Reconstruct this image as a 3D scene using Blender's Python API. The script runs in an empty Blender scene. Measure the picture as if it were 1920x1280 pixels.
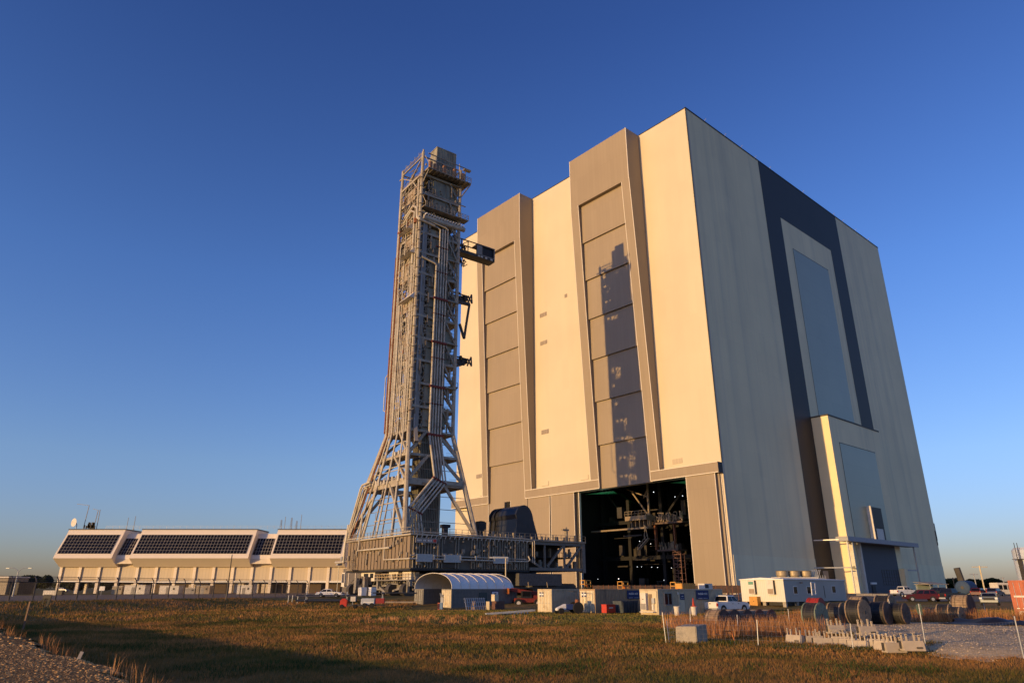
import bpy, bmesh, math, random
import numpy as np
from mathutils import Vector, Matrix
random.seed(7); RNG = np.random.default_rng(11)
R = math.radians
scene = bpy.context.scene
COL = scene.collection

# ------------------------------------------------------------------ camera, sky, sun, exposure
cam_d = bpy.data.cameras.new('camera'); cam = bpy.data.objects.new('camera', cam_d); COL.objects.link(cam)
F = 1280.0; PITCH = math.atan(462 / F); CAMH = 3.0
cam.location = (0, 0, CAMH); cam.rotation_euler = (R(90) + PITCH, 0, 0)
cam_d.sensor_width = 36.0; cam_d.lens = F * 36.0 / 1920.0; cam_d.clip_start = 0.2; cam_d.clip_end = 30000
scene.camera = cam
SUN_AZ = 52.24                     # the way the light travels, clockwise from +Y
SUN_EL = 5.1
world = bpy.data.worlds.new('World'); scene.world = world; world.use_nodes = True
wn = world.node_tree.nodes; wl = world.node_tree.links
sky = wn.new('ShaderNodeTexSky'); sky.sky_type = 'NISHITA'; sky.sun_disc = False
sky.sun_elevation = R(SUN_EL); sky.sun_rotation = R(SUN_AZ + 180)
sky.altitude = 0; sky.air_density = 1.0; sky.dust_density = 0.7; sky.ozone_density = 2.7
bg = wn['Background']; bg.inputs[1].default_value = 0.15
wb = wn.new('ShaderNodeMixRGB'); wb.blend_type = 'MULTIPLY'; wb.inputs[0].default_value = 1.0   # the camera's white balance
wb.inputs[2].default_value = (1.43, 1.47, 2.41, 1); wl.new(sky.outputs[0], wb.inputs[1]); 
tcw = wn.new('ShaderNodeTexCoord'); sxw = wn.new('ShaderNodeSeparateXYZ'); wl.new(tcw.outputs['Generated'], sxw.inputs[0])
rw = wn.new('ShaderNodeValToRGB'); wl.new(sxw.outputs[2], rw.inputs[0])        # deeper overhead, clearer towards the horizon
for i_, (p_, c_) in enumerate(((0.0, (1.06, 1.05, 1.16)), (.16, (1.32, 1.25, 1.06)), (.40, (1.02, 1.14, 1.10)), (.70, (.66, .78, .88)), (1.0, (.55, .68, .78)))):
    e_ = rw.color_ramp.elements[i_] if i_ in (0, ) else rw.color_ramp.elements.new(p_) if p_ < 1 else rw.color_ramp.elements[-1]
    e_.position = p_; e_.color = (c_[0] / 1.4, c_[1] / 1.4, c_[2] / 1.4, 1)
wg = wn.new('ShaderNodeMixRGB'); wg.blend_type = 'MULTIPLY'; wg.inputs[0].default_value = 1.0
wl.new(wb.outputs[0], wg.inputs[1]); wl.new(rw.outputs[0], wg.inputs[2])
wl.new(wg.outputs[0], bg.inputs[0])
sun_d = bpy.data.lights.new('sun', 'SUN'); sun = bpy.data.objects.new('sun', sun_d); COL.objects.link(sun)
sun_d.energy = 4.0; sun_d.angle = R(0.5); sun_d.color = (1.0, 0.62, 0.235)
ldir = Vector((math.sin(R(SUN_AZ)) * math.cos(R(SUN_EL)), math.cos(R(SUN_AZ)) * math.cos(R(SUN_EL)), -math.sin(R(SUN_EL))))
sun.rotation_euler = ldir.to_track_quat('-Z', 'Y').to_euler()
scene.view_settings.view_transform = 'Standard'; scene.view_settings.look = 'None'
scene.view_settings.exposure = 0.16; scene.view_settings.gamma = 1.0

CP, SP = math.cos(PITCH), math.sin(PITCH)
def ray(u, v):
    s = (u - 960) / F; t = -(v - 640) / F
    return Vector((s, CP - t * SP, SP + t * CP))
def at(u, v, z=0.0):               # a photo pixel on the level z -> world point
    r = ray(u, v); k = (z - CAMH) / r.z
    return Vector((r.x * k, r.y * k, z))
def far(u, v, y):                  # a photo pixel at the depth y -> world point
    r = ray(u, v); k = y / r.y
    return Vector((r.x * k, y, CAMH + r.z * k))

# ------------------------------------------------------------------ terrain heights
NRM = (0.758, 0.652)
def sstep(a, b, x):
    t = np.clip((x - a) / (b - a), 0, 1); return t * t * (3 - 2 * t)
def T(x, y):
    x = np.asarray(x, float); y = np.asarray(y, float)
    s = x * NRM[0] + y * NRM[1]
    fx, fy = x + 65, y - 92
    front = fx * 0.9 - fy * 0.43                     # metres in front of the long fence
    z = 0.3 * sstep(55, 72, y)
    left = sstep(24, 7, front) * sstep(20, 50, y)
    z = z + (1.42 - z) * left
    z = np.maximum(z, 0.3 * sstep(55, 72, y) + 0.75 * sstep(100, 114, y))
    z = np.maximum(z, 1.42 * sstep(110, 150, y))
    bump = 0.10 * np.sin(x * 0.31 + 1.3 * np.sin(y * 0.17)) * np.sin(y * 0.23 + 0.6) + 0.05 * np.sin(x * 0.9 + y * 0.55)
    z = z + bump * sstep(6, 10, s) * sstep(85, 60, y)
    yard = sstep(18.5, 23, x - (y - 40) * 0.12) * sstep(27, 33, y) * sstep(66, 56, y)
    z = z + yard * 0.45
    # the raised gravel bank the camera stands on
    e = 4.35 + 0.25 * np.sin(y * 0.7) + 0.12 * np.sin(y * 2.3 + 1)
    bank = 1.06 * sstep(e + 1.9, e + 0.05, s)
    return np.where(y < 250, np.maximum(z * sstep(3, 8, s), bank) - 0.05 * sstep(e + 0.3, e + 2, s) * sstep(60, 20, y), z)
def Tz(x, y): return float(T(x, y))
def on_ground(u, v, z0=0.3):
    p = at(u, v, z0)
    for _ in range(6): p = at(u, v, Tz(p.x, p.y))
    return p

# ------------------------------------------------------------------ materials
MATS = {}
def mat(name, col, rough=0.7, var=0.12, scale=3.0, bump=0.0, bscale=20.0, metal=0.0, stretch=None, dirt=None, dscale=0.3, spec=0.4):
    if name in MATS: return MATS[name]
    m = bpy.data.materials.new(name); m.use_nodes = True; MATS[name] = m
    n = m.node_tree.nodes; l = m.node_tree.links; b = n['Principled BSDF']
    b.inputs['Roughness'].default_value = rough; b.inputs['Metallic'].default_value = metal
    b.inputs['Specular IOR Level'].default_value = spec
    tc = n.new('ShaderNodeTexCoord'); mp = n.new('ShaderNodeMapping'); l.new(tc.outputs['Object'], mp.inputs[0])
    if stretch: mp.inputs['Scale'].default_value = stretch
    no = n.new('ShaderNodeTexNoise'); no.inputs['Scale'].default_value = scale; no.inputs['Detail'].default_value = 5
    l.new(mp.outputs[0], no.inputs[0])
    rp = n.new('ShaderNodeValToRGB'); l.new(no.outputs[0], rp.inputs[0])
    rp.color_ramp.elements[0].position = 0.3; rp.color_ramp.elements[1].position = 0.7
    rp.color_ramp.elements[0].color = [c * (1 - var) for c in col] + [1]
    rp.color_ramp.elements[1].color = [min(1, c * (1 + var)) for c in col] + [1]
    out = rp.outputs[0]
    if dirt:
        n2 = n.new('ShaderNodeTexNoise'); n2.inputs['Scale'].default_value = dscale; n2.inputs['Detail'].default_value = 8
        n2.inputs['Roughness'].default_value = 0.7
        l.new(mp.outputs[0], n2.inputs[0])
        r2 = n.new('ShaderNodeValToRGB'); l.new(n2.outputs[0], r2.inputs[0])
        r2.color_ramp.elements[0].position = 0.52; r2.color_ramp.elements[1].position = 0.72
        mx = n.new('ShaderNodeMixRGB'); l.new(r2.outputs[0], mx.inputs[0]); l.new(out, mx.inputs[1])
        mx.inputs[2].default_value = list(dirt) + [1]; out = mx.outputs[0]
    l.new(out, b.inputs['Base Color'])
    if bump:
        nb = n.new('ShaderNodeTexNoise'); nb.inputs['Scale'].default_value = bscale; nb.inputs['Detail'].default_value = 4
        l.new(tc.outputs['Object'], nb.inputs[0])
        bp = n.new('ShaderNodeBump'); bp.inputs['Strength'].default_value = bump; bp.inputs['Distance'].default_value = 0.05
        l.new(nb.outputs[0], bp.inputs['Height']); l.new(bp.outputs[0], b.inputs['Normal'])
    return m
def panelled(name, col, axis_u, su, sz, line=0.55, lw=0.02, rough=0.6, var=0.06, streak=0.0, streak_col=(0.1, 0.1, 0.09), ripple=0.0, rp_scale=1.0):
    """Sheet cladding in object space: faint joints every su x sz metres, per-panel tone, vertical streaks, ribs."""
    if name in MATS: return MATS[name]
    m = bpy.data.materials.new(name); m.use_nodes = True; MATS[name] = m
    n = m.node_tree.nodes; l = m.node_tree.links; b = n['Principled BSDF']
    b.inputs['Roughness'].default_value = rough; b.inputs['Specular IOR Level'].default_value = 0.3
    tc = n.new('ShaderNodeTexCoord'); sp = n.new('ShaderNodeSeparateXYZ'); l.new(tc.outputs['Object'], sp.inputs[0])
    cb = n.new('ShaderNodeCombineXYZ'); l.new(sp.outputs[axis_u], cb.inputs[0]); l.new(sp.outputs[2], cb.inputs[1])
    br = n.new('ShaderNodeTexBrick'); br.offset = 0.0; br.inputs['Scale'].default_value = 1.0
    br.inputs['Brick Width'].default_value = su; br.inputs['Row Height'].default_value = sz
    br.inputs['Mortar Size'].default_value = lw; br.inputs['Mortar Smooth'].default_value = 0.4
    br.inputs['Color1'].default_value = [c * (1 - var) for c in col] + [1]
    br.inputs['Color2'].default_value = [c * (1 + var) for c in col] + [1]
    br.inputs['Mortar'].default_value = [c * line for c in col] + [1]
    l.new(cb.outputs[0], br.inputs[0]); out = br.outputs[0]
    # broad weathering
    nz = n.new('ShaderNodeTexNoise'); nz.inputs['Scale'].default_value = 0.05; nz.inputs['Detail'].default_value = 6
    l.new(tc.outputs['Object'], nz.inputs[0])
    r0 = n.new('ShaderNodeMapRange'); r0.inputs[1].default_value = 0.3; r0.inputs[2].default_value = 0.7
    r0.inputs[3].default_value = 0.95; r0.inputs[4].default_value = 1.05; l.new(nz.outputs[0], r0.inputs[0])
    ml = n.new('ShaderNodeMixRGB'); ml.blend_type = 'MULTIPLY'; ml.inputs[0].default_value = 1.0
    l.new(out, ml.inputs[1]); l.new(r0.outputs[0], ml.inputs[2]); out = ml.outputs[0]
    if streak:
        mp = n.new('ShaderNodeMapping'); mp.inputs['Scale'].default_value = (1, 1, 0.016); l.new(tc.outputs['Object'], mp.inputs[0])
        ns = n.new('ShaderNodeTexNoise'); ns.inputs['Scale'].default_value = 0.16; ns.inputs['Detail'].default_value = 7; ns.inputs['Roughness'].default_value = 0.62
        l.new(mp.outputs[0], ns.inputs[0])
        mp2 = n.new('ShaderNodeMapping'); mp2.inputs['Scale'].default_value = (1, 1, 0.25); l.new(tc.outputs['Object'], mp2.inputs[0])
        n3 = n.new('ShaderNodeTexNoise'); n3.inputs['Scale'].default_value = 0.35; n3.inputs['Detail'].default_value = 6; l.new(mp2.outputs[0], n3.inputs[0])
        rs = n.new('ShaderNodeMapRange'); rs.inputs[1].default_value = 0.48; rs.inputs[2].default_value = 0.72; l.new(ns.outputs[0], rs.inputs[0])
        mm = n.new('ShaderNodeMath'); mm.operation = 'MULTIPLY'; l.new(rs.outputs[0], mm.inputs[0]); l.new(n3.outputs[0], mm.inputs[1])
        m2 = n.new('ShaderNodeMath'); m2.operation = 'MULTIPLY'; m2.inputs[1].default_value = streak * 2; m2.use_clamp = True; l.new(mm.outputs[0], m2.inputs[0])
        mx = n.new('ShaderNodeMixRGB'); l.new(m2.outputs[0], mx.inputs[0]); l.new(out, mx.inputs[1]); mx.inputs[2].default_value = list(streak_col) + [1]; out = mx.outputs[0]
    l.new(out, b.inputs['Base Color'])
    if ripple:
        wv = n.new('ShaderNodeTexWave'); wv.wave_type = 'BANDS'; wv.bands_direction = 'X'; wv.inputs['Scale'].default_value = rp_scale
        l.new(cb.outputs[0], wv.inputs[0])
        bp = n.new('ShaderNodeBump'); bp.inputs['Strength'].default_value = ripple; bp.inputs['Distance'].default_value = 0.03
        l.new(wv.outputs[1], bp.inputs['Height']); l.new(bp.outputs[0], b.inputs['Normal'])
    return m
def emit(name, col, s):
    if name in MATS: return MATS[name]
    m = bpy.data.materials.new(name); m.use_nodes = True; MATS[name] = m
    b = m.node_tree.nodes['Principled BSDF']; b.inputs['Base Color'].default_value = (*col, 1)
    b.inputs['Emission Color'].default_value = (*col, 1); b.inputs['Emission Strength'].default_value = s
    return m
def glass(name='window_glass', col=(0.009, 0.009, 0.011), rough=0.12):
    return mat(name, col, rough=rough, var=0.4, scale=0.35, spec=0.35)

# ------------------------------------------------------------------ mesh builder
# parts whose pieces one could count: every piece becomes a part of its own
EACH = {k: (v or k) for k, v in dict(column=0, rear_column=0, door_header_band=0, floor_beam=0, top_platform=0, canopy_post=0, tower_columns='tower_column', pipe_bundle='bundle_pipe', cross_pipe=0, riser_pipe=0,
    sloping_hood=0, face_panel=0, winch=0, hull_window=0, control_cabin=0, jacking_support=0, wall_hatch=0, pipe_shield_plate=0, ground_floor_wall=0, door_frame_post=0, annex_pilaster=0, roof_lamp=0, cabin_window=0,
    standard=0, rusty_riser=0, base_strut=0, post=0, hull_pipe=0, pipe_clamp=0, umbilical=0, green_glow_panel=0, rusty_flange=0, leg=0, rail=0, band_trim=0, shaft_cladding='cladding_panel', floor_grating=0, edge_trim=0, junction_box=0, hull_fitting=0, lift_machinery=0, gap_shade_panel=0, column_collar=0, deck_equipment=0, inner_equipment=0).items()}
class MB:
    def __init__(s): s.v = []; s.f = []; s.marks = []
    def add(s, vs, fs):
        s.marks.append((len(s.v), len(s.f)))
        o = len(s.v); s.v += [tuple(v) for v in vs]; s.f += [tuple(i + o for i in f) for f in fs]; return s
    def box(s, x0, x1, y0, y1, z0, z1):
        return s.add([(x0, y0, z0), (x1, y0, z0), (x1, y1, z0), (x0, y1, z0), (x0, y0, z1), (x1, y0, z1), (x1, y1, z1), (x0, y1, z1)],
                     [(0, 3, 2, 1), (4, 5, 6, 7), (0, 1, 5, 4), (1, 2, 6, 5), (2, 3, 7, 6), (3, 0, 4, 7)])
    def beam(s, a, b, w, h=None):
        a = Vector(a); b = Vector(b); d = b - a
        if d.length < 1e-5: return s
        h = h or w; d.normalize(); up = Vector((0, 0, 1)) if abs(d.z) < 0.95 else Vector((0, 1, 0))
        x = d.cross(up).normalized() * (w / 2); y = x.cross(d).normalized() * (h / 2)
        vs = [a - x - y, a + x - y, a + x + y, a - x + y, b - x - y, b + x - y, b + x + y, b - x + y]
        return s.add(vs, [(0, 3, 2, 1), (4, 5, 6, 7), (0, 1, 5, 4), (1, 2, 6, 5), (2, 3, 7, 6), (3, 0, 4, 7)])
    def pipe(s, pts, r, n=6, caps=True, rad=None):
        pts = [Vector(p) for p in pts]; rings = []; prev = None
        for i, p in enumerate(pts):
            d = (pts[min(i + 1, len(pts) - 1)] - pts[max(i - 1, 0)])
            if d.length < 1e-6: d = Vector((0, 0, 1))
            if 0 < i < len(pts) - 1:
                d = (pts[i] - pts[i - 1]).normalized() + (pts[i + 1] - pts[i]).normalized()
            d.normalize()
            if prev is None:
                up = Vector((0, 0, 1)) if abs(d.z) < 0.9 else Vector((1, 0, 0)); x = d.cross(up).normalized()
            else: x = (prev - d * prev.dot(d)).normalized()
            prev = x; y = d.cross(x); rr = rad[i] if rad else r
            rings.append([p + (x * math.cos(2 * math.pi * k / n) + y * math.sin(2 * math.pi * k / n)) * rr for k in range(n)])
        vs = [v for rg in rings for v in rg]; fs = []
        for i in range(len(rings) - 1):
            for k in range(n):
                k2 = (k + 1) % n; fs.append((i * n + k, i * n + k2, (i + 1) * n + k2, (i + 1) * n + k))
        if caps: fs.append(tuple(range(n - 1, -1, -1))); fs.append(tuple((len(rings) - 1) * n + k for k in range(n)))
        return s.add(vs, fs)
    def cyl(s, a, b, r, n=16): return s.pipe([a, b], r, n)
    def prism(s, poly, axis, t0, t1):
        n = len(poly)
        def P(p, t): return {0: (t, p[0], p[1]), 1: (p[0], t, p[1]), 2: (p[0], p[1], t)}[axis]
        vs = [P(p, t0) for p in poly] + [P(p, t1) for p in poly]
        fs = [tuple(range(n)), tuple(range(2 * n - 1, n - 1, -1))] + [(i, i + n, (i + 1) % n + n, (i + 1) % n) for i in range(n)]
        return s.add(vs, fs)
    def loft(s, secs, caps=True):
        n = len(secs[0]); vs = [v for sc in secs for v in sc]; fs = []
        for i in range(len(secs) - 1):
            for k in range(n):
                k2 = (k + 1) % n; fs.append((i * n + k, i * n + k2, (i + 1) * n + k2, (i + 1) * n + k))
        if caps: fs.append(tuple(range(n - 1, -1, -1))); fs.append(tuple((len(secs) - 1) * n + k for k in range(n)))
        return s.add(vs, fs)
    def ball(s, c, r, n=8, m=5, sc=(1, 1, 1)):
        secs = []
        for i in range(1, m):
            a = math.pi * i / m
            secs.append([(c[0] + sc[0] * r * math.sin(a) * math.cos(2 * math.pi * k / n), c[1] + sc[1] * r * math.sin(a) * math.sin(2 * math.pi * k / n), c[2] - sc[2] * r * math.cos(a)) for k in range(n)])
        return s.loft(secs)
    def build(s, name, m, parent=None, smooth=False, bevel=0):
        if name in EACH and len(s.marks) > 1:
            out = None; mk = s.marks + [(len(s.v), len(s.f))]
            if len(s.marks) > 98: mk = mk[:96] + [mk[-1]]
            for (v0, f0), (v1, f1) in zip(mk, mk[1:]):
                q = MB(); q.v = s.v[v0:v1]; q.f = [tuple(i - v0 for i in f) for f in s.f[f0:f1]]; q.marks = [(0, 0)]
                o = q.build(EACH[name], m, parent, smooth, bevel); out = out or o
            if len(s.marks) > 98: o['kind'] = 'stuff'
            return out
        me = bpy.data.meshes.new(name); me.from_pydata(s.v, [], s.f); me.validate()
        bm = bmesh.new(); bm.from_mesh(me); bmesh.ops.recalc_face_normals(bm, faces=bm.faces)
        if bevel:
            bmesh.ops.remove_doubles(bm, verts=bm.verts, dist=1e-4)
            ed = [e for e in bm.edges if len(e.link_faces) == 2 and e.calc_face_angle(0) > 0.5]
            bmesh.ops.bevel(bm, geom=ed, offset=bevel, segments=2, affect='EDGES', clamp_overlap=True)
        bm.to_mesh(me); bm.free()
        if smooth:
            for p in me.polygons: p.use_smooth = True
            me.set_sharp_from_angle(angle=R(35))
        me.materials.append(m)
        o = bpy.data.objects.new(name, me); COL.objects.link(o)
        if parent: o.parent = parent
        return o
def tag(o, label, cat, group=None, kind=None):
    if label: o['label'] = label
    if cat: o['category'] = cat
    if group: o['group'] = group
    if kind: o['kind'] = kind
    return o
def thing(name, label, cat, loc=(0, 0, 0), rz=0.0, group=None):
    o = bpy.data.objects.new(name, None); COL.objects.link(o); o.location = loc; o.rotation_euler = (0, 0, rz)
    o.empty_display_size = 0.2
    return tag(o, label, cat, group)
def dup(root, loc, rz=None, label=None, group=None):
    c = root.copy(); COL.objects.link(c); c.location = loc
    if rz is not None: c.rotation_euler = (c.rotation_euler.x, c.rotation_euler.y, rz)
    if label: c['label'] = label
    if group: c['group'] = group
    for ch in list(root.children):
        k = ch.copy(); COL.objects.link(k); k.parent = c
        for g in list(ch.children):
            q = g.copy(); COL.objects.link(q); q.parent = k
    return c
def text_mesh(body, size, m, parent, M, name='lettering', depth=0.01, align='CENTER'):
    cu = bpy.data.curves.new(name, 'FONT'); cu.body = body; cu.size = size; cu.align_x = align; cu.align_y = 'CENTER'; cu.extrude = depth
    tmp = bpy.data.objects.new('tmp', cu); COL.objects.link(tmp)
    dg = bpy.context.evaluated_depsgraph_get(); me = bpy.data.meshes.new_from_object(tmp.evaluated_get(dg))
    bpy.data.objects.remove(tmp); bpy.data.curves.remove(cu)
    me.transform(M); me.materials.clear(); me.materials.append(m)
    o = bpy.data.objects.new(name, me); COL.objects.link(o); o.parent = parent
    return o
def struct(o): o['kind'] = 'structure'; return o

# palette
M_cream = panelled('cream_cladding', (0.63, 0.55, 0.405), 0, 3.0, 12.0, line=0.95, lw=0.03, var=0.012, ripple=0.25, rp_scale=1.3, streak=0.07, streak_col=(0.42, 0.34, 0.23))
M_tan = panelled('tan_door_cladding', (0.315, 0.255, 0.185), 0, 1.5, 15.0, line=0.9, lw=0.06, var=0.03, ripple=0.5, rp_scale=0.9)
M_trim = mat('pale_trim_metal', (0.72, 0.66, 0.56), var=0.05)
M_north = panelled('shade_warmed_cladding', (0.88, 0.74, 0.45), 1, 3.4, 7.0, line=0.94, lw=0.04, var=0.02, streak=0.4, streak_col=(0.46, 0.42, 0.31))  # same paint as the east wall, its colour warmed against the bluish shade
M_plinth = panelled('pale_plinth_cladding', (0.9, 0.79, 0.5), 1, 3.4, 4.0, line=0.9, lw=0.04, var=0.02, streak=0.2)
M_navy = mat('dark_slate_paint', (0.04, 0.033, 0.027), rough=0.6, var=0.1, scale=0.05)
M_bluep = panelled('blue_grey_panels', (0.38, 0.39, 0.27), 1, 9.8, 6.2, line=0.82, lw=0.05, var=0.02, rough=0.35)
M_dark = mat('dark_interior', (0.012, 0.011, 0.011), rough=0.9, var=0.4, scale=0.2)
M_dsteel = mat('dark_steel', (0.062, 0.055, 0.046), rough=0.65, var=0.25, scale=0.5)
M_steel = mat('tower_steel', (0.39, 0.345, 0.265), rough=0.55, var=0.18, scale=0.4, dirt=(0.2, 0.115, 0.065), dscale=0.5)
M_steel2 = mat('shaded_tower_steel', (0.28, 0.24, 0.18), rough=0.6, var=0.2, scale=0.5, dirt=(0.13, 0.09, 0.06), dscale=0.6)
M_pipe = mat('silver_pipe', (0.52, 0.475, 0.385), rough=0.4, var=0.1, scale=0.8, metal=0.0, dirt=(0.26, 0.16, 0.09), dscale=0.35)
M_rust = mat('rusty_pipe', (0.22, 0.085, 0.04), rough=0.8, var=0.3, scale=2)
M_redcl = mat('oxide_red_clamp', (0.16, 0.03, 0.022), rough=0.7)
M_corr = mat('grey_green_corrugated_panel', (0.33, 0.31, 0.23), rough=0.55, var=0.12, scale=0.3, stretch=(1, 1, 0.2), dirt=(0.12, 0.1, 0.08), dscale=0.4)
M_bpan = mat('tan_steel_panel', (0.34, 0.28, 0.20), rough=0.6, var=0.15, scale=0.5, stretch=(1, 1, 0.2), dirt=(0.16, 0.11, 0.075), dscale=0.5)
M_black = mat('matte_black', (0.018, 0.018, 0.02), rough=0.6, var=0.2)
M_hood = mat('blue_black_paint', (0.022, 0.025, 0.034), rough=0.45, var=0.25, scale=0.4)
M_white = mat('white_paint', (0.74, 0.73, 0.70), rough=0.5, var=0.05)
M_offw = mat('off_white_paint', (0.66, 0.62, 0.55), rough=0.6, var=0.06, scale=0.5, dirt=(0.5, 0.44, 0.36), dscale=0.8)
M_grey = mat('grey_paint', (0.28, 0.26, 0.235), rough=0.55, var=0.1)
M_galv = mat('galvanised_steel', (0.42, 0.43, 0.43), rough=0.45, var=0.12, metal=0.4)
M_orange = mat('safety_orange_paint', (0.55, 0.17, 0.03), rough=0.5, var=0.1)
M_amber = mat('amber_paint', (0.55, 0.27, 0.05), rough=0.6, var=0.12)
M_red = mat('bright_red_paint', (0.5, 0.045, 0.025), rough=0.45, var=0.12)
M_tyre = mat('tyre_rubber', (0.018, 0.018, 0.018), rough=0.9)
M_rim = mat('wheel_metal', (0.45, 0.45, 0.45), rough=0.35, metal=0.6)
M_glass = glass()
M_cont = mat('cream_container_paint', (0.62, 0.53, 0.36), rough=0.55, var=0.07, scale=0.7, dirt=(0.36, 0.26, 0.15), dscale=1.2)
M_contg = mat('grey_container_paint', (0.36, 0.32, 0.255), rough=0.55, var=0.08, scale=0.7, dirt=(0.2, 0.19, 0.17), dscale=1.0)
M_wood = mat('weathered_wood', (0.26, 0.19, 0.125), rough=0.85, var=0.3, scale=3, stretch=(1, 1, 6))
M_conc = mat('concrete', (0.36, 0.32, 0.255), rough=0.9, var=0.15, scale=2, bump=0.5, bscale=9, dirt=(0.25, 0.23, 0.2), dscale=1.5)

# ================================================================== the great assembly building
VX, VY, VYAW = 60.277, 195.997, 0.85447
de = Vector((-math.cos(VYAW), math.sin(VYAW), 0)); dn = Vector((math.sin(VYAW), math.cos(VYAW), 0)); V0 = Vector((VX, VY, 0))
def vab_east(u, v, b):             # photo pixel -> (a, z) on the plane b metres in front of the east wall
    r = ray(u, v); k = (V0 - dn * b).dot(dn) / r.dot(dn); P = Vector((0, 0, CAMH)) + r * k
    return (P - V0).dot(de), P.z
def vab_north(u, v, a):
    r = ray(u, v); k = (V0 + de * a).dot(de) / r.dot(de); P = Vector((0, 0, CAMH)) + r * k
    return (P - V0).dot(dn), P.z
def build_vab():
    t = thing('assembly_building', 'gigantic cream and grey windowless assembly hall with two tall brown door bays', 'building', (VX, VY, 0), math.pi - VYAW)
    LA, LW, H = 127.75, 158.31, 160.0
    m = MB(); m.box(0, 11.4, -1, 0, 0, 33.9); m.box(57, LA, -1, 0, 0, 33.9); m.box(0, LA, -1, 0, 33.9, H); m.build('east_wall', M_cream, t)
    m = MB(); m.box(0, 1, -LW, -1, 11.7, H); m.build('north_wall', M_north, t)
    m = MB(); m.box(-0.12, 1, -LW, -0.6, 0, 11.7); m.build('wall_plinth', M_plinth, t)
    m = MB(); m.box(LA - 1, LA, -LW, -1, 0, H); m.box(1, LA - 1, -LW, -LW + 1, 0, H); m.build('rear_wall', M_north, t)
    m = MB(); m.box(1, LA - 1, -LW + 1, -1, 158.6, 159.6); m.build('roof', M_grey, t)
    m = MB(); m.box(-0.15, 0.35, -LW - 0.1, 0.12, H, H + 0.45); m.box(0.35, LA, -0.5, 0.12, H, H + 0.3); m.box(-0.14, 0.1, -0.05, 0.14, 36.95, H); m.build('roof_edge_flashing', M_black, t)
    m = MB()
    for w in (12, 25, 36, 46, 57, 84, 112, 121, 134, 148): m.pipe([(0.1, -w, H + .4), (0.1, -w, H + 1.2), (-0.5, -w, H + 1.5)], 0.07, 5)
    m.build('roof_lamp', M_galv, t)
    def yf(z): return 2.3 + (z - 36.95) / (138.7 - 36.95) * 5.2
    leafz = [138.7, 123.2, 108.3, 93.3, 78.3, 63.2, 48.3, 33.92]
    for (a0, i0, i1, a1) in ((20.6, 23.8, 45.3, 48.8), (78.4, 81.6, 103.4, 106.7)):
        m = MB(); m.box(a0, a1, 0, 7.5, 138.7, H)
        m.build('door_bay_head', M_tan, t)
        poly = [(0, 36.97), (2.3, 36.97), (7.5, 138.7), (0, 138.7)]
        for q0, q1 in ((a0, i0), (i1, a1)):
            MB().prism(poly, 0, q0, q1).build('door_jamb', M_tan, t)
        m = MB()
        for q in (a0, i0, a1, i1):
            s = -0.02 if q in (a0, i1) else 0.02
            m.beam((q + s * 6, yf(36.97) + .03, 34 if q in (i0, i1) else 36.97), (q + s * 6, 7.53, 138.7), .22, .1)
        for q in (a0, a1): m.beam((q, 7.5, 138.7), (q, 7.5, H), .24, .24)
        m.build('edge_trim', M_trim, t)
        for k in range(7):
            zb, zt = leafz[k + 1], leafz[k]; y = yf((zb + zt) / 2) - 1.2
            m = MB(); m.box(i0 + .05, i1 - .05, y - .6, y, zb, zt)
            m.build('door_leaf', M_tan, t)
    M_lead = mat('leading_edge_shadow_seal', (0.05, 0.035, 0.025))
    m = MB()
    for q0, q1 in ((0.02, 23.8), (45.3, 81.6), (103.4, LA - .05)): m.box(q0, q1, 0, 2.3, 33.92, 36.95)
    m.build('door_header_band', M_tan, t)
    m = MB()
    for q0, q1 in ((0.02, 23.8), (45.3, 81.6), (103.4, LA - .05)): m.box(q0, q1, 2.3, 2.42, 33.9, 34.12); m.box(q0, q1, 2.3, 2.42, 36.8, 37.02)
    m.build('band_trim', M_trim, t)
    MB().box(-0.03, 0.02, 0.05, 2.28, 33.95, 36.9).build('band_end_shade', M_navy, t)  # dark sheet paints the shade on the band's north end
    # sliding ground-level door leaves
    for q0, q1 in ((1.5, 11.4), (57.2, 68.6), (69.2, 80.6), (80.9, 90.4), (93.9, 103.0), (103.5, 114.5)):
        MB().box(q0, q1, 0.9, 2.0, 0.1, 33.88).build('sliding_door_leaf', M_tan, t)
    MB().box(90.4, 93.9, .5, .9, 0, 33.88).build('dark_slot', M_dark, t)
    m = MB()
    for q in (1.5, 11.3, 57.25, 68.5, 69.3, 90.3, 103.4, 114.4): m.box(q - .1, q + .1, 2.0, 2.06, 0.1, 33.85)
    m.box(55.6, 55.9, .3, 1.2, 0, 33.88); m.box(0.5, 0.75, 0, .25, 0, 33.9)
    m.build('door_edge_trim', M_trim, t)
    MB().box(55.9, 57.1, .2, .8, 0, 33.88).build('jamb_recess', M_dsteel, t)
    MB().box(0.75, 1.5, 0, .9, 0, 33.88).build('door_return', M_tan, t)
    ML = mat('vent_louvre', (0.30, 0.25, 0.20), var=0.5, scale=1.6, stretch=(2.2, .001, .001))
    for (q0, q1, z0, z1) in ((71, 74.8, 104, 105.6), (71, 74.8, 92.3, 93.8), (71, 74.9, 57, 58.6), (59.5, 60.8, 108.1, 109.5), (110.5, 114, 45.1, 46.7)):
        MB().box(q0, q1, 0, .12, z0, z1).build('wall_vent', ML, t)
    MB().box(13.4, 17, 0, .1, 38.5, 40.0).build('wall_vent', mat('pale_vent_louvre', (0.5, 0.42, 0.31), var=0.25, scale=2.2, stretch=(2, .001, .001)), t)
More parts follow.
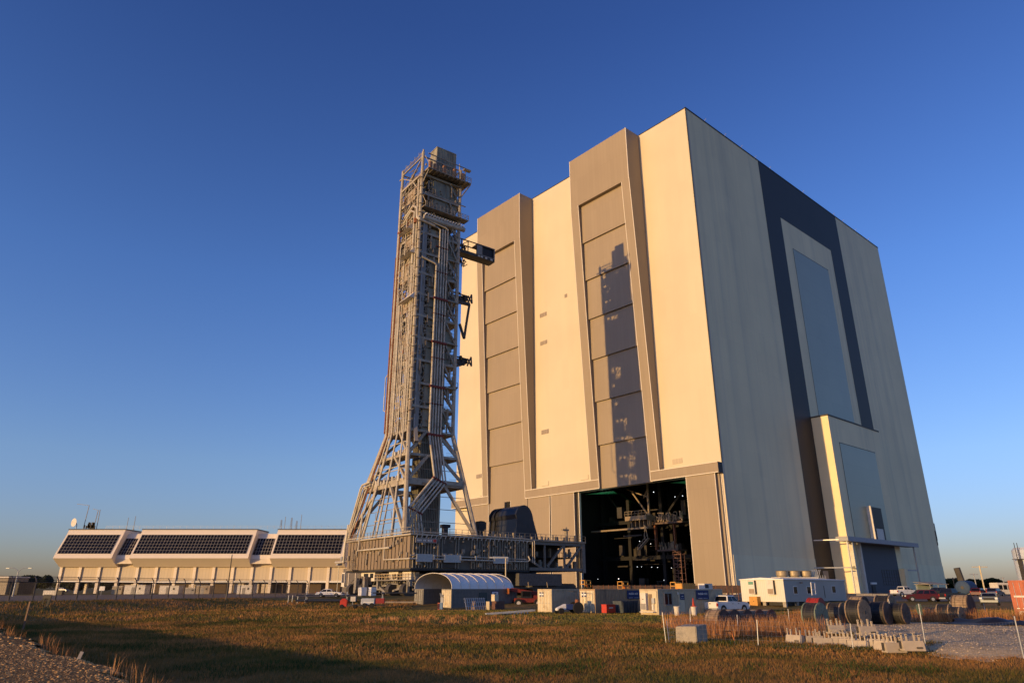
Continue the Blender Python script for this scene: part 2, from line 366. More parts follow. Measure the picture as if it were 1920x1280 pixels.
    for (q0, q1, z0, z1) in ((71.6, 75.1, 38, 39.5), (52.1, 55.7, 38, 39.5), (108.5, 111.5, 37.9, 39.5)):
        m = MB(); m.box(q0, q1, 0, .07, z0, z1); m.build('wall_hatch', M_cream, t)
        m = MB(); m.box(q0 - .12, q0, 0, .1, z0 - .1, z1); m.box(q0, q1, 0, .1, z0 - .12, z0); m.build('hatch_frame', ML, t)
    # north face: dark frame, blue panels, transfer aisle box
    m = MB(); m.box(-.06, 0, -59.4, -47.5, 11.7, H); m.box(-.2, -.125, -59.4, -47.5, 0, 11.69); m.box(-.06, 0, -112.8, -101.7, 61, H); m.box(-.06, 0, -101.7, -59.4, 139.4, H)
    m.build('dark_wall_stripe', M_navy, t)
    MB().box(-.05, 0, -95.4, -66, 61, 127.9).build('translucent_panel_wall', M_bluep, t)
    m = MB(); m.box(-.06, -.0, -95.5, -65.9, 127.9, 128.15); m.box(-.07, 0, -66, -65.85, 61, 127.9); m.build('panel_frame', M_dsteel, t)
    m = MB(); m.box(-6, 0, -100.9, -59.4, 0, 59.1); m.build('transfer_aisle_porch', M_north, t)
    m = MB(); m.box(-6.15, 0, -101.05, -59.25, 59.1, 59.6); m.build('porch_flashing', M_dsteel, t)
    MB().box(-6.06, -6, -94, -65.2, 18.6, 50.3).build('translucent_panel_wall', M_bluep, t)
    m = MB(); m.box(-6.1, -6, -94.1, -65, 50.3, 50.5); m.box(-6.1, -6, -65.2, -65.05, 18.6, 50.3); m.build('panel_frame', M_dsteel, t)
    MB().box(-6.12, -6, -96, -66, 0, 17.0).build('porch_door', mat('slate_door_paint', (0.075, 0.085, 0.105), var=0.08), t)
    m = MB()
    for z in (4, 5.2, 6.4, 7.6, 8.8): m.box(-6.2, -6.12, -95.5, -81.5, z, z + .12)
    for w in range(8): m.box(-6.2, -6.12, -95.5 + w * 2, -95.38 + w * 2, 4, 8.8)
    m.build('door_window_grid', M_navy, t)
    m = MB(); m.box(-7.2, -6, -66, -65.0, 0, 17); m.box(-7.3, -6, -60.2, -59.3, 0, 17); m.build('door_frame_post', M_offw, t)
    m = MB(); m.box(-7.6, -6, -100, -97, 0, 9.5); m.build('buttress', M_north, t)
    m = MB(); m.box(-7.5, -6, -86.5, -78.2, 18.2, 29.5); m.build('hoist_box', M_navy, t)
    m = MB(); m.box(-7.6, -6, -78.2, -77.8, 17.9, 29.8); m.box(-7.6, -7.5, -85, -79.6, 18.3, 22.3); m.build('hoist_box_trim', M_offw, t)
    m = MB(); m.box(-10, -6.3, -107, -50.5, 17.0, 17.9); m.build('canopy', mat('canopy_metal', (0.30, 0.31, 0.33)), t)
    m = MB(); m.box(-10.2, -10, -107.2, -50.3, 16.9, 18.3); m.box(-10.2, -6.3, -50.5, -50.25, 16.9, 18.3); m.build('canopy_fascia', mat('canopy_fascia_metal', (0.36, 0.36, 0.37)), t)
    m = MB()
    for w in (51.2, 54.8): m.box(-9.6, -9.25, -w, -w + .35, 0, 17)
    m.box(-9.7, -9.2, -104.5, -104, 0, 17); m.beam((-9.5, -51, 9), (0, -46, 9), .3); m.beam((-9.5, -51, 17.4), (0, -48.5, 17.4), .3); m.beam((-9.5, -54.8, 9.2), (-6, -59.4, 9.2), .7)
    m.beam((-9.5, -104.2, 9), (-6, -99, 9), .5)
    m.build('canopy_post', M_galv, t)
    m = MB(); m.box(-.3, -.2, -54.6, -51.2, 5.2, 8.2); m.build('wall_louvre', M_grey, t)
    m = MB(); m.box(-6.5, -6.1, -75, -70.8, 4.2, 4.8); m.build('door_canopy', M_white, t)
    m = MB(); m.box(-6.35, -6.12, -74, -71.5, 0, 3.8); m.build('side_door', M_black, t)
    m = MB(); m.box(-.2, 0, -158.2, -157.6, 20, 26); m.box(0, 1.2, -159.2, -158.3, 22, 29); m.build('corner_cabinet', M_dsteel, t)
    # interior shell of the open bay
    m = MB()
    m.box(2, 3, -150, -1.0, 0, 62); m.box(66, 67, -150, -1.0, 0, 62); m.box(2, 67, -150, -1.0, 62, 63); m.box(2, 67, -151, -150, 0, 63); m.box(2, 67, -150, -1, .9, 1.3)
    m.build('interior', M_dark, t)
    m = MB()
    for y in (-18, -42, -75, -110):
        for a in (8, 22, 36, 50, 62):
            m.box(a - .6, a + .6, y - .6, y + .6, 1, 62)
        for z in (12, 24, 38, 50): m.box(3, 66, y - .4, y + .4, z, z + 1.2)
        m.beam((8, y, 12), (22, y, 24), .7); m.beam((50, y, 24), (62, y, 38), .7); m.beam((22, y, 38), (36, y, 24), .7)
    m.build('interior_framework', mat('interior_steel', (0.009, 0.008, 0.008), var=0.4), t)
    rj = random.Random(31); m = MB()
    for k in range(90):
        a = rj.uniform(6, 62); y = -rj.uniform(10, 60); z = rj.choice((1.2, 12, 13.2, 25.2)); w_ = rj.uniform(.4, 2.2); m.box(a, a + w_, y, y + w_, z, z + rj.uniform(.6, 5))
    for k in range(40):
        a = rj.uniform(5, 60); y = -rj.uniform(8, 40); z = rj.uniform(2, 30); m.box(a, a + rj.uniform(2, 9), y, y + .3, z, z + rj.uniform(.15, .5))
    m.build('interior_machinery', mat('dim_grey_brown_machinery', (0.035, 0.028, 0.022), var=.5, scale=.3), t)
    MG = mat('green_glow_tint', (0.05, 0.35, 0.16), var=0.4, scale=0.6)
    m = MB(); m.add([(44, -3, 33.5), (57, -3, 33.5), (57, -24, 35.5), (48, -20, 30.5)], [(0, 1, 2, 3)]); m.add([(12, -3, 33.6), (21, -3, 33.6), (14, -24, 34), (4, -20, 31)], [(0, 1, 2, 3)])
    m.build('green_glow_panel', MG, t)  # the lamps' green glow on the ceiling, painted on as green panels
    ML2 = emit('interior_lamp_glow', (0.9, 0.95, 1.0), 2.2)
    for (u, v, y, r) in ((1098, 964, -30, .26), (1115, 965.5, -30, .26), (1140.5, 967.5, -30, .26), (1165, 970, -30, .26), (1225.5, 922, -30, .26), (1265.5, 931, -30, .22), (1280, 929, -30, .22), (1199, 1014, -22, .2), (1160, 1084.5, -14, .24), (1121, 1085, -14, .16),
                         (1185, 1061.5, -40, .18), (1195, 1062, -40, .18), (1203, 1062, -40, .18), (1222, 1062.5, -40, .18), (1233, 1063, -40, .18), (1245, 1063.5, -40, .18), (1259, 1064, -40, .18), (1245, 1087, -14, .15), (1220, 1019, -22, .16), (1257, 1019, -22, .16)):
        a, z = vab_east(u, v, y)
        MB().ball((a, y, z), r * .62, 8, 5).build('interior_lamp', ML2, t)
    for (a, y, z) in ((52, -8, 29), (13, -8, 29.5)):
        ld = bpy.data.lights.new('ceiling_floodlight', 'POINT'); ld.energy = 300; ld.color = (0.6, 1, 0.75); ld.shadow_soft_size = .4
        lo = bpy.data.objects.new('ceiling_floodlight', ld); COL.objects.link(lo); lo.parent = t; lo.location = (a, y, z)
    return t
VAB = build_vab()
def vab_local(a, b, z): return V0 + de * a - dn * b + Vector((0, 0, z))
VROT = math.pi - VYAW

def inside_things():
    # the hanging work platform with its A-frame, caught by the sun inside the open bay
    MS = mat('sunlit_platform_steel', (0.27, 0.21, 0.14), var=0.2, dirt=(0.22, 0.15, 0.08))
    a0, z0 = vab_east(1180, 990, -10); a1, _ = vab_east(1219, 990, -10)
    t = thing('work_platform', 'sunlit steel work platform with mast and railings hanging inside the open bay', 'platform', vab_local(a1, -10, z0), VROT)
    w = a0 - a1; k = 0.146
    m = MB(); m.box(-.2, w + 16, -1.5, 1.5, -.6, -.1); m.box(-.3, w, -2, 2, 2.2, 3.6); m.build('deck', MS, t)
    m = MB(); m.box(-.3, .3, -.3, .3, -.1, 14.5); m.build('mast', MS, t)
    m = MB(); m.beam((0.2, 0, 3.6), (w * .78, 0, 11.8), .45); m.beam((.2, 0, 9.5), (w * 1.02, 0, 12.8), .35); m.beam((.2, 0, 12), (1.8, 0, 9.2), .25); m.build('brace', MS, t)
    m = MB()
    for i in range(7): m.box(w * i / 6 - .06, w * i / 6 + .06, 1.9, 2.0, 3.6, 5.2)
    m.box(0, w, 1.9, 2.0, 5.1, 5.22); m.box(0, w, 1.9, 2.0, 4.3, 4.4)
    for i in range(5): m.box(w * i / 5 - .1, w * i / 5 + .1, -1, 1, -.1, 2.2)
    m.build('railing', MS, t)
    # service structure with pipes at the right
    a0, z0 = vab_east(1252, 975, -14)
    t = thing('service_gantry', 'cluttered steel service gantry with pipes and railings at the back of the open bay', 'gantry', vab_local(a0, -14, z0), VROT)
    rr = random.Random(3); m = MB(); m2 = MB()
    m.box(-7, 6.5, -2, 2, -1.2, -.6); m.box(-4.5, 3.5, -3, 2, -9.6, -9.1)
    m.build('deck', mat('gantry_deck_steel', (0.12, 0.08, 0.06), var=0.3), t)
    m = MB()
    for i in range(60):
        x = rr.uniform(-7, 6.4); y = rr.uniform(-1, 2.2); z = rr.uniform(-.6, .2); h = rr.uniform(.5, 2.6); r = rr.uniform(.06, .2)
        m.box(x - r, x + r, y - r, y + r, z, z + h)
        if i % 3 == 0: m.box(x, x + rr.uniform(.5, 1.6), y, y + .15, z + h - .2, z + h)
    for i in range(30):
        x = rr.uniform(-4.5, 3.4); y = rr.uniform(0, 2.2); r = rr.uniform(.05, .14); m.box(x - r, x + r, y - r, y + r, -9.1, -9.1 + rr.uniform(.4, 2.6))
    m.build('pipework', mat('sunlit_pipework', (0.3, 0.23, 0.16), var=0.4, scale=1.5), t)
    m2.box(4.4, 5, 0, 1, -9, -1.2); m2.box(-3, -2.6, 0, 1, -9.1, -1.2)
    m2.build('post', M_rust, t)
    # zig-zag stair
    a0, z0 = vab_east(1200, 1030, -8)
    t = thing('access_stair', 'sunlit steel access stair climbing beneath the hanging work platform', 'stair', vab_local(a0, -8, z0), VROT)
    m = MB(); m.beam((0, 0, 0), (-4.2, 0, 3.3), .3); m.beam((0, 1, 0), (-4.2, 1, 3.3), .3); m.build('stringer', MS, t)
    m = MB()
    for i in range(9): x = -4.2 * i / 8; m.box(x - .2, x + .2, 0, 1, 3.3 * i / 8, 3.3 * i / 8 + .08)
    m.build('tread', MS, t)
    m = MB(); m.beam((0, 1, 1.1), (-4.2, 1, 4.4), .12)
    for i in range(5): x = -4.2 * i / 4; m.box(x - .05, x + .05, .95, 1.05, 3.3 * i / 4, 3.3 * i / 4 + 1.1)
    m.beam((-4, .5, 3), (-3, .5, 7.5), .2); m.beam((-2.4, .5, 3), (-3, .5, 7.5), .2); m.build('handrail', MS, t)
    # tall red-brown scaffold stair tower by the right jamb
    a0, z0 = vab_east(1290, 1095, 1.0)
    t = thing('scaffold_tower', 'narrow rusty red scaffold tower standing at the right jamb of the open bay', 'scaffold', vab_local(a0 + .5, 3.6, 1.2), VROT)
    MRS = mat('red_brown_scaffold', (0.17, 0.085, 0.055), var=0.3)
    m = MB()
    for x in (-1.3, 1.3):
        for y in (-.9, .9): m.box(x - .09, x + .09, y - .09, y + .09, 0, 11.2)
    m.build('standard', MRS, t)
    m = MB()
    for k in range(7):
        z = .6 + k * 1.7
        m.box(-1.4, 1.4, .85, .95, z, z + .14); m.box(-1.4, 1.4, -.95, -.85, z, z + .14); m.box(-1.4, 1.4, .85, .95, z + .7, z + .8)
        if k % 2 == 0: m.box(-1.4, 1.4, -.9, .9, z - .05, z + .05)
        m.beam((-1.3, .9, z), (1.3, .9, z + 1.4), .1)
    m.build('ledger', MRS, t)
inside_things()

# ================================================================== mobile launch platform and its tower
TH = R(53.6); MROT = math.pi - TH
_r = ray(770, 1065); MN = Vector((_r.x / _r.y * 152 - .178, 152.0, 0))
mel = Vector((-math.cos(TH), math.sin(TH), 0)); mer = Vector((math.sin(TH), math.cos(TH), 0))
def ml_p(u, v, p):                 # photo pixel -> (q, z) on the plane p
    r = ray(u, v); k = (MN + mel * p).dot(mel) / r.dot(mel); P = Vector((0, 0, CAMH)) + r * k
    return (P - MN).dot(mer), P.z
def ml_q(u, v, q):                 # photo pixel -> (p, z) on the plane q
    r = ray(u, v); k = (MN + mer * q).dot(mer) / r.dot(mer); P = Vector((0, 0, CAMH)) + r * k
    return (P - MN).dot(mel), P.z
def L(p, q, z): return Vector((p, -q, z))
def mlbox(m, p0, p1, q0, q1, z0, z1): return m.box(min(p0, p1), max(p0, p1), -max(q0, q1), -min(q0, q1), z0, z1)
def lb(m, a, b, w, h=None): return m.beam(L(*a), L(*b), w, h)
def lp(m, pts, r, n=7): return m.pipe([L(*p) for p in pts], r, n)
ZB, ZD = 6.9, 14.1
P0, P1, Q0, Q1 = 10.5, 22.5, 3.6, 16.0
def build_ml():
    t = thing('mobile_launcher', 'towering grey steel launch platform with a flared lattice tower and thick silver pipes', 'launch platform', MN, MROT)
    rr = random.Random(21)
    # ---------------- base
    m = MB(); mlbox(m, .3, 32.7, .3, 32, ZB, ZD - .4); mlbox(m, 33, 37.7, 2.5, 30, ZB + .3, ZD - 2.2); base = m.build('base_hull', mat('grey_brown_hull', (0.12, 0.105, 0.08), rough=.6, var=.25, scale=.4, dirt=(.08, .06, .04)), t)
    m = MB(); n = 19
    for i in range(n):
        x0 = .25 + i * 32.6 / n; mlbox(m, x0 + .18, x0 + 32.6 / n - .2, 0, .3, ZB + .15, ZD - .5)
    for i in range(4): mlbox(m, 33.2 + i * 1.15, 34.0 + i * 1.15, 2.2, 2.5, ZB + .5, ZD - 2.4)
    m.build('hull_cladding', mat('brown_hull_cladding', (0.235, 0.18, 0.12), rough=.6, var=.2, scale=.5, stretch=(1, 1, .15), dirt=(.13, .09, .06), dscale=.5), base)
    m = MB()
    for i in range(44):
        q = .6 + i * 31.2 / 44
        if 8.2 < q < 10.8 or 12 < q < 15: continue
        mlbox(m, 0, .3, q, q + .22, ZB + .2, ZD - .5)
    m.build('hull_rib', mat('pale_hull_rib', (0.27, 0.24, 0.185), rough=.6, var=.2), base)
    m = MB(); mlbox(m, .02, .3, 7.6, 11.8, ZB + .3, ZD - 4.2); mlbox(m, -.05, .3, 11.8, 19.4, ZD - 4.7, ZD - 4.4); m.build('equipment_bay', M_dsteel, base)
    m = MB()
    for q in (7.9, 9.6, 11.2): mlbox(m, -.05, .02, q, q + 1.0, ZB + 1.7, ZB + 3.3)
    m.build('hull_window', M_grey, base)
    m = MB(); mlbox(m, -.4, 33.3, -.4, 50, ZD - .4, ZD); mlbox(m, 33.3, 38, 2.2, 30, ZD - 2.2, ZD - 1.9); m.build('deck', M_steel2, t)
    m = MB(); mlbox(m, .1, 33, 0.1, 32.1, ZB - .35, ZB); m.build('underside_girder', M_black, t)
    # open truss half
    m = MB()
    for p in (.3, 32.4):
        lb(m, (p, 32, ZB + .4), (p, 49.7, ZB + .4), .8, .7); lb(m, (p, 32, ZD - .8), (p, 49.7, ZD - .8), .7, .7)
        for q in (36.9, 43.2): lb(m, (p, q, ZB), (p, q, ZD - .4), .42)
        lb(m, (p, 49.3, ZB - .3), (p, 49.3, ZD - .5), 1.0)
        lb(m, (p, 32.2, ZB + 2.5), (p, 36, ZB + .6), .55); lb(m, (p, 37.6, ZB + 1), (p, 42.9, ZD - 1.1), .5); lb(m, (p, 43.5, ZB + .6), (p, 49.2, ZD - .7), .5)
    for q in (36.9, 43.2, 49.3): lb(m, (.3, q, ZB + .4), (32.4, q, ZB + .4), .7); lb(m, (.3, q, ZD - .8), (32.4, q, ZD - .8), .7)
    tr = m.build('open_truss', mat('truss_grey', (0.17, 0.155, 0.13), rough=.6, var=.2), t)
    m = MB(); mlbox(m, 3, 30, 32, 49, ZB + 3.2, ZB + 3.4); mlbox(m, 9, 31, 32, 48.5, ZB + .4, ZD - .5)
    for i in range(16): q = 33 + i; mlbox(m, 3.2, 3.3, q, q + .1, ZB + 3.4, ZB + 4.6)
    mlbox(m, 3.2, 3.3, 33, 49, ZB + 4.5, ZB + 4.6); m.build('inner_floor', M_black, tr)
    # deck railing
    m = MB()
    pts = [(33, -.3), (-.3, -.3), (-.3, 49.9)]
    for (pa, qa), (pb, qb) in zip(pts, pts[1:]):
        ln = math.hypot(pb - pa, qb - qa); k = int(ln / 1.6)
        for i in range(k + 1):
            f = i / k; lb(m, (pa + (pb - pa) * f, qa + (qb - qa) * f, ZD), (pa + (pb - pa) * f, qa + (qb - qa) * f, ZD + 1.3), .09)
        for z in (.65, 1.28): lb(m, (pa, qa, ZD + z), (pb, qb, ZD + z), .07)
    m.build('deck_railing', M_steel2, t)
    # pipes along the hull
    m = MB()
    lp(m, [(38.5, -.6, ZD - 5), (33.5, -.6, ZD - 5), (33.4, -.6, ZD - 1), (33.6, 0, ZD + 4)], .3)
    lp(m, [(24.5, -.5, ZD + 6), (25.5, -.5, ZD - 2.6), (9, -.5, ZD - 2.6)], .26)
    lp(m, [(25, -.4, ZD - .2), (-.4, -.4, ZD - .2), (-.4, 31, ZD - .5), (-.5, 32.6, ZD - .6), (-.5, 32.6, ZB + 1.8)], .13)
    lp(m, [(33, -.4, ZD + .3), (-.55, -.55, ZD + .35), (-.55, 31, ZD - .05), (-.6, 33.1, ZD - .3), (-.6, 33.1, ZB + 1.5)], .12)
    lp(m, [(11.5, -.5, ZD - .3), (11.5, -.5, ZD - 5.1), (-.6, -.5, ZD - 5.2), (-.6, 31, ZB + 2.0), (-.7, 31.6, ZB + 2.4), (-.5, 31.3, ZB + 3.3)], .17)
    lp(m, [(-.6, -.4, ZD - 4.5), (-.6, 30.5, ZB + 2.5)], .12)
    lp(m, [(37, 2.1, ZD - 4.2), (33.2, -.2, ZD - 4.2)], .12); lp(m, [(39, 1.9, ZB + 2.2), (33, -.2, ZB + 2.4)], .2)
    m.build('hull_pipe', M_pipe, t, smooth=True)
    m = MB(); lp(m, [(40, 1, 1.5), (40, 1, ZB + 1.6)], .07); mlbox(m, 39.4, 40.6, .4, 1.6, ZB + 1.6, ZB + 2.4); mlbox(m, 38.6, 39.4, 1, 2, ZD - 4.5, ZD - 3.5); m.build('hanging_line', M_galv, t)
    m = MB()
    for q0, q1 in ((1, 5), (7.8, 12.2), (21, 25.2)): mlbox(m, -.75, -.68, q0, q1, ZB + 1.4, ZB + 3.0)
    m.build('pipe_shield_plate', M_galv, t)
    m = MB()
    for i in range(26): lb(m, (-.4, 1 + i * 1.2, ZD - .9), (-.4, 1.35 + i * 1.2, ZD - .15), .16)
    for q in (1.1, 5.2, 8, 12, 16, 21.3, 24.9): mlbox(m, -.9, -.6, q, q + .35, ZB + 1.9, ZB + 2.9)
    m.build('pipe_bracket', M_galv, t)
    m = MB()
    for k in range(70):
        q = rr.uniform(.6, 31); z = rr.uniform(ZB + .3, ZD - 1.2); mlbox(m, -rr.uniform(.1, .5), .05, q, q + rr.uniform(.2, .9), z, z + rr.uniform(.2, 1.0))
    for k in range(36):
        p = rr.uniform(.6, 32); z = rr.uniform(ZB + .3, ZD - 1.2); mlbox(m, p, p + rr.uniform(.15, .7), -rr.uniform(.15, .5), .02, z, z + rr.uniform(.2, 1.3))
    for q in (6.5, 20, 27.5): lb(m, (-.4, q, ZB + .2), (-.4, q, ZD - .5), .15)
    for k in range(24): q = 32.5 + rr.uniform(0, 16); p = rr.uniform(.5, 3); z = ZB + rr.choice((.5, 3.4)); mlbox(m, p, p + .6, q, q + rr.uniform(.2, .8), z, z + rr.uniform(.4, 2.2))
    m.build('hull_fitting', M_steel2, t)
    # sign on the shaded side
    m = MB(); mlbox(m, -.5, -.35, .8, 6.2, ZD - 1.9, ZD - .9); sg = m.build('sign_board', M_grey, t)
    m = MB()
    for i in range(10):
        if i in (3, 6): continue
        mlbox(m, -.53, -.5, 1.3 + i * .36, 1.52 + i * .36, ZD - 1.55, ZD - 1.25)
    m.build('lettering', M_white, sg); m = MB(); mlbox(m, -.53, -.5, 5.2, 5.9, ZD - 1.7, ZD - 1.1); m.build('emblem', M_red, sg)
    # lattice ladder on the sunlit side
    m = MB()
    for p in (27.5, 28.6): lb(m, (p, -.7, ZB - .2), (p, -.7, ZB + 4.4), .12)
    for k in range(10): lb(m, (27.5, -.7, ZB + .2 + k * .42), (28.6, -.7, ZB + .2 + k * .42), .08)
    lb(m, (26, -.7, ZB + .3), (27.6, -.7, ZB + 2), .1); lb(m, (29.6, -.7, ZB + .3), (28.6, -.7, ZB + 1.6), .1); mlbox(m, 25.8, 29.8, -1.6, -.2, ZB + .1, ZB + .25)
    m.build('side_ladder', M_steel2, t)
    # deck furniture
    q, z = ml_p(985, 1006, 14); qb, _ = ml_p(946, 1000, 14)
    m = MB(); prof = []
    qa = ml_p(1007, 1006, 12)[0]; ql = ml_p(963, 1006, 12)[0]; ztop = ml_p(980, 947, 12)[1]
    def hood(p0, p1, q0, q1, zt, lean):
        poly = [(q0, ZD), (q0 + lean * .2, ZD + (zt - ZD) * .62)]
        for k in range(1, 10):
            a = math.pi * k / 10; cq = (q0 + q1) / 2 - lean * .55; hw = (q1 - q0) / 2 - lean * .5
            poly.append((cq - hw * math.cos(a), ZD + (zt - ZD) * (.62 + .38 * math.sin(a))))
        poly += [(q1 - lean, ZD + (zt - ZD) * .62), (q1, ZD)]
        return [(-a, b) for a, b in poly]
    m.prism(hood(11, 19, ql, qa, ztop, 2.0), 0, 11, 19); hd = m.build('exhaust_hood', M_hood, t)
    m = MB()
    qx = ml_p(945, 1000, 20)[0]
    for k in range(3): m.prism(hood(0, 0, ql - .05, qa + .05, ztop + .06, 2.0), 0, 19.02 + k * 2.0, 19.5 + k * 2.0)
    m.prism(hood(0, 0, ql + .3, qa - .3, ztop - .3, 2.0), 0, 19.5, 24); m.build('hood_rib', M_black, hd)
    q1_, z1_ = ml_p(900, 1004, 6); zt = ml_p(900, 977, 6)[1]
    m = MB(); mlbox(m, 5.2, 6.8, q1_ - .7, q1_ + .7, ZD, zt); mlbox(m, 5, 7, q1_ - 1.1, q1_ + 1.1, zt - 2.2, zt - .2); lb(m, (6, q1_, zt), (6, q1_ + 1.3, zt - .1), .3); m.build('vent_stack', M_black, t)
    q1_, z1_ = ml_p(834, 1000, 6); zt = ml_p(834, 983, 6)[1]
    m = MB(); mlbox(m, 5.4, 6.6, q1_ - .5, q1_ + .5, ZD, zt); mlbox(m, 5.2, 6.8, q1_ - .9, q1_ + 1.0, zt - .7, zt); m.build('vent_stack', M_black, t)
    q1_, z1_ = ml_p(1062, 1007, 4); zt = ml_p(1062, 988, 4)[1]
    m = MB(); lp(m, [(4, q1_, ZD), (4, q1_, zt - .8)], .45); mlbox(m, 3.6, 4.4, q1_ - 1.4, q1_ + .6, zt - .9, zt - .5); lp(m, [(4, q1_, zt - .8), (4, q1_, zt)], .25); m.build('camera_mount', M_steel2, t)
    m = MB()
    for i in range(46):
        q = rr.uniform(18, 48); p = rr.uniform(1, 9); h = rr.uniform(.5, 2.0) * (1 if q < 34 else .8); w = rr.uniform(.08, .3)
        mlbox(m, p - w, p + w, q - w, q + w, ZD, ZD + h)
    m.build('deck_equipment', M_steel2, t)
    # ---------------- tower skeleton
    ZK = 39.2; FL = [ZK + 6.0 * k for k in range(13)]; ZT = FL[12] + 1.6   # knee, floors, top
    feet = {(0, 0): (4.2, .5), (1, 0): (35.6, .4), (0, 1): (4.2, 19.4), (1, 1): (35.6, 19.4)}
    corners = {(i, j): ((P0, P1)[i], (Q0, Q1)[j]) for i in (0, 1) for j in (0, 1)}
    tw = MB()
    for key, (p, q) in corners.items():
        fp, fq = feet[key]
        lp(tw, [(fp, fq, ZD), (p, q, ZK), (p, q, ZT)], .5, 8, True, ) if False else tw.pipe([L(fp, fq, ZD), L(p, q, ZK), L(p, q, ZK + 2), L(p, q, ZT)], .5, 8, rad=[.64, .56, .48, .48])
    tower = bpy.data.objects.new('tower', None); COL.objects.link(tower); tower.parent = t; tw.build('tower_columns', M_steel, tower, smooth=True)
    def leg(key, z):
        p, q = corners[key]; fp, fq = feet[key]
        f = min(1, max(0, (z - ZD) / (ZK - ZD))); return (fp + (p - fp) * f, fq + (q - fq) * f)
    K = [(0, 0), (1, 0), (1, 1), (0, 1)]
    LOW = [26.4, 33.0]
    m = MB()
    for z in LOW + FL:
        for a, b in zip(K, K[1:] + K[:1]):
            pa, pb = leg(a, z), leg(b, z); wd = 1.5 if z == 26.4 else .62
            lb(m, (*pa, z), (*pb, z), .45, wd)
    m.build('floor_beam', M_steel, tower)
    m = MB()
    lv = [ZD] + LOW + FL
    for z0, z1 in zip(lv, lv[1:]):
        big = .62 if z1 <= ZK else .36
        for fi, (a, b) in enumerate(zip(K, K[1:] + K[:1])):
            A0, B0, A1, B1 = leg(a, z0), leg(b, z0), leg(a, z1), leg(b, z1)
            mid1 = ((A1[0] + B1[0]) / 2, (A1[1] + B1[1]) / 2)
            if z1 <= ZK and fi in (0, 2, 3, 1):
                if z0 == ZD and fi == 3:
                    mid0 = (mid1[0], mid1[1])
                lb(m, (*A0, z0), (*(A1[k] * .62 + B1[k] * .38 for k in (0, 1)), z1), big); lb(m, (*B0, z0), (*(B1[k] * .62 + A1[k] * .38 for k in (0, 1)), z1), big)
            elif fi == 3:   # shaded north face: the west bay only
                qm = 12.6
                lb(m, (P0, qm, z1), (P0, Q1, z0), .42)
            elif fi == 0:
                if int((z0 - ZK) / 6) % 2 == 0 or True: lb(m, (P0 + 5.2, Q0, z1), (P0 + .2, Q0, z0), big); lb(m, (P0 + 5.2, Q0, z1), (P1 - .4, Q0, z0), .26)
            elif fi == 2: lb(m, (P0, Q1, z0), (16.5, Q1, z1), .34); lb(m, (P1, Q1, z0), (16.5, Q1, z1), .34)
            else: lb(m, (*A0, z0), (*B1, z1), .34)
    m.build('brace', M_steel, tower)
    # floor plates: open grating around the core
    m = MB()
    for i, z in enumerate(FL):
        mlbox(m, P0 + .2, P1 - .2, 13.6, Q1 + (.6 if i % 3 else .1), z - .3, z - .18)
        mlbox(m, P0 + .3, P1 - .3, Q0 + .4, 7.2, z - .3, z - .18)
        mlbox(m, 17.5, P1 - .3, 7.2, 13.6, z - .3, z - .18)
        if i % 2 == 0: mlbox(m, P0 - .6, P0 + .3, 12.8, Q1 + .4, z - .25, z - .1)
    pl = leg((0, 0), 26.4); pm = leg((1, 1), 26.4); mlbox(m, pl[0] + .3, pm[0] - .3, pl[1] + .3, 6.2, 26.0, 26.2); mlbox(m, pl[0] - .4, pm[0], 13, pm[1] + .5, 26.0, 26.25)
    mlbox(m, pl[0] - .5, pl[0] + 4.5, 6, 14, 26.0, 26.2)
    pl = leg((0, 0), 33); pm = leg((1, 1), 33); mlbox(m, pl[0] + .2, pm[0] - .3, 13, pm[1] + .3, 32.6, 32.8); mlbox(m, pl[0] + .3, pm[0] - .3, pl[1] + .3, 6, 32.6, 32.8)
    m.build('floor_grating', M_steel2, tower)
    # railings on the floors
    m = MB()
    for i, z in enumerate(LOW + FL):
        c = [leg(k, z) for k in K]
        for (pa, pb) in ((c[0], c[1]), (c[3], c[2])):
            for h in (.6, 1.15): lb(m, (*pa, z + h), (*pb, z + h), .07)
            for k in range(8):
                f = k / 7; lb(m, (pa[0] + (pb[0] - pa[0]) * f, pa[1] + (pb[1] - pa[1]) * f, z), (pa[0] + (pb[0] - pa[0]) * f, pa[1] + (pb[1] - pa[1]) * f, z + 1.15), .07)
        for h in (.6, 1.15): lb(m, (c[0][0], 13.4, z + h), (c[3][0], c[3][1] + .3, z + h), .07)
    m.build('floor_railing', M_steel, tower)
    # lift shaft core and cladding on the shaded side
    m = MB(); mlbox(m, P0 + .9, 15.0, 7.3, 13.6, ZD, 95.4); mlbox(m, P0 + .7, 19, 7.0, 15.2, 98.6, 112.2); core = m.build('lift_shaft', M_corr, t)
    m = MB(); z = 40.5; i = 0
    while z < 94.5:
        h = (5.5, 4.9, 5.3, 3.2)[i % 4]; z2 = min(z + h, 95.2); w = (13.9, 14.9, 13.4, 15.1, 13.3)[(i * 7) % 5]
        mlbox(m, P0 + .45, P0 + .9, 7.4, w, z, z2); z = z2 + .45; i += 1
    mlbox(m, P0 + .3, P0 + .7, 7.6, 12.9, 100.8, 112); mlbox(m, P0 + .35, P0 + .7, 13.1, 15.3, 102.8, 109); m.build('shaft_cladding', M_corr, core)
    m = MB()
    for q in (7.2, 9.1, 12.4): mlbox(m, P0 + .2, P0 + .45, q, q + .2, 40, 95.2)
    for q in (7.0, 11.6): mlbox(m, P0 + .1, P0 + .35, q, q + .2, 100.6, 112)
    for z in FL[:10]: mlbox(m, P0 + .15, P0 + .5, 5.6, 14.6, z - .2, z + .25)
    m.build('shaft_frame', M_steel2, core)
    m = MB()
    for k in range(12): mlbox(m, P0 + .75, P0 + .9, 7.5 + k * .48, 7.6 + k * .48, ZD, 39.5)
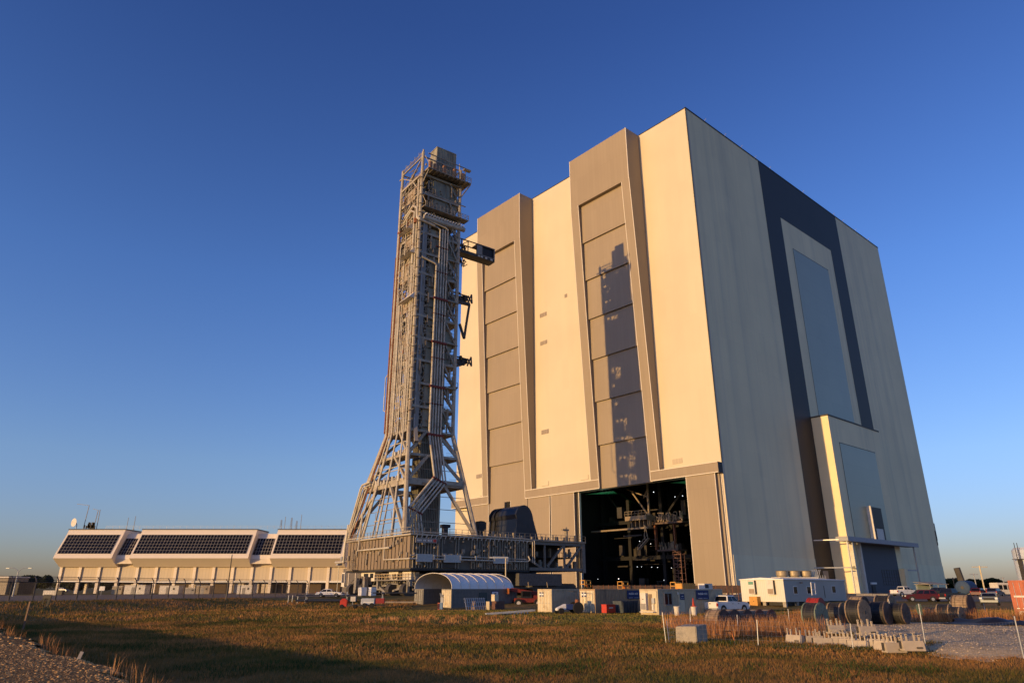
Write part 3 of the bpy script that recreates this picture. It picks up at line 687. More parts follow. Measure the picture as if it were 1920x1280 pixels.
    for k in range(6): mlbox(m, 11.6 + k * .58, 11.75 + k * .58, 7.15, 7.3, ZD, 39.5)
    m.build('shaft_rib', M_dsteel, core)
    # dark cable tray beside the near column
    m = MB(); mlbox(m, P0 - .15, P0 + .55, 4.6, 6.0, 39.6, 96.5); lb(m, (P0 + .1, 5.2, 40), (P0 - 1.5, 4.9, 36), .9); m.build('cable_tray', M_grey, t)
    m = MB(); lp(m, [(P0 + .2, 4.35, 38), (P0 + .2, 4.35, 110)], .09, 4); lp(m, [(P0 - .2, 4.9, 36), (P0 - .2, 4.9, 98)], .07, 4); m.build('cable', M_galv, t)
    # spiral hoops between tray and shaft
    m = MB()
    for z in np.arange(41, 95, 1.55):
        lb(m, (P0 + .5, 6.0, z), (P0 + .3, 7.2, z + (.9 if int(z * 2) % 2 else -.7)), .16)
        if int(z) % 3 == 0: m.ball(L(P0 + 1.2, 6.6, z), .42, 6, 4)
    for q in (6.3, 6.9): lp(m, [(P0 + 1.6, q, 40), (P0 + 1.6, q, 95)], .16, 5)
    m.build('cable_loop', M_pipe, t)
    # ---------------- pipe bundle
    m = MB(); qs = [9.0 + .8 * k for k in range(5)]
    tops = [84.5, 95.4, 95.8, 95.8, 96.2]; pf = P0 - .45
    bz = [27.8 - .3 * k for k in range(5)]
    for k, q in enumerate(qs):
        low = [(pf - 3.05, q + .15, bz[k]), (pf - 4.6, q - 7.2, 19.9 - .3 * k), (pf - 5.0, q - 6.6, ZD)]
        top = [(pf, q, tops[k])]
        if k == 0: top = [(P0 + 1.0, 4.6, tops[0] + 1.2), (pf, 4.8, tops[0] + 1.2), (pf, q - .5, tops[0] + .5)] + top
        if k == 1: top = [(pf + .1, 3.0, 96.6), (pf, q - .8, 95.8)] + top
        if k == 4: top = [(pf + .1, 2.9, 97.4), (pf, q - .6, 96.6)] + top
        if k == 0: pass
        lp(m, top + [(pf, q, 38.6)] + low, .22 if k else .3, 10)
    bun = bpy.data.objects.new('pipe_run', None); COL.objects.link(bun); bun.parent = t; m.build('pipe_bundle', M_pipe, bun, smooth=True)
    m = MB()
    for z in (38.2, 50.5, 62.4, 74.6): mlbox(m, pf - .42, pf + .42, 8.5, 12.8, z, z + .55)
    m.build('pipe_clamp', M_redcl, bun)
    m = MB()
    for z in (46.3, 58.4, 70.5, 82.6, 90): mlbox(m, pf - .3, pf + .3, 8.6, 12.6, z, z + .12)
    for k, q in enumerate(qs):
        for (a, b, f) in (((pf - 3.05, q + .15, bz[k]), (pf - 4.6, q - 7.2, 19.9 - .3 * k), .02), ((pf - 3.05, q + .15, bz[k]), (pf - 4.6, q - 7.2, 19.9 - .3 * k), .97)):
            A, B = Vector(a), Vector(b); c = A.lerp(B, f); c2 = A.lerp(B, f + .03); lp(m, [tuple(c), tuple(c2)], .38, 8)
    m.build('pipe_flange', M_redcl, bun)
    # thick pipes at the head of the bundle, wrapping round the sunlit side
    m = MB()
    lp(m, [(18, Q0 - .5, 100.8), (13.5, Q0 - .6, 102.2), (11.4, Q0 - .6, 100.6), (11, Q0 - .6, 97.4), (P0 - .4, 3.4, 96.6), (P0 - .5, 8, 96)], .38, 8)
    lp(m, [(19, Q0 - .5, 99.2), (14.4, Q0 - .7, 101), (12.4, Q0 - .7, 99.7), (12.3, Q0 - .7, 84)], .3, 8)
    lp(m, [(P0 - .3, 4.4, 97.7), (P0 - .3, 17.6, 98.0)], .7, 10)
    m.build('cross_pipe', M_pipe, t, smooth=True)
    m = MB()
    for k in range(15): c = (P0 - .9, 4.8 + k * .85, 98.5); m.ball(L(*c), .26, 6, 4); lb(m, (P0 - .5, 4.6 + k * .85, 98.1), (P0 - 1.2, 5.1 + k * .85, 98.8), .2)
    m.build('nozzle', M_white, t)
    m = MB(); lp(m, [(11.7, Q0 - .6, 97.4), (11.7, Q0 - .6, 96)], .6, 8); lp(m, [(20.4, Q0 - .4, 97), (22, Q0 - .4, 97.4)], .5, 7); m.build('rusty_flange', M_rust, t)
    # ---------------- sunlit east face: risers, panels, hoods
    m = MB(); mr = MB()
    for p, r, z0, z1, off in ((21.6, .2, 41, 106, -.55), (21.0, .14, 41, 96, -.5), (19.9, .17, 40, 92, -.55), (19.2, .12, 41, 78, -.6), (18.3, .26, 40, 74, -.6), (17.4, .13, 41, 100, -.45), (16.4, .13, 41, 70, -.5), (15.6, .2, 41, 62, -.4), (14.5, .1, 41, 98, -.35), (13.6, .15, 41, 90, -.3), (12.6, .2, 40, 96, -.4), (11.9, .1, 40, 110, -.35), (11.2, .1, 40, 110, -.5)):
        lo = leg((0, 0), 20)[1]
        f = (p - P0) / (P1 - P0); a = leg((0, 0), 26.6); b = leg((1, 0), 26.6); a2 = leg((0, 0), ZD + .2); b2 = leg((1, 0), ZD + .2)
        pm_ = (a[0] + (b[0] - a[0]) * f, a[1] + off, 26.6); pd = (a2[0] + (b2[0] - a2[0]) * f, a2[1] + off, ZD + .1)
        tgt = mr if p in (21.0,) else m
        lp(tgt, [(p, Q0 + off, z1), (p, Q0 + off, ZK), pm_, pd] if p in (21.6, 21.0, 19.9, 18.3, 15.6, 12.6) else [(p, Q0 + off, z1), (p, Q0 + off, ZK - .5)], r * 1.15, 7)
    lp(m, [(23.4, Q0 - .3, 56), (24.6, Q0 - .3, 55.4), (24.6, Q0 - .3, 46.5), (23.2, Q0 - .4, 46)], .14, 6)
    lp(m, [(34.2, -.1, 14.2), (29.6, .8, 26.8), (28.9, .9, 27.6), (24.6, 1.0, 28)], .3, 8)
    lp(m, [(33.4, -.1, 14.2), (29.0, .8, 26.2), (28.1, .9, 27.0), (24.2, 1.0, 27.2)], .18, 6)
    m.build('riser_pipe', M_pipe, t, smooth=True); 
    lp(mr, [(22.5, Q0 - .55, 40), (22.5, Q0 - .55, 66)], .3, 7); lp(mr, [(22.7, Q0 - .5, 66), (22.7, Q0 - .5, 90)], .16, 7); mr.build('rusty_riser', M_rust, t, smooth=True)
    m = MB()
    for (u, v, w, h) in ((757, 428, 5.2, 2.4), (760, 474, 6, 2.2), (759, 557, 6, 2.2)):
        p, z = ml_q(u + 6, v, Q0 - .8)
        m.add([L(p - w / 2, Q0, z + h / 2), L(p + w / 2, Q0, z + h / 2), L(p + w / 2, Q0 - 2.0, z - h / 2), L(p - w / 2, Q0 - 2.0, z - h / 2), L(p - w / 2, Q0, z - h / 2), L(p + w / 2, Q0, z - h / 2)],
              [(0, 1, 2, 3), (0, 3, 4), (1, 5, 2), (3, 2, 5, 4), (0, 4, 5, 1)])
    m.build('sloping_hood', M_offw, t)
    m = MB()
    for (p0, p1, z0, z1) in ((13.6, 18.0, 104.6, 108.4), (14.5, 19.5, 80.5, 86), (13, 17.5, 90.6, 93), (15, 20, 71, 74.5), (13.2, 16.5, 61, 65), (16, 20.5, 52, 55), (12.6, 15, 44, 47.5)):
        mlbox(m, p0, p1, Q0 - .25, Q0 - .05, z0, z1)
    m.build('face_panel', M_bpan, t)
    m = MB()
    mbs = [MB(), MB(), MB()]
    for k in range(330):
        m = mbs[(0, 1, 1, 2, 0, 1)[k % 6]]       # conduit and fittings crossing the sunlit face
        z = rr.uniform(41, 109); p = rr.uniform(P0, P1 - 2); w = rr.uniform(.8, 4.0)
        if rr.random() < .5: lb(m, (p, Q0 - rr.uniform(0, .6), z), (min(p + w, P1), Q0 - rr.uniform(0, .6), z + rr.uniform(-.1, .1)), rr.uniform(.07, .16))
        elif rr.random() < .5: lb(m, (p, Q0 - .3, z), (p, Q0 - .3, z + rr.uniform(1.5, 5.5)), rr.uniform(.08, .18))
        else: s_ = rr.uniform(.2, .6); mlbox(m, p, p + s_ * 1.4, Q0 - .5, Q0, z, z + s_ * 1.6)
    for m, mt_, nm_ in zip(mbs, (M_steel, M_steel2, M_rust), ('conduit', 'dull_conduit', 'rusty_conduit')): m.build(nm_, mt_, t)
    m = MB()
    for k in range(40):        # equipment inside the tower
        z = FL[rr.randrange(12)] - .2; p = rr.uniform(P0 + 1, P1 - 2.5); q = rr.uniform(Q0 + .8, 6.2)
        mlbox(m, p, p + rr.uniform(.8, 2.2), q, q + rr.uniform(.6, 1), z, z + rr.uniform(1.2, 4))
    for k in range(34):
        z = FL[rr.randrange(12)] - .2; p = rr.uniform(17.5, P1 - 2); q = rr.uniform(6.5, 12.5); mlbox(m, p, p + rr.uniform(1, 2.5), q, q + rr.uniform(1, 2.5), z, z + rr.uniform(1.5, 4.5))
    for i in range(12):
        z = FL[i]
        if i % 3 == 1: mlbox(m, 17.8, P1 - .9, 8.6, 8.8, z + .3, z + rr.uniform(3.2, 5.2))
        mlbox(m, P0 + 1.2, 13.2, 6.4, 6.6, z + .2, z + rr.uniform(2.5, 5))
    for i in range(12):        # stair flights along the far column line
        z = FL[i]; lb(m, (P1 - 1.2, 5, z), (P1 - 1.2, 11.5, z + 3), .9, .15); lb(m, (P1 - 2.4, 11.5, z + 3), (P1 - 2.4, 5, z + 6), .9, .15)
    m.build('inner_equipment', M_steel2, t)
    m = MB()
    for k in range(26): z = 41 + k * 2.75; m.box(P0 - .6, P0 + .5, -Q0 - .4, -Q0 + .6, z, z + .1)
    for k in range(30): z = 41.5 + k * 2.4; lb(m, (P0 - .4, Q0, z), (P0 - .9, Q0 + .5, z + .3), .09)
    m.build('column_collar', M_steel2, t)
    m = MB()
    for k in range(60):
        z = rr.choice((26.4, 26.4, 33.0)); f = rr.random(); a, b = leg((0, 0), z), leg((1, 0), z); p = a[0] + (b[0] - a[0]) * f; q = a[1] + rr.uniform(-.4, .8)
        s_ = rr.uniform(.12, .4); mlbox(m, p - s_, p + s_, q - s_, q + s_, z + .2, z + rr.uniform(.7, 2.0))
    for z in (29.5, 30.4, 36.2): a, b = leg((0, 0), z), leg((1, 0), z); lp(m, [(a[0], a[1] - .2, z), (b[0], b[1] - .2, z)], .12, 5)
    m.build('valve_manifold', M_pipe, t)
    m = MB()
    for f in (.18, .36, .52, .74):
        a, b = leg((0, 0), ZD), leg((1, 0), ZD); a2, b2 = leg((0, 0), 26), leg((1, 0), 26)
        lb(m, (a[0] + (b[0] - a[0]) * f, a[1], ZD), (a2[0] + (b2[0] - a2[0]) * f, a2[1], 26), .26)
    for z in (18, 21.8):
        a, b = leg((0, 0), z), leg((1, 0), z); lb(m, (a[0] + (b[0] - a[0]) * .1, a[1], z), (a[0] + (b[0] - a[0]) * .55, a[1], z), .24)
    m.build('base_strut', M_steel, tower)
    m = MB()
    for i in range(12):
        z = FL[i]
        for k in range(5):
            if rr.random() < (.3 if k < 2 else .55): continue
            p = P0 + .9 + k * 2.2; h0 = rr.uniform(.0, .8); mlbox(m, p, p + rr.uniform(1.5, 2.2), 4.3 + .4 * (k % 2), 4.45 + .4 * (k % 2), z + h0, z + rr.uniform(3.4, 5.5))
    m.build('gap_shade_panel', M_dsteel, t)  # dark panels added so the gaps in the sunlit face read as shade
    m = MB()
    for i in range(12):
        z = FL[i] + .1; mlbox(m, P0 + 1.0, P0 + 2.6, 6.3, 7.15, z, z + 5.4)
        if i > 2 and i % 4: mlbox(m, P0 + 3.2 + (i % 3), P1 - 5.5, 13.8, 15.2, z, z + (5.2, 3.4, 4.4)[i % 3])
    m.build('lift_machinery', M_dsteel, t)
    # secondary framing, catwalks and fittings on every half level
    ma, mb_, mc = MB(), MB(), MB()
    for i in range(12):
        z0 = FL[i]
        for hz_ in (1.9, 3.0, 4.1):
            lb(ma, (P0, Q0, z0 + hz_), (P1, Q0, z0 + hz_), .13)
            if i < 5: lb(ma, (P0 + .1, 13.8, z0 + hz_), (P0 + .1, Q1, z0 + hz_), .1)
        for k in range(7):
            p = P0 + .8 + k * 1.75; lb(ma, (p, Q0 + .1, z0), (p, Q0 + .1, z0 + 6), .14)
            if rr.random() < .6: lb(mb_, (p, Q0 + .05, z0 + rr.choice((0, 3))), (p + 1.75, Q0 + .05, z0 + 3 + rr.choice((0, 3))), .1)
        for k in range(12):
            q = rr.uniform(4.6, 15.4); h = rr.uniform(.5, 3); z = z0 + rr.uniform(0, 4.5)
            mlbox(mb_ if k % 2 else mc, P0 - rr.uniform(.15, .55), P0 + .1, q, q + rr.uniform(.15, .5), z, z + h) if not 8.2 < q < 13 else mlbox(mb_, P0 - .1, P0 + .3, q, q + .25, z, z + .3)
        for k in range(6):
            q = rr.uniform(4.6, 15); lb(mb_, (P0 - .2, q, z0 + rr.uniform(.5, 5)), (P0 - .2, min(q + rr.uniform(.6, 2.4), 15.8), z0 + rr.uniform(.5, 5)), .1)
        # catwalk on the west side and brackets on the south edge
        if i % 2: mlbox(mb_, P0 + 1, P0 + 6, Q1, Q1 + 1.1, z0 - .2, z0); lb(mb_, (P0 + 1, Q1 + 1.05, z0 + 1.1), (P0 + 6, Q1 + 1.05, z0 + 1.1), .09); lb(mb_, (P0 + 1, Q1 + 1.05, z0), (P0 + 1, Q1 + 1.05, z0 + 1.1), .09)
        for k in range(9): p = rr.uniform(P0 + .3, P1 - .8); z = z0 + rr.uniform(.2, 5); s_ = rr.uniform(.25, .75); mlbox(mc if k % 3 else mb_, p, p + s_, Q0 - .35, Q0 + .1, z, z + s_ * rr.uniform(.6, 2))
        # lattice between cable tray and shaft
        for hz_ in (0, 1.5, 3, 4.5): lb(ma, (P0 + .1, 6.0, z0 + hz_), (P0 + .1, 7.4, z0 + hz_), .13)
        lb(ma, (P0 + .1, 6.0, z0), (P0 + .1, 7.4, z0 + 3), .1); lb(ma, (P0 + .1, 7.4, z0 + 3), (P0 + .1, 6.0, z0 + 6), .1)
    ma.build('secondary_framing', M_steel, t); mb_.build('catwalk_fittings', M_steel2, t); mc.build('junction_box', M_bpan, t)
    m = MB()
    for k in range(60):
        p = rr.uniform(P0 + .5, P1 - 1); q = rr.uniform(Q0, Q1); z = 112.7 + rr.uniform(-4.5, 3.4); s_ = rr.uniform(.15, .6)
        if p < P0 + 5 and q > 7.5: continue
        mlbox(m, p, p + s_ * 2, q, q + s_, z, z + s_ * rr.uniform(1, 3))
    for k in range(26):
        p = rr.uniform(P0, P1 - 3); z = 112.7 + rr.uniform(-6, 4); lb(m, (p, Q0 + rr.uniform(0, .5), z), (p + rr.uniform(1, 3.5), Q0 + rr.uniform(0, .5), z + rr.uniform(-1, 1)), .13)
    mlbox(m, P0 + 5, P1 - .4, 5, 15, 112.2, 112.5); mlbox(m, P0 + 6, P1 - 2, 7, 12, 112.5, 115.4)
    m.build('top_deck_equipment', M_steel2, t)
    # splayed base: extra struts, stair and platforms
    m = MB()
    for z in (17.2, 20.2, 23.2, 29.6, 36.3):
        for a_, b_ in (((0, 0), (1, 0)), ((0, 0), (0, 1))):
            pa_, pb_ = leg(a_, z), leg(b_, z); lb(m, (*pa_, z), (*pb_, z), .13)
    for z0_, z1_ in ((ZD, 20), (20, 26), (26.4, 33), (33, 39)):
        for f in (.2, .5, .78):
            a0_, b0_, a1_, b1_ = leg((0, 0), z0_), leg((1, 0), z0_), leg((0, 0), z1_), leg((1, 0), z1_)
            lb(m, (a0_[0] + (b0_[0] - a0_[0]) * f, a0_[1] + .5, z0_), (a1_[0] + (b1_[0] - a1_[0]) * (f + .1), a1_[1] + .5, z1_), .12)
    m.build('thin_strut', M_steel2, t)
    # ---------------- top works
    ZR = 112.7
    m = MB(); mlbox(m, P0 - 2.4, P1, Q0 + .6, Q1 + 2.2, ZR - .5, ZR - .2); mlbox(m, P0 - 1.8, P0 + .6, Q0 + .2, Q1 + 2.0, 100.3, 100.6); m.build('top_platform', M_steel2, t)
    m = MB()
    for k in range(11): lb(m, (P0 - 2.4, Q0 + .6 + k * 1.35, ZR - .75), (P0 + 1, Q0 + .6 + k * 1.35, ZR - .75), .2)
    lb(m, (P0 - 2.3, Q1 + 2.1, ZR - .7), (P0, Q1, ZR - 5), .25); lb(m, (P0 - 2.2, Q0 + .9, ZR - .7), (P0, Q0, ZR - 5), .25)
    m.build('platform_joist', M_steel2, t)
    m = MB()
    for z0, q1 in ((ZR, Q1 + 2.2), (100.6, Q1 + 2.0)):
        pp = P0 - (2.4 if z0 == ZR else 1.8)
        for k in range(13): q = Q0 + .6 + k * (q1 - Q0 - .6) / 12; lb(m, (pp, q, z0 - .3), (pp, q, z0 + 1.4), .12)
        for h in (.4, .9, 1.35): lb(m, (pp, Q0 + .6, z0 + h), (pp, q1, z0 + h), .1)
        lb(m, (pp, Q0 + .4, z0 + 4.0), (pp + .2, q1 - 1, z0 + 4.0), .22)
        lb(m, (pp, Q0 + .6, z0 + 1), (pp + 1.5, Q0 + .2, z0 + 4), .12)
    m.build('top_railing', M_steel, t)
    m = MB()
    for key in K:
        p, q = corners[key]; lp(m, [(p, q, ZT - 1), (p, q, ZR + 5.6 - (1.2 if q > 10 else 0))], .42, 8)
    a, b, c, d = [corners[k] for k in K]
    for (A, B) in ((a, b), (b, c), (c, d), (d, a)): lb(m, (*A, ZR + 4.2), (*B, ZR + 4.2), .3)
    lb(m, (a[0], a[1], ZR + 4.2), (b[0], b[1], ZR - 4), .25); lb(m, (b[0], b[1], ZR + 3), (16, b[1], ZR - 1), .22)
    for k in range(14):
        p = P0 + .4 + k * .85; lb(m, (p, Q0 - .2, ZR + 4.2), (p, Q0 - .2, ZR + 5.4 + (k % 3) * .5), .12)
    lb(m, (P0, Q0 - .2, ZR + 5.3), (P1, Q0 - .2, ZR + 5.3), .12)
    lp(m, [(P0 + .8, Q0 + .5, ZR + 3), (P0 + .8, Q0 + .5, ZR + 7)], .3, 6)
    lp(m, [(P1 + .4, Q0, ZR + 3.3), (P1 + 1.6, Q0, ZR + 3.3)], .25, 6)
    lp(m, [(P0 - 1, Q1 + 1, ZR), (P0 - 1, Q1 + 1, ZR + 4)], .18, 6); mlbox(m, P0 - 1.6, P0 - .6, Q1 + .4, Q1 + 2.6, ZR + 4.2, ZR + 4.7)
    lp(m, [(P0 - 1, Q1 - 1, ZR), (P0 - 1, Q1 - 1, ZR + 5.6)], .15, 5); lp(m, [(P1, 8, ZR + 3), (P1, 8, ZR + 6)], .12, 5)
    m.build('top_frame', M_steel, t)
    qa, za = ml_p(820, 277, P0 + .9); qb, zb = ml_p(855, 290, P0 + .9)
    m = MB(); mlbox(m, P0 + .9, P0 + 4.6, qa, qb, ZR - .2, (za + zb) / 2); pen = m.build('machine_room', M_corr, t)
    m = MB()
    for k in range(13): q = qa + (qb - qa) * k / 12; mlbox(m, P0 + .78, P0 + .9, q - .06, q + .06, ZR, (za + zb) / 2 - .1)
    mlbox(m, P0 + .8, P0 + 4.7, qa - .1, qb + .1, (za + zb) / 2, (za + zb) / 2 + .25); m.build('machine_room_rib', M_corr, pen)
    m = MB(); mlbox(m, P0 + 4.7, P0 + 6.2, qa + .2, qa + 4.2, ZR + 1, (za + zb) / 2 - .9); m.build('machine_room_annex', M_bpan, pen)
    m = MB()
    for q, h in ((5.2, 2.6), (9.6, 3.0), (13, 3.2), (15.8, 2.8), (6.6, 2.4)): mlbox(m, P0 - 1.4, P0 - .6, q, q + .8, ZR, ZR + h)
    m.build('winch', mat('rusty_brown_winch', (0.36, 0.17, 0.08), var=0.35, scale=2), t)
    # ---------------- swing arms
    M_arm = mat('dark_arm_steel', (0.07, 0.062, 0.055), rough=0.6, var=0.4, scale=1.2, dirt=(0.11, 0.06, 0.03))
    pa = 15.5
    q0, z0 = ml_p(868, 500, pa); q1, z1 = ml_p(922, 487, pa)
    m = MB(); mlbox(m, pa - 1.5, pa + 1.5, Q1, q1, z1 - 1.5, z1 - .6); mlbox(m, pa - 1.7, pa + 1.7, q1 - 4.5, q1 - .2, z1 + 2.4, z1 + 2.7)
    for q in (Q1 + 1, Q1 + 3.2, Q1 + 5.4, q1 - 4.4, q1 - .4):
        for p in (pa - 1.5, pa + 1.5): lb(m, (p, q, z1 - 1), (p, q, z1 + 2.6), .22)
    for p in (pa - 1.5, pa + 1.5):
        lb(m, (p, Q1, z1 + 2.6), (p, q1 - 4.4, z1 + 2.7), .25); lb(m, (p, Q1, z1 + 2.6), (p, Q1 + 5, z1 - 1), .2); lb(m, (p, Q1 + 1, z1 - .8), (p, Q1 + 5.4, z1 + 2.5), .18)
    arm = m.build('access_arm', M_arm, t)
    m = MB(); mlbox(m, pa - 1.6, pa - 1.45, q1 - 6.3, q1 - 4.4, z1 - .5, z1 + 2.4); mlbox(m, pa - 1.65, pa + 1.6, q1 - 4.6, q1, z1 - .65, z1 - .4); mlbox(m, pa - 1.6, pa + 1.6, q1 - 6.2, q1, z1 + 2.7, z1 + 2.85); mlbox(m, pa - 1.6, pa + 1.6, q1 - .25, q1, z1 - .5, z1 + 2.7)
    m.build('white_room', M_grey, arm)
    m = MB(); mlbox(m, pa - 1.3, pa + 1.2, q1 - 4.3, q1 - .3, z1 - .4, z1 + 2.3); m.build('arm_cabin', M_black, arm)
    m = MB()
    for k in range(34):
        q = rr.uniform(Q1 + .2, Q1 + 5.2); z = z1 + rr.uniform(-4.6, 1.8); lp(m, [(pa - rr.uniform(.5, 1.7), q, z), (pa - rr.uniform(.5, 1.7), q + rr.uniform(-.8, .8), z - rr.uniform(.8, 2.2)), (pa - 1, q + rr.uniform(-1.2, 1.2), z - rr.uniform(.2, 1))], rr.uniform(.09, .2), 5)
    mlbox(m, pa - 1.2, pa + 1, Q1, Q1 + 2.2, z1 - 5.6, z1 - 1.4)
    m.build('arm_hose', M_arm, arm)
    m = MB()
    for q in (q1 - 6, q1 - 5, q1 - 3.5, q1 - 1.6): mlbox(m, pa - 1.75, pa - 1.6, q, q + .7, z1 - 1.35, z1 - .85)
    m.build('arm_fitting', M_offw, arm)
    for (u, v, dz, ln) in ((883, 563, 0, 4.6), (882, 680, 0, 4.6)):
        q, z = ml_p(u, v, pa)
        m = MB(); lb(m, (pa, Q1, z - 1.2), (pa, q - 1.3, z + .1), 1.0, 1.3); lb(m, (pa - .8, Q1, z + .6), (pa - .8, q - 1.2, z + .5), .3); lb(m, (pa + .8, Q1, z + .6), (pa + .8, q - 1.2, z + .5), .3)
        lb(m, (pa - .6, q - 1.4, z - 1.3), (pa - .6, q - .2, z + 1.5), .32); lb(m, (pa - .6, q - 1.4, z + .8), (pa - .6, q, z - 1.2), .32); lb(m, (pa - .6, q - .2, z + 1.5), (pa - .6, q, z - 1.2), .3)
        lb(m, (pa, Q1, z - 4.0), (pa, q - 2.2, z - .5), .35); lb(m, (pa, Q1, z - 3.2), (pa, q - 2.6, z - 1), 1.4, .5)
        for k in range(9): qq = rr.uniform(Q1, q - .6); m.ball(L(pa - rr.uniform(.3, 1), qq, z + rr.uniform(-1.2, .8)), rr.uniform(.2, .5), 6, 4)
        m.build('umbilical_arm', M_arm, t)
    qa, za = ml_p(866, 575, pa); qb, zb = ml_p(878, 572, pa); qc, zc = ml_p(868, 636, pa)
    m = MB(); lb(m, (pa, Q1 + 1.0, za), (pa, Q1 + .6, zc + 6), 1.6, 2.2); lb(m, (pa - .6, qb, zb), (pa - .6, qc + .3, zc + 2.5), .5); lb(m, (pa - .6, qc - 1.6, zc + 4), (pa - .6, qc, zc), .55); lb(m, (pa - .6, qc + .4, zc + 3), (pa - .6, qc, zc), .5); lb(m, (pa - .6, Q1, za + .8), (pa - .6, qb, zb), .8)
    m.build('folded_arm', M_arm, t)
    m = MB()
    for z in (FL[2] + 1.2, FL[1] + .5): 
        mlbox(m, pa - 3, pa + 2.5, Q1, Q1 + 2.4, z, z + .25); lb(m, (pa - 3, Q1, z - 2), (pa - 3, Q1 + 2.2, z), .2)
        for q in (Q1 + .4, Q1 + 1.4, Q1 + 2.3): lb(m, (pa - 3, q, z + .2), (pa - 3, q, z + 1.4), .1)
        lb(m, (pa - 3, Q1, z + 1.35), (pa - 3, Q1 + 2.3, z + 1.35), .08)
        break
    m.build('side_balcony', M_arm, t)
    # shaded upper clutter in the west bay
    m = MB()
    for k in range(26):
        z = FL[3 + rr.randrange(9)]; q = rr.uniform(13.3, 15.4); p = rr.uniform(P0 + 1, P1 - 3)
        mlbox(m, p, p + rr.uniform(1, 3), q, min(q + rr.uniform(.6, 2), Q1 + .2), z - .2, z + rr.uniform(1, 4.8))
    mlbox(m, P0 + 4, P1 - 2, 13.3, 15.6, FL[4], FL[6]); mlbox(m, P0 + 4, P1 - 2, 13.3, 15.6, FL[7], FL[9])
    m.build('west_bay_equipment', M_dsteel, t)
    return t
MLAUNCH = build_ml()

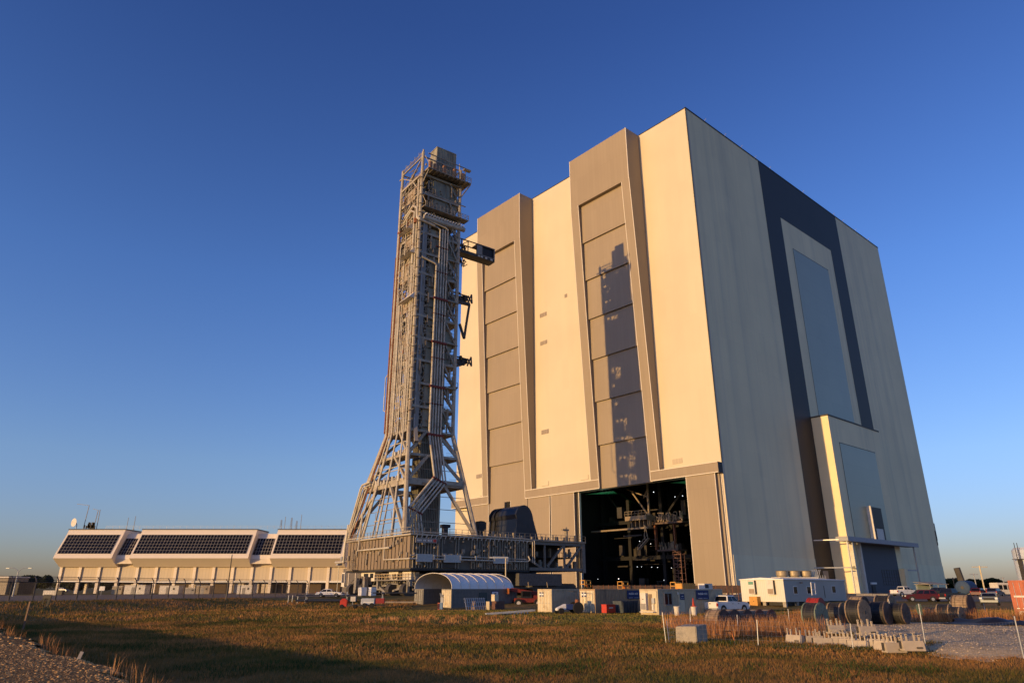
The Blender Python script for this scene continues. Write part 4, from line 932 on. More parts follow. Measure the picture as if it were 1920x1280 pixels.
def build_crawler():
    g = 1.35
    t = thing('crawler_transporter', 'low flat crawler carrier with tracked corner trucks parked under the launch platform', 'crawler', MN + mel * 0 + Vector((0, 0, g)), MROT)
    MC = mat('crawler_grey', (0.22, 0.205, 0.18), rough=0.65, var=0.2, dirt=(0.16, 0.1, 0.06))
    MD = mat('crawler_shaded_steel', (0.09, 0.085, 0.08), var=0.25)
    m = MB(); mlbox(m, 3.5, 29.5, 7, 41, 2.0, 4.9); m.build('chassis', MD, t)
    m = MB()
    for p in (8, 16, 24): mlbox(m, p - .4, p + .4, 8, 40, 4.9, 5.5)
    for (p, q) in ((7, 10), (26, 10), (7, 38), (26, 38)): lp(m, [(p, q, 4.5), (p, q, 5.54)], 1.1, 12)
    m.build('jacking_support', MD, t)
    for (pc, qc) in ((6, 6), (27, 6), (6, 42), (27, 42)):
        m = MB(); mlbox(m, pc - 2.4, pc + 2.4, qc - 4.5, qc + 4.5, .9, 2.4); mlbox(m, pc - 1.2, pc + 1.2, qc - 1.5, qc + 1.5, 2.4, 4.2)
        tr = m.build('corner_truck', MC, t)
        for s in (-1, 1):
            m = MB(); poly = []
            for k in range(9): a = math.pi / 2 + math.pi * k / 8; poly.append((-(qc - 5.2) - 1.35 * math.cos(a) * 1, 1.35 + 1.35 * math.sin(a)))
            poly = [(-(qc + 5.2 + 1.3 * math.sin(a)), 1.3 + 1.3 * math.cos(a)) for a in [math.pi * k / 8 for k in range(9)]] + [(-(qc - 5.2 - 1.3 * math.sin(a)), 1.3 - 1.3 * math.cos(a)) for a in [math.pi * k / 8 for k in range(9)]]
            m.prism(poly, 0, pc + s * 2.5 - (.0 if s > 0 else 1.6), pc + s * 2.5 + (1.6 if s > 0 else .0))
            for k in range(14): q = qc - 5.2 + k * .8; mlbox(m, pc + s * 2.5 - (.1 if s > 0 else 1.7), pc + s * 2.5 + (1.7 if s > 0 else .1), q - .3, q + .3, 2.55, 2.72)
            m.build('track', M_dsteel, tr)
    # lit machinery along the sunlit end
    rr = random.Random(5); m = MB()
    for k in range(9):
        p = 2 + k * 3.1; lb(m, (p, 2.2, 4.9), (p + rr.uniform(-2, 2), 3, 2.4), .32)
    for p in np.arange(3, 31, 2.4): mlbox(m, p, p + 1.5, 3.2, 5.4, 2.2, 2.2 + rr.uniform(1.2, 3.0))
    mlbox(m, 1, 31, 1.8, 3.4, 2.0, 2.3); mlbox(m, 1, 17, .2, 1.6, 3.2, 3.4); lb(m, (2, 1.2, 2.2), (10, .6, .8), .4); lb(m, (12, 1, .6), (18, 1.6, 2.2), .5); lb(m, (1, 1.8, 1.4), (31, 1.8, 1.4), .35)
    for k in range(40): p = rr.uniform(0, 31); q = rr.uniform(0, 5); s_ = rr.uniform(.15, .5); mlbox(m, p - s_, p + s_, q - s_, q + s_, rr.uniform(.3, 3), rr.uniform(3, 4.6))
    for k in range(60): p = rr.uniform(1, 31); q = rr.uniform(1, 6); s_ = rr.uniform(.1, .3); lb(m, (p, q, rr.uniform(.6, 4.5)), (p + rr.uniform(-2.2, 2.2), q + rr.uniform(-1, 1), rr.uniform(.6, 4.8)), s_)
    for p in (10.5, 14.5, 18.5): mlbox(m, p, p + 3, 3.5, 8, 1.0, 4.6)
    m.build('end_machinery', MC, t)
    m = MB()
    for k in range(14): p = 1 + k * 1.25; lb(m, (p, .3, 3.4), (p, .3, 4.6), .1)
    for h in (4.0, 4.58): lb(m, (1, .3, h), (17.3, .3, h), .09)
    for k in range(7): lb(m, (-2 - k * .05, 2 + k * 5.6, 1.8), (-2, 2 + k * 5.6, 3), .09)
    m.build('walkway_rail', mat('sand_yellow_rail', (0.5, 0.36, 0.18)), t)
    m = MB(); mlbox(m, 19.5, 27, 1.4, 3.2, 3.2, 5.2); mlbox(m, 3, 7, 2, 4, 3.2, 5.0); mlbox(m, 9, 13.5, 2, 4, 3.3, 5.1); cb = m.build('control_cabin', M_offw, t)
    m = MB(); mlbox(m, 20.3, 22, 1.34, 1.4, 3.9, 4.9); mlbox(m, 23, 25.4, 1.34, 1.4, 3.9, 4.9); mlbox(m, 10, 11, 1.94, 2, 3.6, 4.6); m.build('cabin_window', M_glass, cb)
    m = MB()
    for w in ((0, 1), (1.9, 2.1)): pass
    mlbox(m, 35.2, 35.4, 0, .3, 2.2, 5.2); mlbox(m, 33.4, 33.6, 0, .3, 2.2, 5.2); mlbox(m, 33.4, 35.4, 0, .3, 5.0, 5.3); mlbox(m, 33.4, 35.4, 0, .3, 2.0, 2.9); lp(m, [(34.4, .2, 2), (32, 1.8, 2.1)], .15); m.build('window_frame_cage', M_offw, t)
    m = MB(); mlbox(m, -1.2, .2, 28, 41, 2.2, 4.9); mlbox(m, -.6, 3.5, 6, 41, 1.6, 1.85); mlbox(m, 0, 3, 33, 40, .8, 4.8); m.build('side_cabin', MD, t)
    return t
build_crawler()

# ================================================================== launch control building (left)
def build_lcc():
    M_l = panelled('warm_white_concrete', (0.80, 0.70, 0.57), 0, 12, 30, line=0.9, lw=0.04, var=0.02)
    M_l2 = panelled('ribbed_wall_panel', (0.58, 0.49, 0.36), 0, 1.1, 30, line=0.8, lw=0.06, var=0.03)
    M_mull = mat('pale_window_mullion', (0.24, 0.22, 0.2))
    X0 = -156.8; Y = 250.0
    t = thing('control_center', 'long low white control building with slanted dark window walls over square columns', 'building', (X0, Y, 0), 0)
    ZT = 22.4
    # profile (y towards the viewer is negative): roof edge, window head, window sill, lip, undercut
    P_roof = (0.0, ZT); P_head = (-.9, 20.6); P_sill = (-4.9, 14.1); P_lip = (-5.6, 12.6); P_und = (-1.2, 9.9)
    blocks = [(0, 20.0, 16), (26, 66.6, 35), (74, 99, 20)]
    for (x0, x1, nc) in blocks:
        m = MB(); poly = [(12, ZT), P_roof, P_head, P_sill, P_lip, P_und, (12, 9.9)]
        m.prism(poly, 0, x0, x1); blk = m.build('window_block', M_l, t)
        m = MB(); w0, w1 = x0 + .7, x1 - 1.1
        dy, dz = P_sill[0] - P_head[0], P_sill[1] - P_head[1]; ln = math.hypot(dy, dz); ny, nz = dz / ln, -dy / ln   # outward
        def S(x, f, off): return (x, P_head[0] + dy * f + ny * off, P_head[1] + dz * f + nz * off)
        m.add([S(w0, 0, .05), S(w1, 0, .05), S(w1, 1, .05), S(w0, 1, .05)], [(0, 1, 2, 3)])
        gl = m.build('window_glass_wall', M_glass, blk)
        m = MB()
        for k in range(nc + 1):
            x = w0 + (w1 - w0) * k / nc; m.beam(S(x, 0, .09), S(x, 1, .09), .1, .06)
        for k in range(7): m.beam(S(w0, k / 6, .09), S(w1, k / 6, .09), .06, .07)
        m.build('window_mullion', M_mull, gl)
        m = MB(); m.box(x0 - .2, x1 + .2, -.15, 12, ZT, ZT + .3); m.build('roof_coping', M_dsteel, blk)
    for (x0, x1, nc) in ((20, 26, 6), (66.6, 74, 7)):
        m = MB(); poly = [(12, ZT - 1.2), (2.2, ZT - 1.2), (1.6, 20.1), (-2.6, 13.8), (-3.0, 12.6), (-2.6, 10.9), (2, 10.9), (12, 10.9)]
        m.prism(poly, 0, x0, x1); blk = m.build('link_block', M_l, t)
        m = MB(); dy, dz = -4.2, -6.3; ln = math.hypot(dy, dz); ny, nz = dz / ln, -dy / ln
        def S(x, f, off): return (x, 1.6 + dy * f + ny * off, 20.1 + dz * f + nz * off)
        m.add([S(x0 + .3, .1, .05), S(x1 - .3, .1, .05), S(x1 - .3, 1, .05), S(x0 + .3, 1, .05)], [(0, 1, 2, 3)]); gl = m.build('window_glass_wall', M_glass, blk)
        m = MB()
        for k in range(nc + 1): x = x0 + .3 + (x1 - x0 - .6) * k / nc; m.beam(S(x, .1, .1), S(x, 1, .1), .13, .08)
        for k in range(6): m.beam(S(x0, .1 + .18 * k, .1), S(x1, .1 + .18 * k, .1), .08, .1)
        m.build('window_mullion', M_mull, gl)
    MB().box(0.5, 99, -.15, 11, 5.4, 9.9).build('ribbed_wall', M_l2, t)
    MB().box(20, 26, .1, .3, 5.4, 10.9).build('ribbed_wall', M_l2, t); MB().box(66.6, 74, .1, .3, 5.4, 10.9).build('ribbed_wall', M_l2, t)
    MB().box(0, 99, -.45, .3, 4.8, 5.4).build('floor_edge', M_white, t)
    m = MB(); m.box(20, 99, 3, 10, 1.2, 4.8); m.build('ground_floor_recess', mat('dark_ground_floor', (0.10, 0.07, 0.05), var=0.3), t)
    m = MB()
    xs = list(np.arange(0, 100, 6.62))
    for x in xs: m.box(x, x + .95, -.62, -.2, 1, 9.9)
    m.build('column', M_l, t)
    m = MB()
    for x in (4.2, 7.6): m.box(x, x + .8, 3, 3.8, 1, 4.8)
    m.build('rear_column', M_l, t)
    m = MB()
    for (x0, x1, zt) in ((60.5, 64.0, 4.7), (67.5, 69.2, 4.5), (70.2, 73.5, 4.5), (25, 29, 4.4), (45, 49, 4.2)): m.box(x0, x1, .6, 2.9, 1.2, zt)
    m.build('ground_floor_wall', M_l2, t)
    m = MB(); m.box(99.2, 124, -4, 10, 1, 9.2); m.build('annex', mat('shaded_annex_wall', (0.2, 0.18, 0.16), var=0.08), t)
    m = MB()
    for x in (101, 103.3, 105.6, 108): m.box(x, x + .25, -4.1, -4, 1, 9.2)
    m.build('annex_pilaster', M_l, t)
    m = MB()
    for x in np.arange(12, 99, 2.4): m.box(x - .03, x + .03, 1.5, 1.56, ZT + .3, ZT + 1.5)
    for z in (.9, 1.5): m.box(12, 99, 1.5, 1.55, ZT + z - .05, ZT + z)
    m.build('roof_railing', M_galv, t)
    base = Vector((X0, Y, 0))
    # roof aerials, each its own thing
    def aerial(u, vt, label, kind, r=.09, dx=0):
        p = far(u, 992, Y + 4); top = far(u, vt, Y + 4).z
        o = thing('roof_aerial', label, 'antenna', (p.x, Y + 4, ZT + .3), 0, 'aerials on the control building roof')
        m = MB(); h = top - ZT - .3
        if kind == 'mast': m.pipe([(0, 0, 0), (0, 0, h)], r, 5); m.box(-.25, .25, -.25, .25, 0, .25)
        if kind == 'lattice':
            for a in (-.35, .35): m.pipe([(a, 0, 0), (a * .5, 0, h)], .06, 4)
            for k in range(int(h / .9)): m.beam((-.33, 0, k * .9), (.33, 0, k * .9 + .8), .06)
            m.pipe([(0, .3, 0), (0, .2, h)], .06, 4)
        if kind == 'arm': m.pipe([(-.25, 0, 0), (.2, 0, h)], .12, 5)
        m.build('mast', M_grey, o)
        if kind == 'arm': MB().beam((.2, 0, h), (dx, 0, h + .5), .13).build('arm', M_grey, o)
        return o
    aerial(157, 947, 'tall leaning roof mast with a long horizontal arm beside the white dish', 'arm', dx=-4.3)
    aerial(176, 956, 'shorter roof mast with stubby arm, third pole right of the white dish', 'arm', dx=-1.8)
    aerial(180.5, 955, 'slim roof mast closest to the right of the stubby armed pole', 'mast', .12)
    aerial(237, 970, 'thin dark aerial over the first roof gap, shorter of two', 'mast')
    aerial(250, 967, 'thin dark aerial over the first roof gap, taller of two', 'mast')
    aerial(438, 984, 'tiny aerial alone in the middle of the long roof', 'mast', .06)
    for i, (u, v, k) in enumerate(((526, 974, 'lattice'), (533, 968, 'mast'), (545, 970, 'lattice'), (555, 976, 'lattice'), (563, 964, 'mast'))):
        aerial(u, v, ('leftmost lattice aerial in the roof cluster above the right window block', 'whip aerial between the first and second lattice aerials of the roof cluster', 'tallest lattice aerial in the middle of the roof cluster', 'short lattice aerial fourth from left in the roof cluster', 'tallest thin whip aerial at the right end of the roof cluster')[i], k)
    p = far(144, 984, Y + 3)
    o = thing('satellite_dish', 'round cream satellite dish on a post on the far left roof', 'satellite dish', (p.x, Y + 3, ZT + .3), R(-25))
    m = MB(); secs = []
    for k in range(5):
        rr_ = 1.45 * (k + .05) / 4; secs.append([(rr_ * math.cos(a), -.7 + .28 * (k / 4) ** 2 * -2.2, 2.4 + rr_ * math.sin(a)) for a in [2 * math.pi * j / 18 for j in range(18)]])
    m.loft(secs); m.build('dish', M_offw, o, smooth=True)
    m = MB(); m.pipe([(0, -.4, 2.4), (0, 0, 1.6), (0, 0, 0)], .14); m.build('post', M_galv, o)
    p = far(166, 985, Y + 3)
    o = thing('roof_equipment', 'dark cluttered rooftop instrument rack between dish and leaning masts', 'equipment', (p.x, Y + 3, ZT + .3), 0)
    m = MB(); rr = random.Random(2)
    for k in range(16): x = rr.uniform(-1.8, 1.8); m.box(x, x + rr.uniform(.2, .6), 0, .5, rr.uniform(0, 1), rr.uniform(1.2, 2.6))
    m.box(-2, 2, 0, .6, 0, .25); m.build('rack', M_dsteel, o)
build_lcc()

# ================================================================== ground
def soil_material(name, kind):
    m = bpy.data.materials.new(name); m.use_nodes = True; n = m.node_tree.nodes; l = m.node_tree.links; b = n['Principled BSDF']
    b.inputs['Roughness'].default_value = 0.95; b.inputs['Specular IOR Level'].default_value = 0.1
    tc = n.new('ShaderNodeTexCoord')
    def noise(s, d=6, r=.6):
        x = n.new('ShaderNodeTexNoise'); x.inputs['Scale'].default_value = s; x.inputs['Detail'].default_value = d; x.inputs['Roughness'].default_value = r
        l.new(tc.outputs['Object'], x.inputs[0]); return x.outputs[0]
    def ramp(src, stops):
        r = n.new('ShaderNodeValToRGB'); l.new(src, r.inputs[0]); e = r.color_ramp.elements
        e[0].position, e[0].color = stops[0][0], (*stops[0][1], 1); e[1].position, e[1].color = stops[-1][0], (*stops[-1][1], 1)
        for p, c in stops[1:-1]: q = e.new(p); q.color = (*c, 1)
        return r.outputs[0]
    def mix(f, a, c):
        x = n.new('ShaderNodeMixRGB'); l.new(f, x.inputs[0]); l.new(a, x.inputs[1]); l.new(c, x.inputs[2]); return x.outputs[0]
    if kind == 'grass':
        a = ramp(noise(.09, 7, .65), [(.36, (0.14, 0.14, 0.03)), (.5, (0.22, 0.16, 0.045)), (.62, (0.34, 0.19, 0.07))])
        f = ramp(noise(2.5, 8, .75), [(.35, (0.05, 0.05, 0.015)), (.7, (0.32, 0.21, 0.08))])
        k = n.new('ShaderNodeMixRGB'); k.inputs[0].default_value = .45; l.new(a, k.inputs[1]); l.new(f, k.inputs[2]); out = k.outputs[0]; bs, bd = 3.0, .12
    elif kind == 'gravel':
        v = n.new('ShaderNodeTexVoronoi'); v.inputs['Scale'].default_value = 22; l.new(tc.outputs['Object'], v.inputs[0])
        sp = n.new('ShaderNodeSeparateColor'); l.new(v.outputs['Color'], sp.inputs[0])
        out = ramp(sp.outputs[0], [(.1, (0.12, 0.062, 0.02)), (.5, (0.27, 0.145, 0.048)), (.9, (0.44, 0.25, 0.09))]); bs, bd = 13, .05
    elif kind == 'yard':
        out = mix(ramp(noise(.22, 8, .7), [(.46, (0, 0, 0)), (.62, (1, 1, 1))]), ramp(noise(4, 9, .8), [(.35, (0.5, 0.35, 0.18)), (.65, (0.82, 0.6, 0.33))]), ramp(noise(3, 8, .8), [(.4, (0.2, 0.16, 0.07)), (.62, (0.6, 0.48, 0.36))])); bs, bd = 7, .08
    elif kind == 'road':
        out = ramp(noise(.8, 8, .7), [(.35, (0.20, 0.145, 0.095)), (.65, (0.32, 0.235, 0.155))]); bs, bd = 8, .02
    l.new(out, b.inputs['Base Color'])
    if kind == 'gravel':
        h = v.outputs['Distance']
    else: h = noise(bs, 8, .7)
    bp = n.new('ShaderNodeBump'); bp.inputs['Strength'].default_value = .7; bp.inputs['Distance'].default_value = bd; l.new(h, bp.inputs['Height']); l.new(bp.outputs[0], b.inputs['Normal'])
    return m
def sheet(name, xs, ys, zf, m, mask=None):
    X, Y = np.meshgrid(xs, ys); Z = zf(X, Y); nx, ny = len(xs), len(ys)
    v = np.stack([X.ravel(), Y.ravel(), Z.ravel()], 1)
    i = np.arange(nx * ny).reshape(ny, nx); f = np.stack([i[:-1, :-1], i[:-1, 1:], i[1:, 1:], i[1:, :-1]], -1).reshape(-1, 4)
    if mask is not None:
        c = v[f].mean(1); f = f[mask(c[:, 0], c[:, 1])]
    me = bpy.data.meshes.new(name); me.from_pydata(v.tolist(), [], f.tolist()); me.validate()
    used = set(f.ravel().tolist()); bm = bmesh.new(); bm.from_mesh(me); bmesh.ops.delete(bm, geom=[q for q in bm.verts if not q.link_faces], context='VERTS'); bm.to_mesh(me); bm.free()
    for p in me.polygons: p.use_smooth = True
    me.materials.append(m); o = bpy.data.objects.new(name, me); COL.objects.link(o); return o
xs = np.concatenate([-np.geomspace(9000, 132, 14), np.arange(-130, -40, 1.5), np.arange(-40, 45, .7), np.arange(45, 130, 1.5), np.geomspace(132, 9000, 14)])
ys = np.concatenate([-np.geomspace(3000, 42, 8), np.arange(-40, 0, 2), np.arange(0, 70, .6), np.arange(70, 170, 1.6), np.geomspace(172, 12000, 18)])
M_soil = soil_material('dry_grass_soil', 'grass'); M_grav = soil_material('crushed_river_rock', 'gravel'); M_yard = soil_material('pale_shell_rock', 'yard'); M_road = soil_material('dusty_asphalt', 'road')
struct(sheet('ground', xs, ys, T, M_soil))
def edge_s(x, y): return 4.35 + 0.25 * np.sin(y * 0.7) + 0.12 * np.sin(y * 2.3 + 1)
def on_bank(x, y): return (x * NRM[0] + y * NRM[1]) < edge_s(x, y) + .25 + .12 * np.sin(y * 5.1) + .1 * np.sin(x * 7.7)
struct(sheet('gravel_bank', np.arange(-90, 20, .4), np.arange(-25, 110, .4), lambda x, y: T(x, y) + .02, M_grav, mask=lambda x, y: on_bank(x, y) & (x * NRM[0] + y * NRM[1] > -40)))
def in_yard(x, y, w=0.0):
    n = .9 * np.sin(x * .8 + y * .3) + .7 * np.sin(x * .31 - y * 1.1 + 2) + .4 * np.sin(2.3 * x + y)
    return (y + n > 31.5 - w + .1 * (x - 20)) & (y + n < 60 + w * 1.5 + .05 * (x - 20)) & (x + n * .6 - .12 * (y - 40) > 20.9 - w) & (x < 95)
struct(sheet('gravel_yard', np.arange(14, 100, .35), np.arange(28, 70, .35), lambda x, y: T(x, y) + .025, M_yard, mask=in_yard))
def fence_front(x, y): return (x + 65) * .9 - (y - 92) * .43
struct(sheet('road', np.arange(-150, 60, 2.0), np.arange(70, 250, 2.0), lambda x, y: T(x, y) + .03, M_road, mask=lambda x, y: (fence_front(x, y) < 5.0) & (fence_front(x, y) > -70)))
struct(sheet('parking_lot', np.arange(30, 260, 3.0), np.arange(104, 300, 3.0), lambda x, y: T(x, y) + .03, M_road, mask=lambda x, y: (y > 112) & (x > 10)))

# ------------------------------------------------------------------ grass, stones, weeds
def blades(name, pts, hgt, wid, m, lean=.5, seed=1, kind='stuff', cols=None):
    rg = np.random.default_rng(seed); n = len(pts)
    a = rg.uniform(0, 2 * np.pi, n); h = hgt * rg.uniform(.55, 1.3, n); w = wid * rg.uniform(.6, 1.3, n); ln = rg.uniform(0, lean, n) * h; la = rg.uniform(0, 2 * np.pi, n)
    dx, dy = np.cos(a) * w / 2, np.sin(a) * w / 2; ox, oy = np.cos(la) * ln, np.sin(la) * ln
    v = np.empty((n, 5, 3)); z0 = pts[:, 2] - .03
    v[:, 0] = np.stack([pts[:, 0] - dx, pts[:, 1] - dy, z0], 1); v[:, 1] = np.stack([pts[:, 0] + dx, pts[:, 1] + dy, z0], 1)
    v[:, 2] = np.stack([pts[:, 0] + dx * .75 + ox * .35, pts[:, 1] + dy * .75 + oy * .35, z0 + h * .55], 1); v[:, 3] = np.stack([pts[:, 0] - dx * .75 + ox * .35, pts[:, 1] - dy * .75 + oy * .35, z0 + h * .55], 1)
    v[:, 4] = np.stack([pts[:, 0] + ox, pts[:, 1] + oy, z0 + h], 1)
    i = np.arange(n) * 5
    loops = np.stack([i, i + 1, i + 2, i + 3, i + 3, i + 2, i + 4], 1).ravel()
    me = bpy.data.meshes.new(name); me.vertices.add(n * 5); me.vertices.foreach_set('co', v.ravel()); me.loops.add(n * 7); me.loops.foreach_set('vertex_index', loops.astype(np.int32))
    me.polygons.add(n * 2); st = np.stack([np.arange(n) * 7, np.arange(n) * 7 + 4], 1).ravel(); me.polygons.foreach_set('loop_start', st.astype(np.int32))
    me.update(); at_ = me.attributes.new('tone', 'FLOAT', 'POINT'); at_.data.foreach_set('value', np.repeat(rg.uniform(0, 1, n), 5).astype(np.float32))
    me.validate(); me.materials.append(m); o = bpy.data.objects.new(name, me); COL.objects.link(o); o['kind'] = kind; return o
def blade_material(name, lo, mid, hi, patch=.09, bias=0.0):
    m = bpy.data.materials.new(name); m.use_nodes = True; n = m.node_tree.nodes; l = m.node_tree.links; b = n['Principled BSDF']
    b.inputs['Roughness'].default_value = .8; b.inputs['Specular IOR Level'].default_value = .15
    at_ = n.new('ShaderNodeAttribute'); at_.attribute_name = 'tone'
    tc = n.new('ShaderNodeTexCoord'); no = n.new('ShaderNodeTexNoise'); no.inputs['Scale'].default_value = patch * 1.6; no.inputs['Detail'].default_value = 8; no.inputs['Roughness'].default_value = .68; l.new(tc.outputs['Object'], no.inputs[0])
    mr = n.new('ShaderNodeMapRange'); mr.inputs[1].default_value = .34; mr.inputs[2].default_value = .66; l.new(no.outputs[0], mr.inputs[0])
    a1 = n.new('ShaderNodeMath'); a1.operation = 'MULTIPLY_ADD'; a1.inputs[1].default_value = .55; l.new(at_.outputs['Fac'], a1.inputs[0])
    a0 = n.new('ShaderNodeMath'); a0.operation = 'MULTIPLY_ADD'; a0.inputs[1].default_value = 1.05; a0.inputs[2].default_value = -.3 + bias; l.new(mr.outputs[0], a0.inputs[0]); l.new(a0.outputs[0], a1.inputs[2])
    r = n.new('ShaderNodeValToRGB'); l.new(a1.outputs[0], r.inputs[0]); e = r.color_ramp.elements
    e[0].position, e[0].color = .15, (*lo, 1); e[1].position, e[1].color = .95, (*hi, 1); q = e.new(.5); q.color = (*mid, 1)
    l.new(r.outputs[0], b.inputs['Base Color']); tr = n.new('ShaderNodeBsdfTranslucent'); l.new(r.outputs[0], tr.inputs[0]); mx = n.new('ShaderNodeMixShader'); mx.inputs[0].default_value = .25
    l.new(b.outputs[0], mx.inputs[1]); l.new(tr.outputs[0], mx.inputs[2]); l.new(mx.outputs[0], n['Material Output'].inputs[0]); return m
def scatter(n, y0, y1, seed, keep, spread=.8):
    rg = np.random.default_rng(seed); u = rg.uniform(0, 1, n); y = np.sqrt(y0 * y0 + u * (y1 * y1 - y0 * y0)); x = rg.uniform(-spread, spread, n) * y
    k = keep(x, y); x, y = x[k], y[k]; return np.stack([x, y, T(x, y)], 1)
def field(x, y):
    s = x * NRM[0] + y * NRM[1]; return (s > edge_s(x, y) + .5) & ~in_yard(x, y, -.4) & (fence_front(x, y) > 6)
M_b1 = blade_material('field_grass', (0.10, 0.10, 0.022), (0.25, 0.145, 0.042), (0.48, 0.225, 0.078))
M_b2 = blade_material('dry_tall_grass', (0.26, 0.10, 0.033), (0.44, 0.19, 0.07), (0.58, 0.31, 0.13), bias=.1)
M_b3 = blade_material('green_weed', (0.03, 0.06, 0.015), (0.05, 0.085, 0.02), (0.10, 0.11, 0.03))
blades('field_grass', scatter(230000, 9, 34, 1, field), .15, .016, M_b1, .8, 1)
blades('field_grass', scatter(230000, 34, 66, 2, lambda x, y: field(x, y) & ~((y > 62) & (x > -16))), .18, .042, M_b1, .7, 2)
blades('field_grass', scatter(110000, 64, 118, 21, lambda x, y: field(x, y) & ((x < -14) | (x + (y - 62) * .6 < -14))), .24, .09, M_b1, .5, 21)
blades('mown_grass', scatter(130000, 60, 96, 3, lambda x, y: field(x, y) & (x > -24)), .13, .08, blade_material('mown_lawn', (0.12, 0.13, 0.026), (0.2, 0.165, 0.042), (0.32, 0.19, 0.06)), .5, 3)
def edge_strip(x, y):
    s = x * NRM[0] + y * NRM[1]; n = np.sin(x * 1.7 + y * .6) + np.sin(y * .9 - x * .35 + 1.3); e = edge_s(x, y)
    return (s > e + .15) & (s < e + 2.4) & (n > -.2)
blades('tall_grass', scatter(60000, 7, 60, 4, edge_strip), .48, .014, M_b2, .5, 4)
def spool_strip(x, y): 
    n = np.sin(x * 1.1) + np.sin(y * .8 + x * .5); return (x > 12.5) & (x < 62) & (y > 45 + .1 * x) & (y < 60 + .16 * x) & ~in_yard(x, y, 0) & (n > -1.1)
blades('tall_grass', scatter(150000, 40, 80, 5, spool_strip), 1.0, .034, M_b2, .35, 5)
def stripe2(x, y): return (y > 62 + np.sin(x)) & (y < 72 + 1.5 * np.sin(x * .7)) & (x > -16) & (x < 1.5 + 2.5 * np.sin(y * 1.9)) & (np.sin(x * 2.1) + np.sin(y * 1.4 + x) + .7 * np.sin(5 * x + y) > .1)
blades('tall_grass', scatter(26000, 62, 74, 6, stripe2), .35, .05, M_b2, .5, 6)
def weeds(x, y):
    n = np.sin(x * .55 + 1.2 * np.sin(y * .3)) + np.sin(y * .62 + 2.1) + .6 * np.sin(x * 1.7 - y * .9); return field(x, y) & (n > .95)
blades('weeds', scatter(130000, 14, 60, 7, weeds), .2, .04, M_b3, .9, 7)
def stones(name, pts, r0, r1, m, seed):
    rg = np.random.default_rng(seed); b0 = np.array([(1, 0, 0), (-1, 0, 0), (0, 1, 0), (0, -1, 0), (0, 0, 1), (0, 0, -1), (.6, .6, .5), (-.6, .6, .5), (.6, -.6, .5), (-.6, -.6, .5)], float)
    fc = np.array([(0, 6, 8), (1, 9, 7), (2, 7, 6), (3, 8, 9), (4, 6, 7), (4, 7, 9), (4, 9, 8), (4, 8, 6), (0, 2, 6), (1, 7, 2), (0, 8, 3), (1, 3, 9), (0, 5, 2), (2, 5, 1), (1, 5, 3), (3, 5, 0)])
    n = len(pts); r = r0 * (r1 / r0) ** rg.uniform(0, 1, n) ; sc = rg.uniform(.6, 1.25, (n, 3)) * r[:, None]; sc[:, 2] *= .65
    a = rg.uniform(0, 6.28, n); jit = rg.normal(0, .14, (n, 10, 3)); b = (b0[None] + jit) * sc[:, None]
    x = b[..., 0] * np.cos(a)[:, None] - b[..., 1] * np.sin(a)[:, None]; y = b[..., 0] * np.sin(a)[:, None] + b[..., 1] * np.cos(a)[:, None]
    v = np.stack([x, y, b[..., 2]], -1) + pts[:, None]; f = (fc[None] + (np.arange(n) * 10)[:, None, None]).reshape(-1)
    me = bpy.data.meshes.new(name); me.vertices.add(n * 10); me.vertices.foreach_set('co', v.ravel()); me.loops.add(len(f)); me.loops.foreach_set('vertex_index', f.astype(np.int32)); me.polygons.add(len(f) // 3)
    me.polygons.foreach_set('loop_start', (np.arange(len(f) // 3) * 3).astype(np.int32)); me.update()
    at_ = me.attributes.new('tone', 'FLOAT', 'POINT'); at_.data.foreach_set('value', np.repeat(rg.uniform(0, 1, n), 10).astype(np.float32)); me.validate()
    me.materials.append(m); o = bpy.data.objects.new(name, me); COL.objects.link(o); o['kind'] = 'stuff'; return o
def stone_material(name, lo, hi):
    m = bpy.data.materials.new(name); m.use_nodes = True; n = m.node_tree.nodes; l = m.node_tree.links
    a = n.new('ShaderNodeAttribute'); a.attribute_name = 'tone'; r = n.new('ShaderNodeValToRGB'); l.new(a.outputs['Fac'], r.inputs[0]); r.color_ramp.elements[0].color = (*lo, 1); r.color_ramp.elements[1].color = (*hi, 1)
    l.new(r.outputs[0], n['Principled BSDF'].inputs['Base Color']); n['Principled BSDF'].inputs['Roughness'].default_value = .9; return m
M_st = stone_material('river_rock', (0.16, 0.08, 0.026), (0.85, 0.48, 0.17))
stones('bank_stones', scatter(150000, 8, 27, 8, lambda x, y: on_bank(x, y) & (x < 0), .85), .02, .058, M_st, 8)
stones('bank_stones', scatter(16000, 26, 48, 9, lambda x, y: on_bank(x, y), .85), .05, .1, M_st, 9)
stones('yard_stones', scatter(90000, 29, 66, 10, lambda x, y: in_yard(x, y, 0), .85), .028, .075, stone_material('shell_rock', (0.5, 0.34, 0.16), (0.9, 0.68, 0.4)), 10)

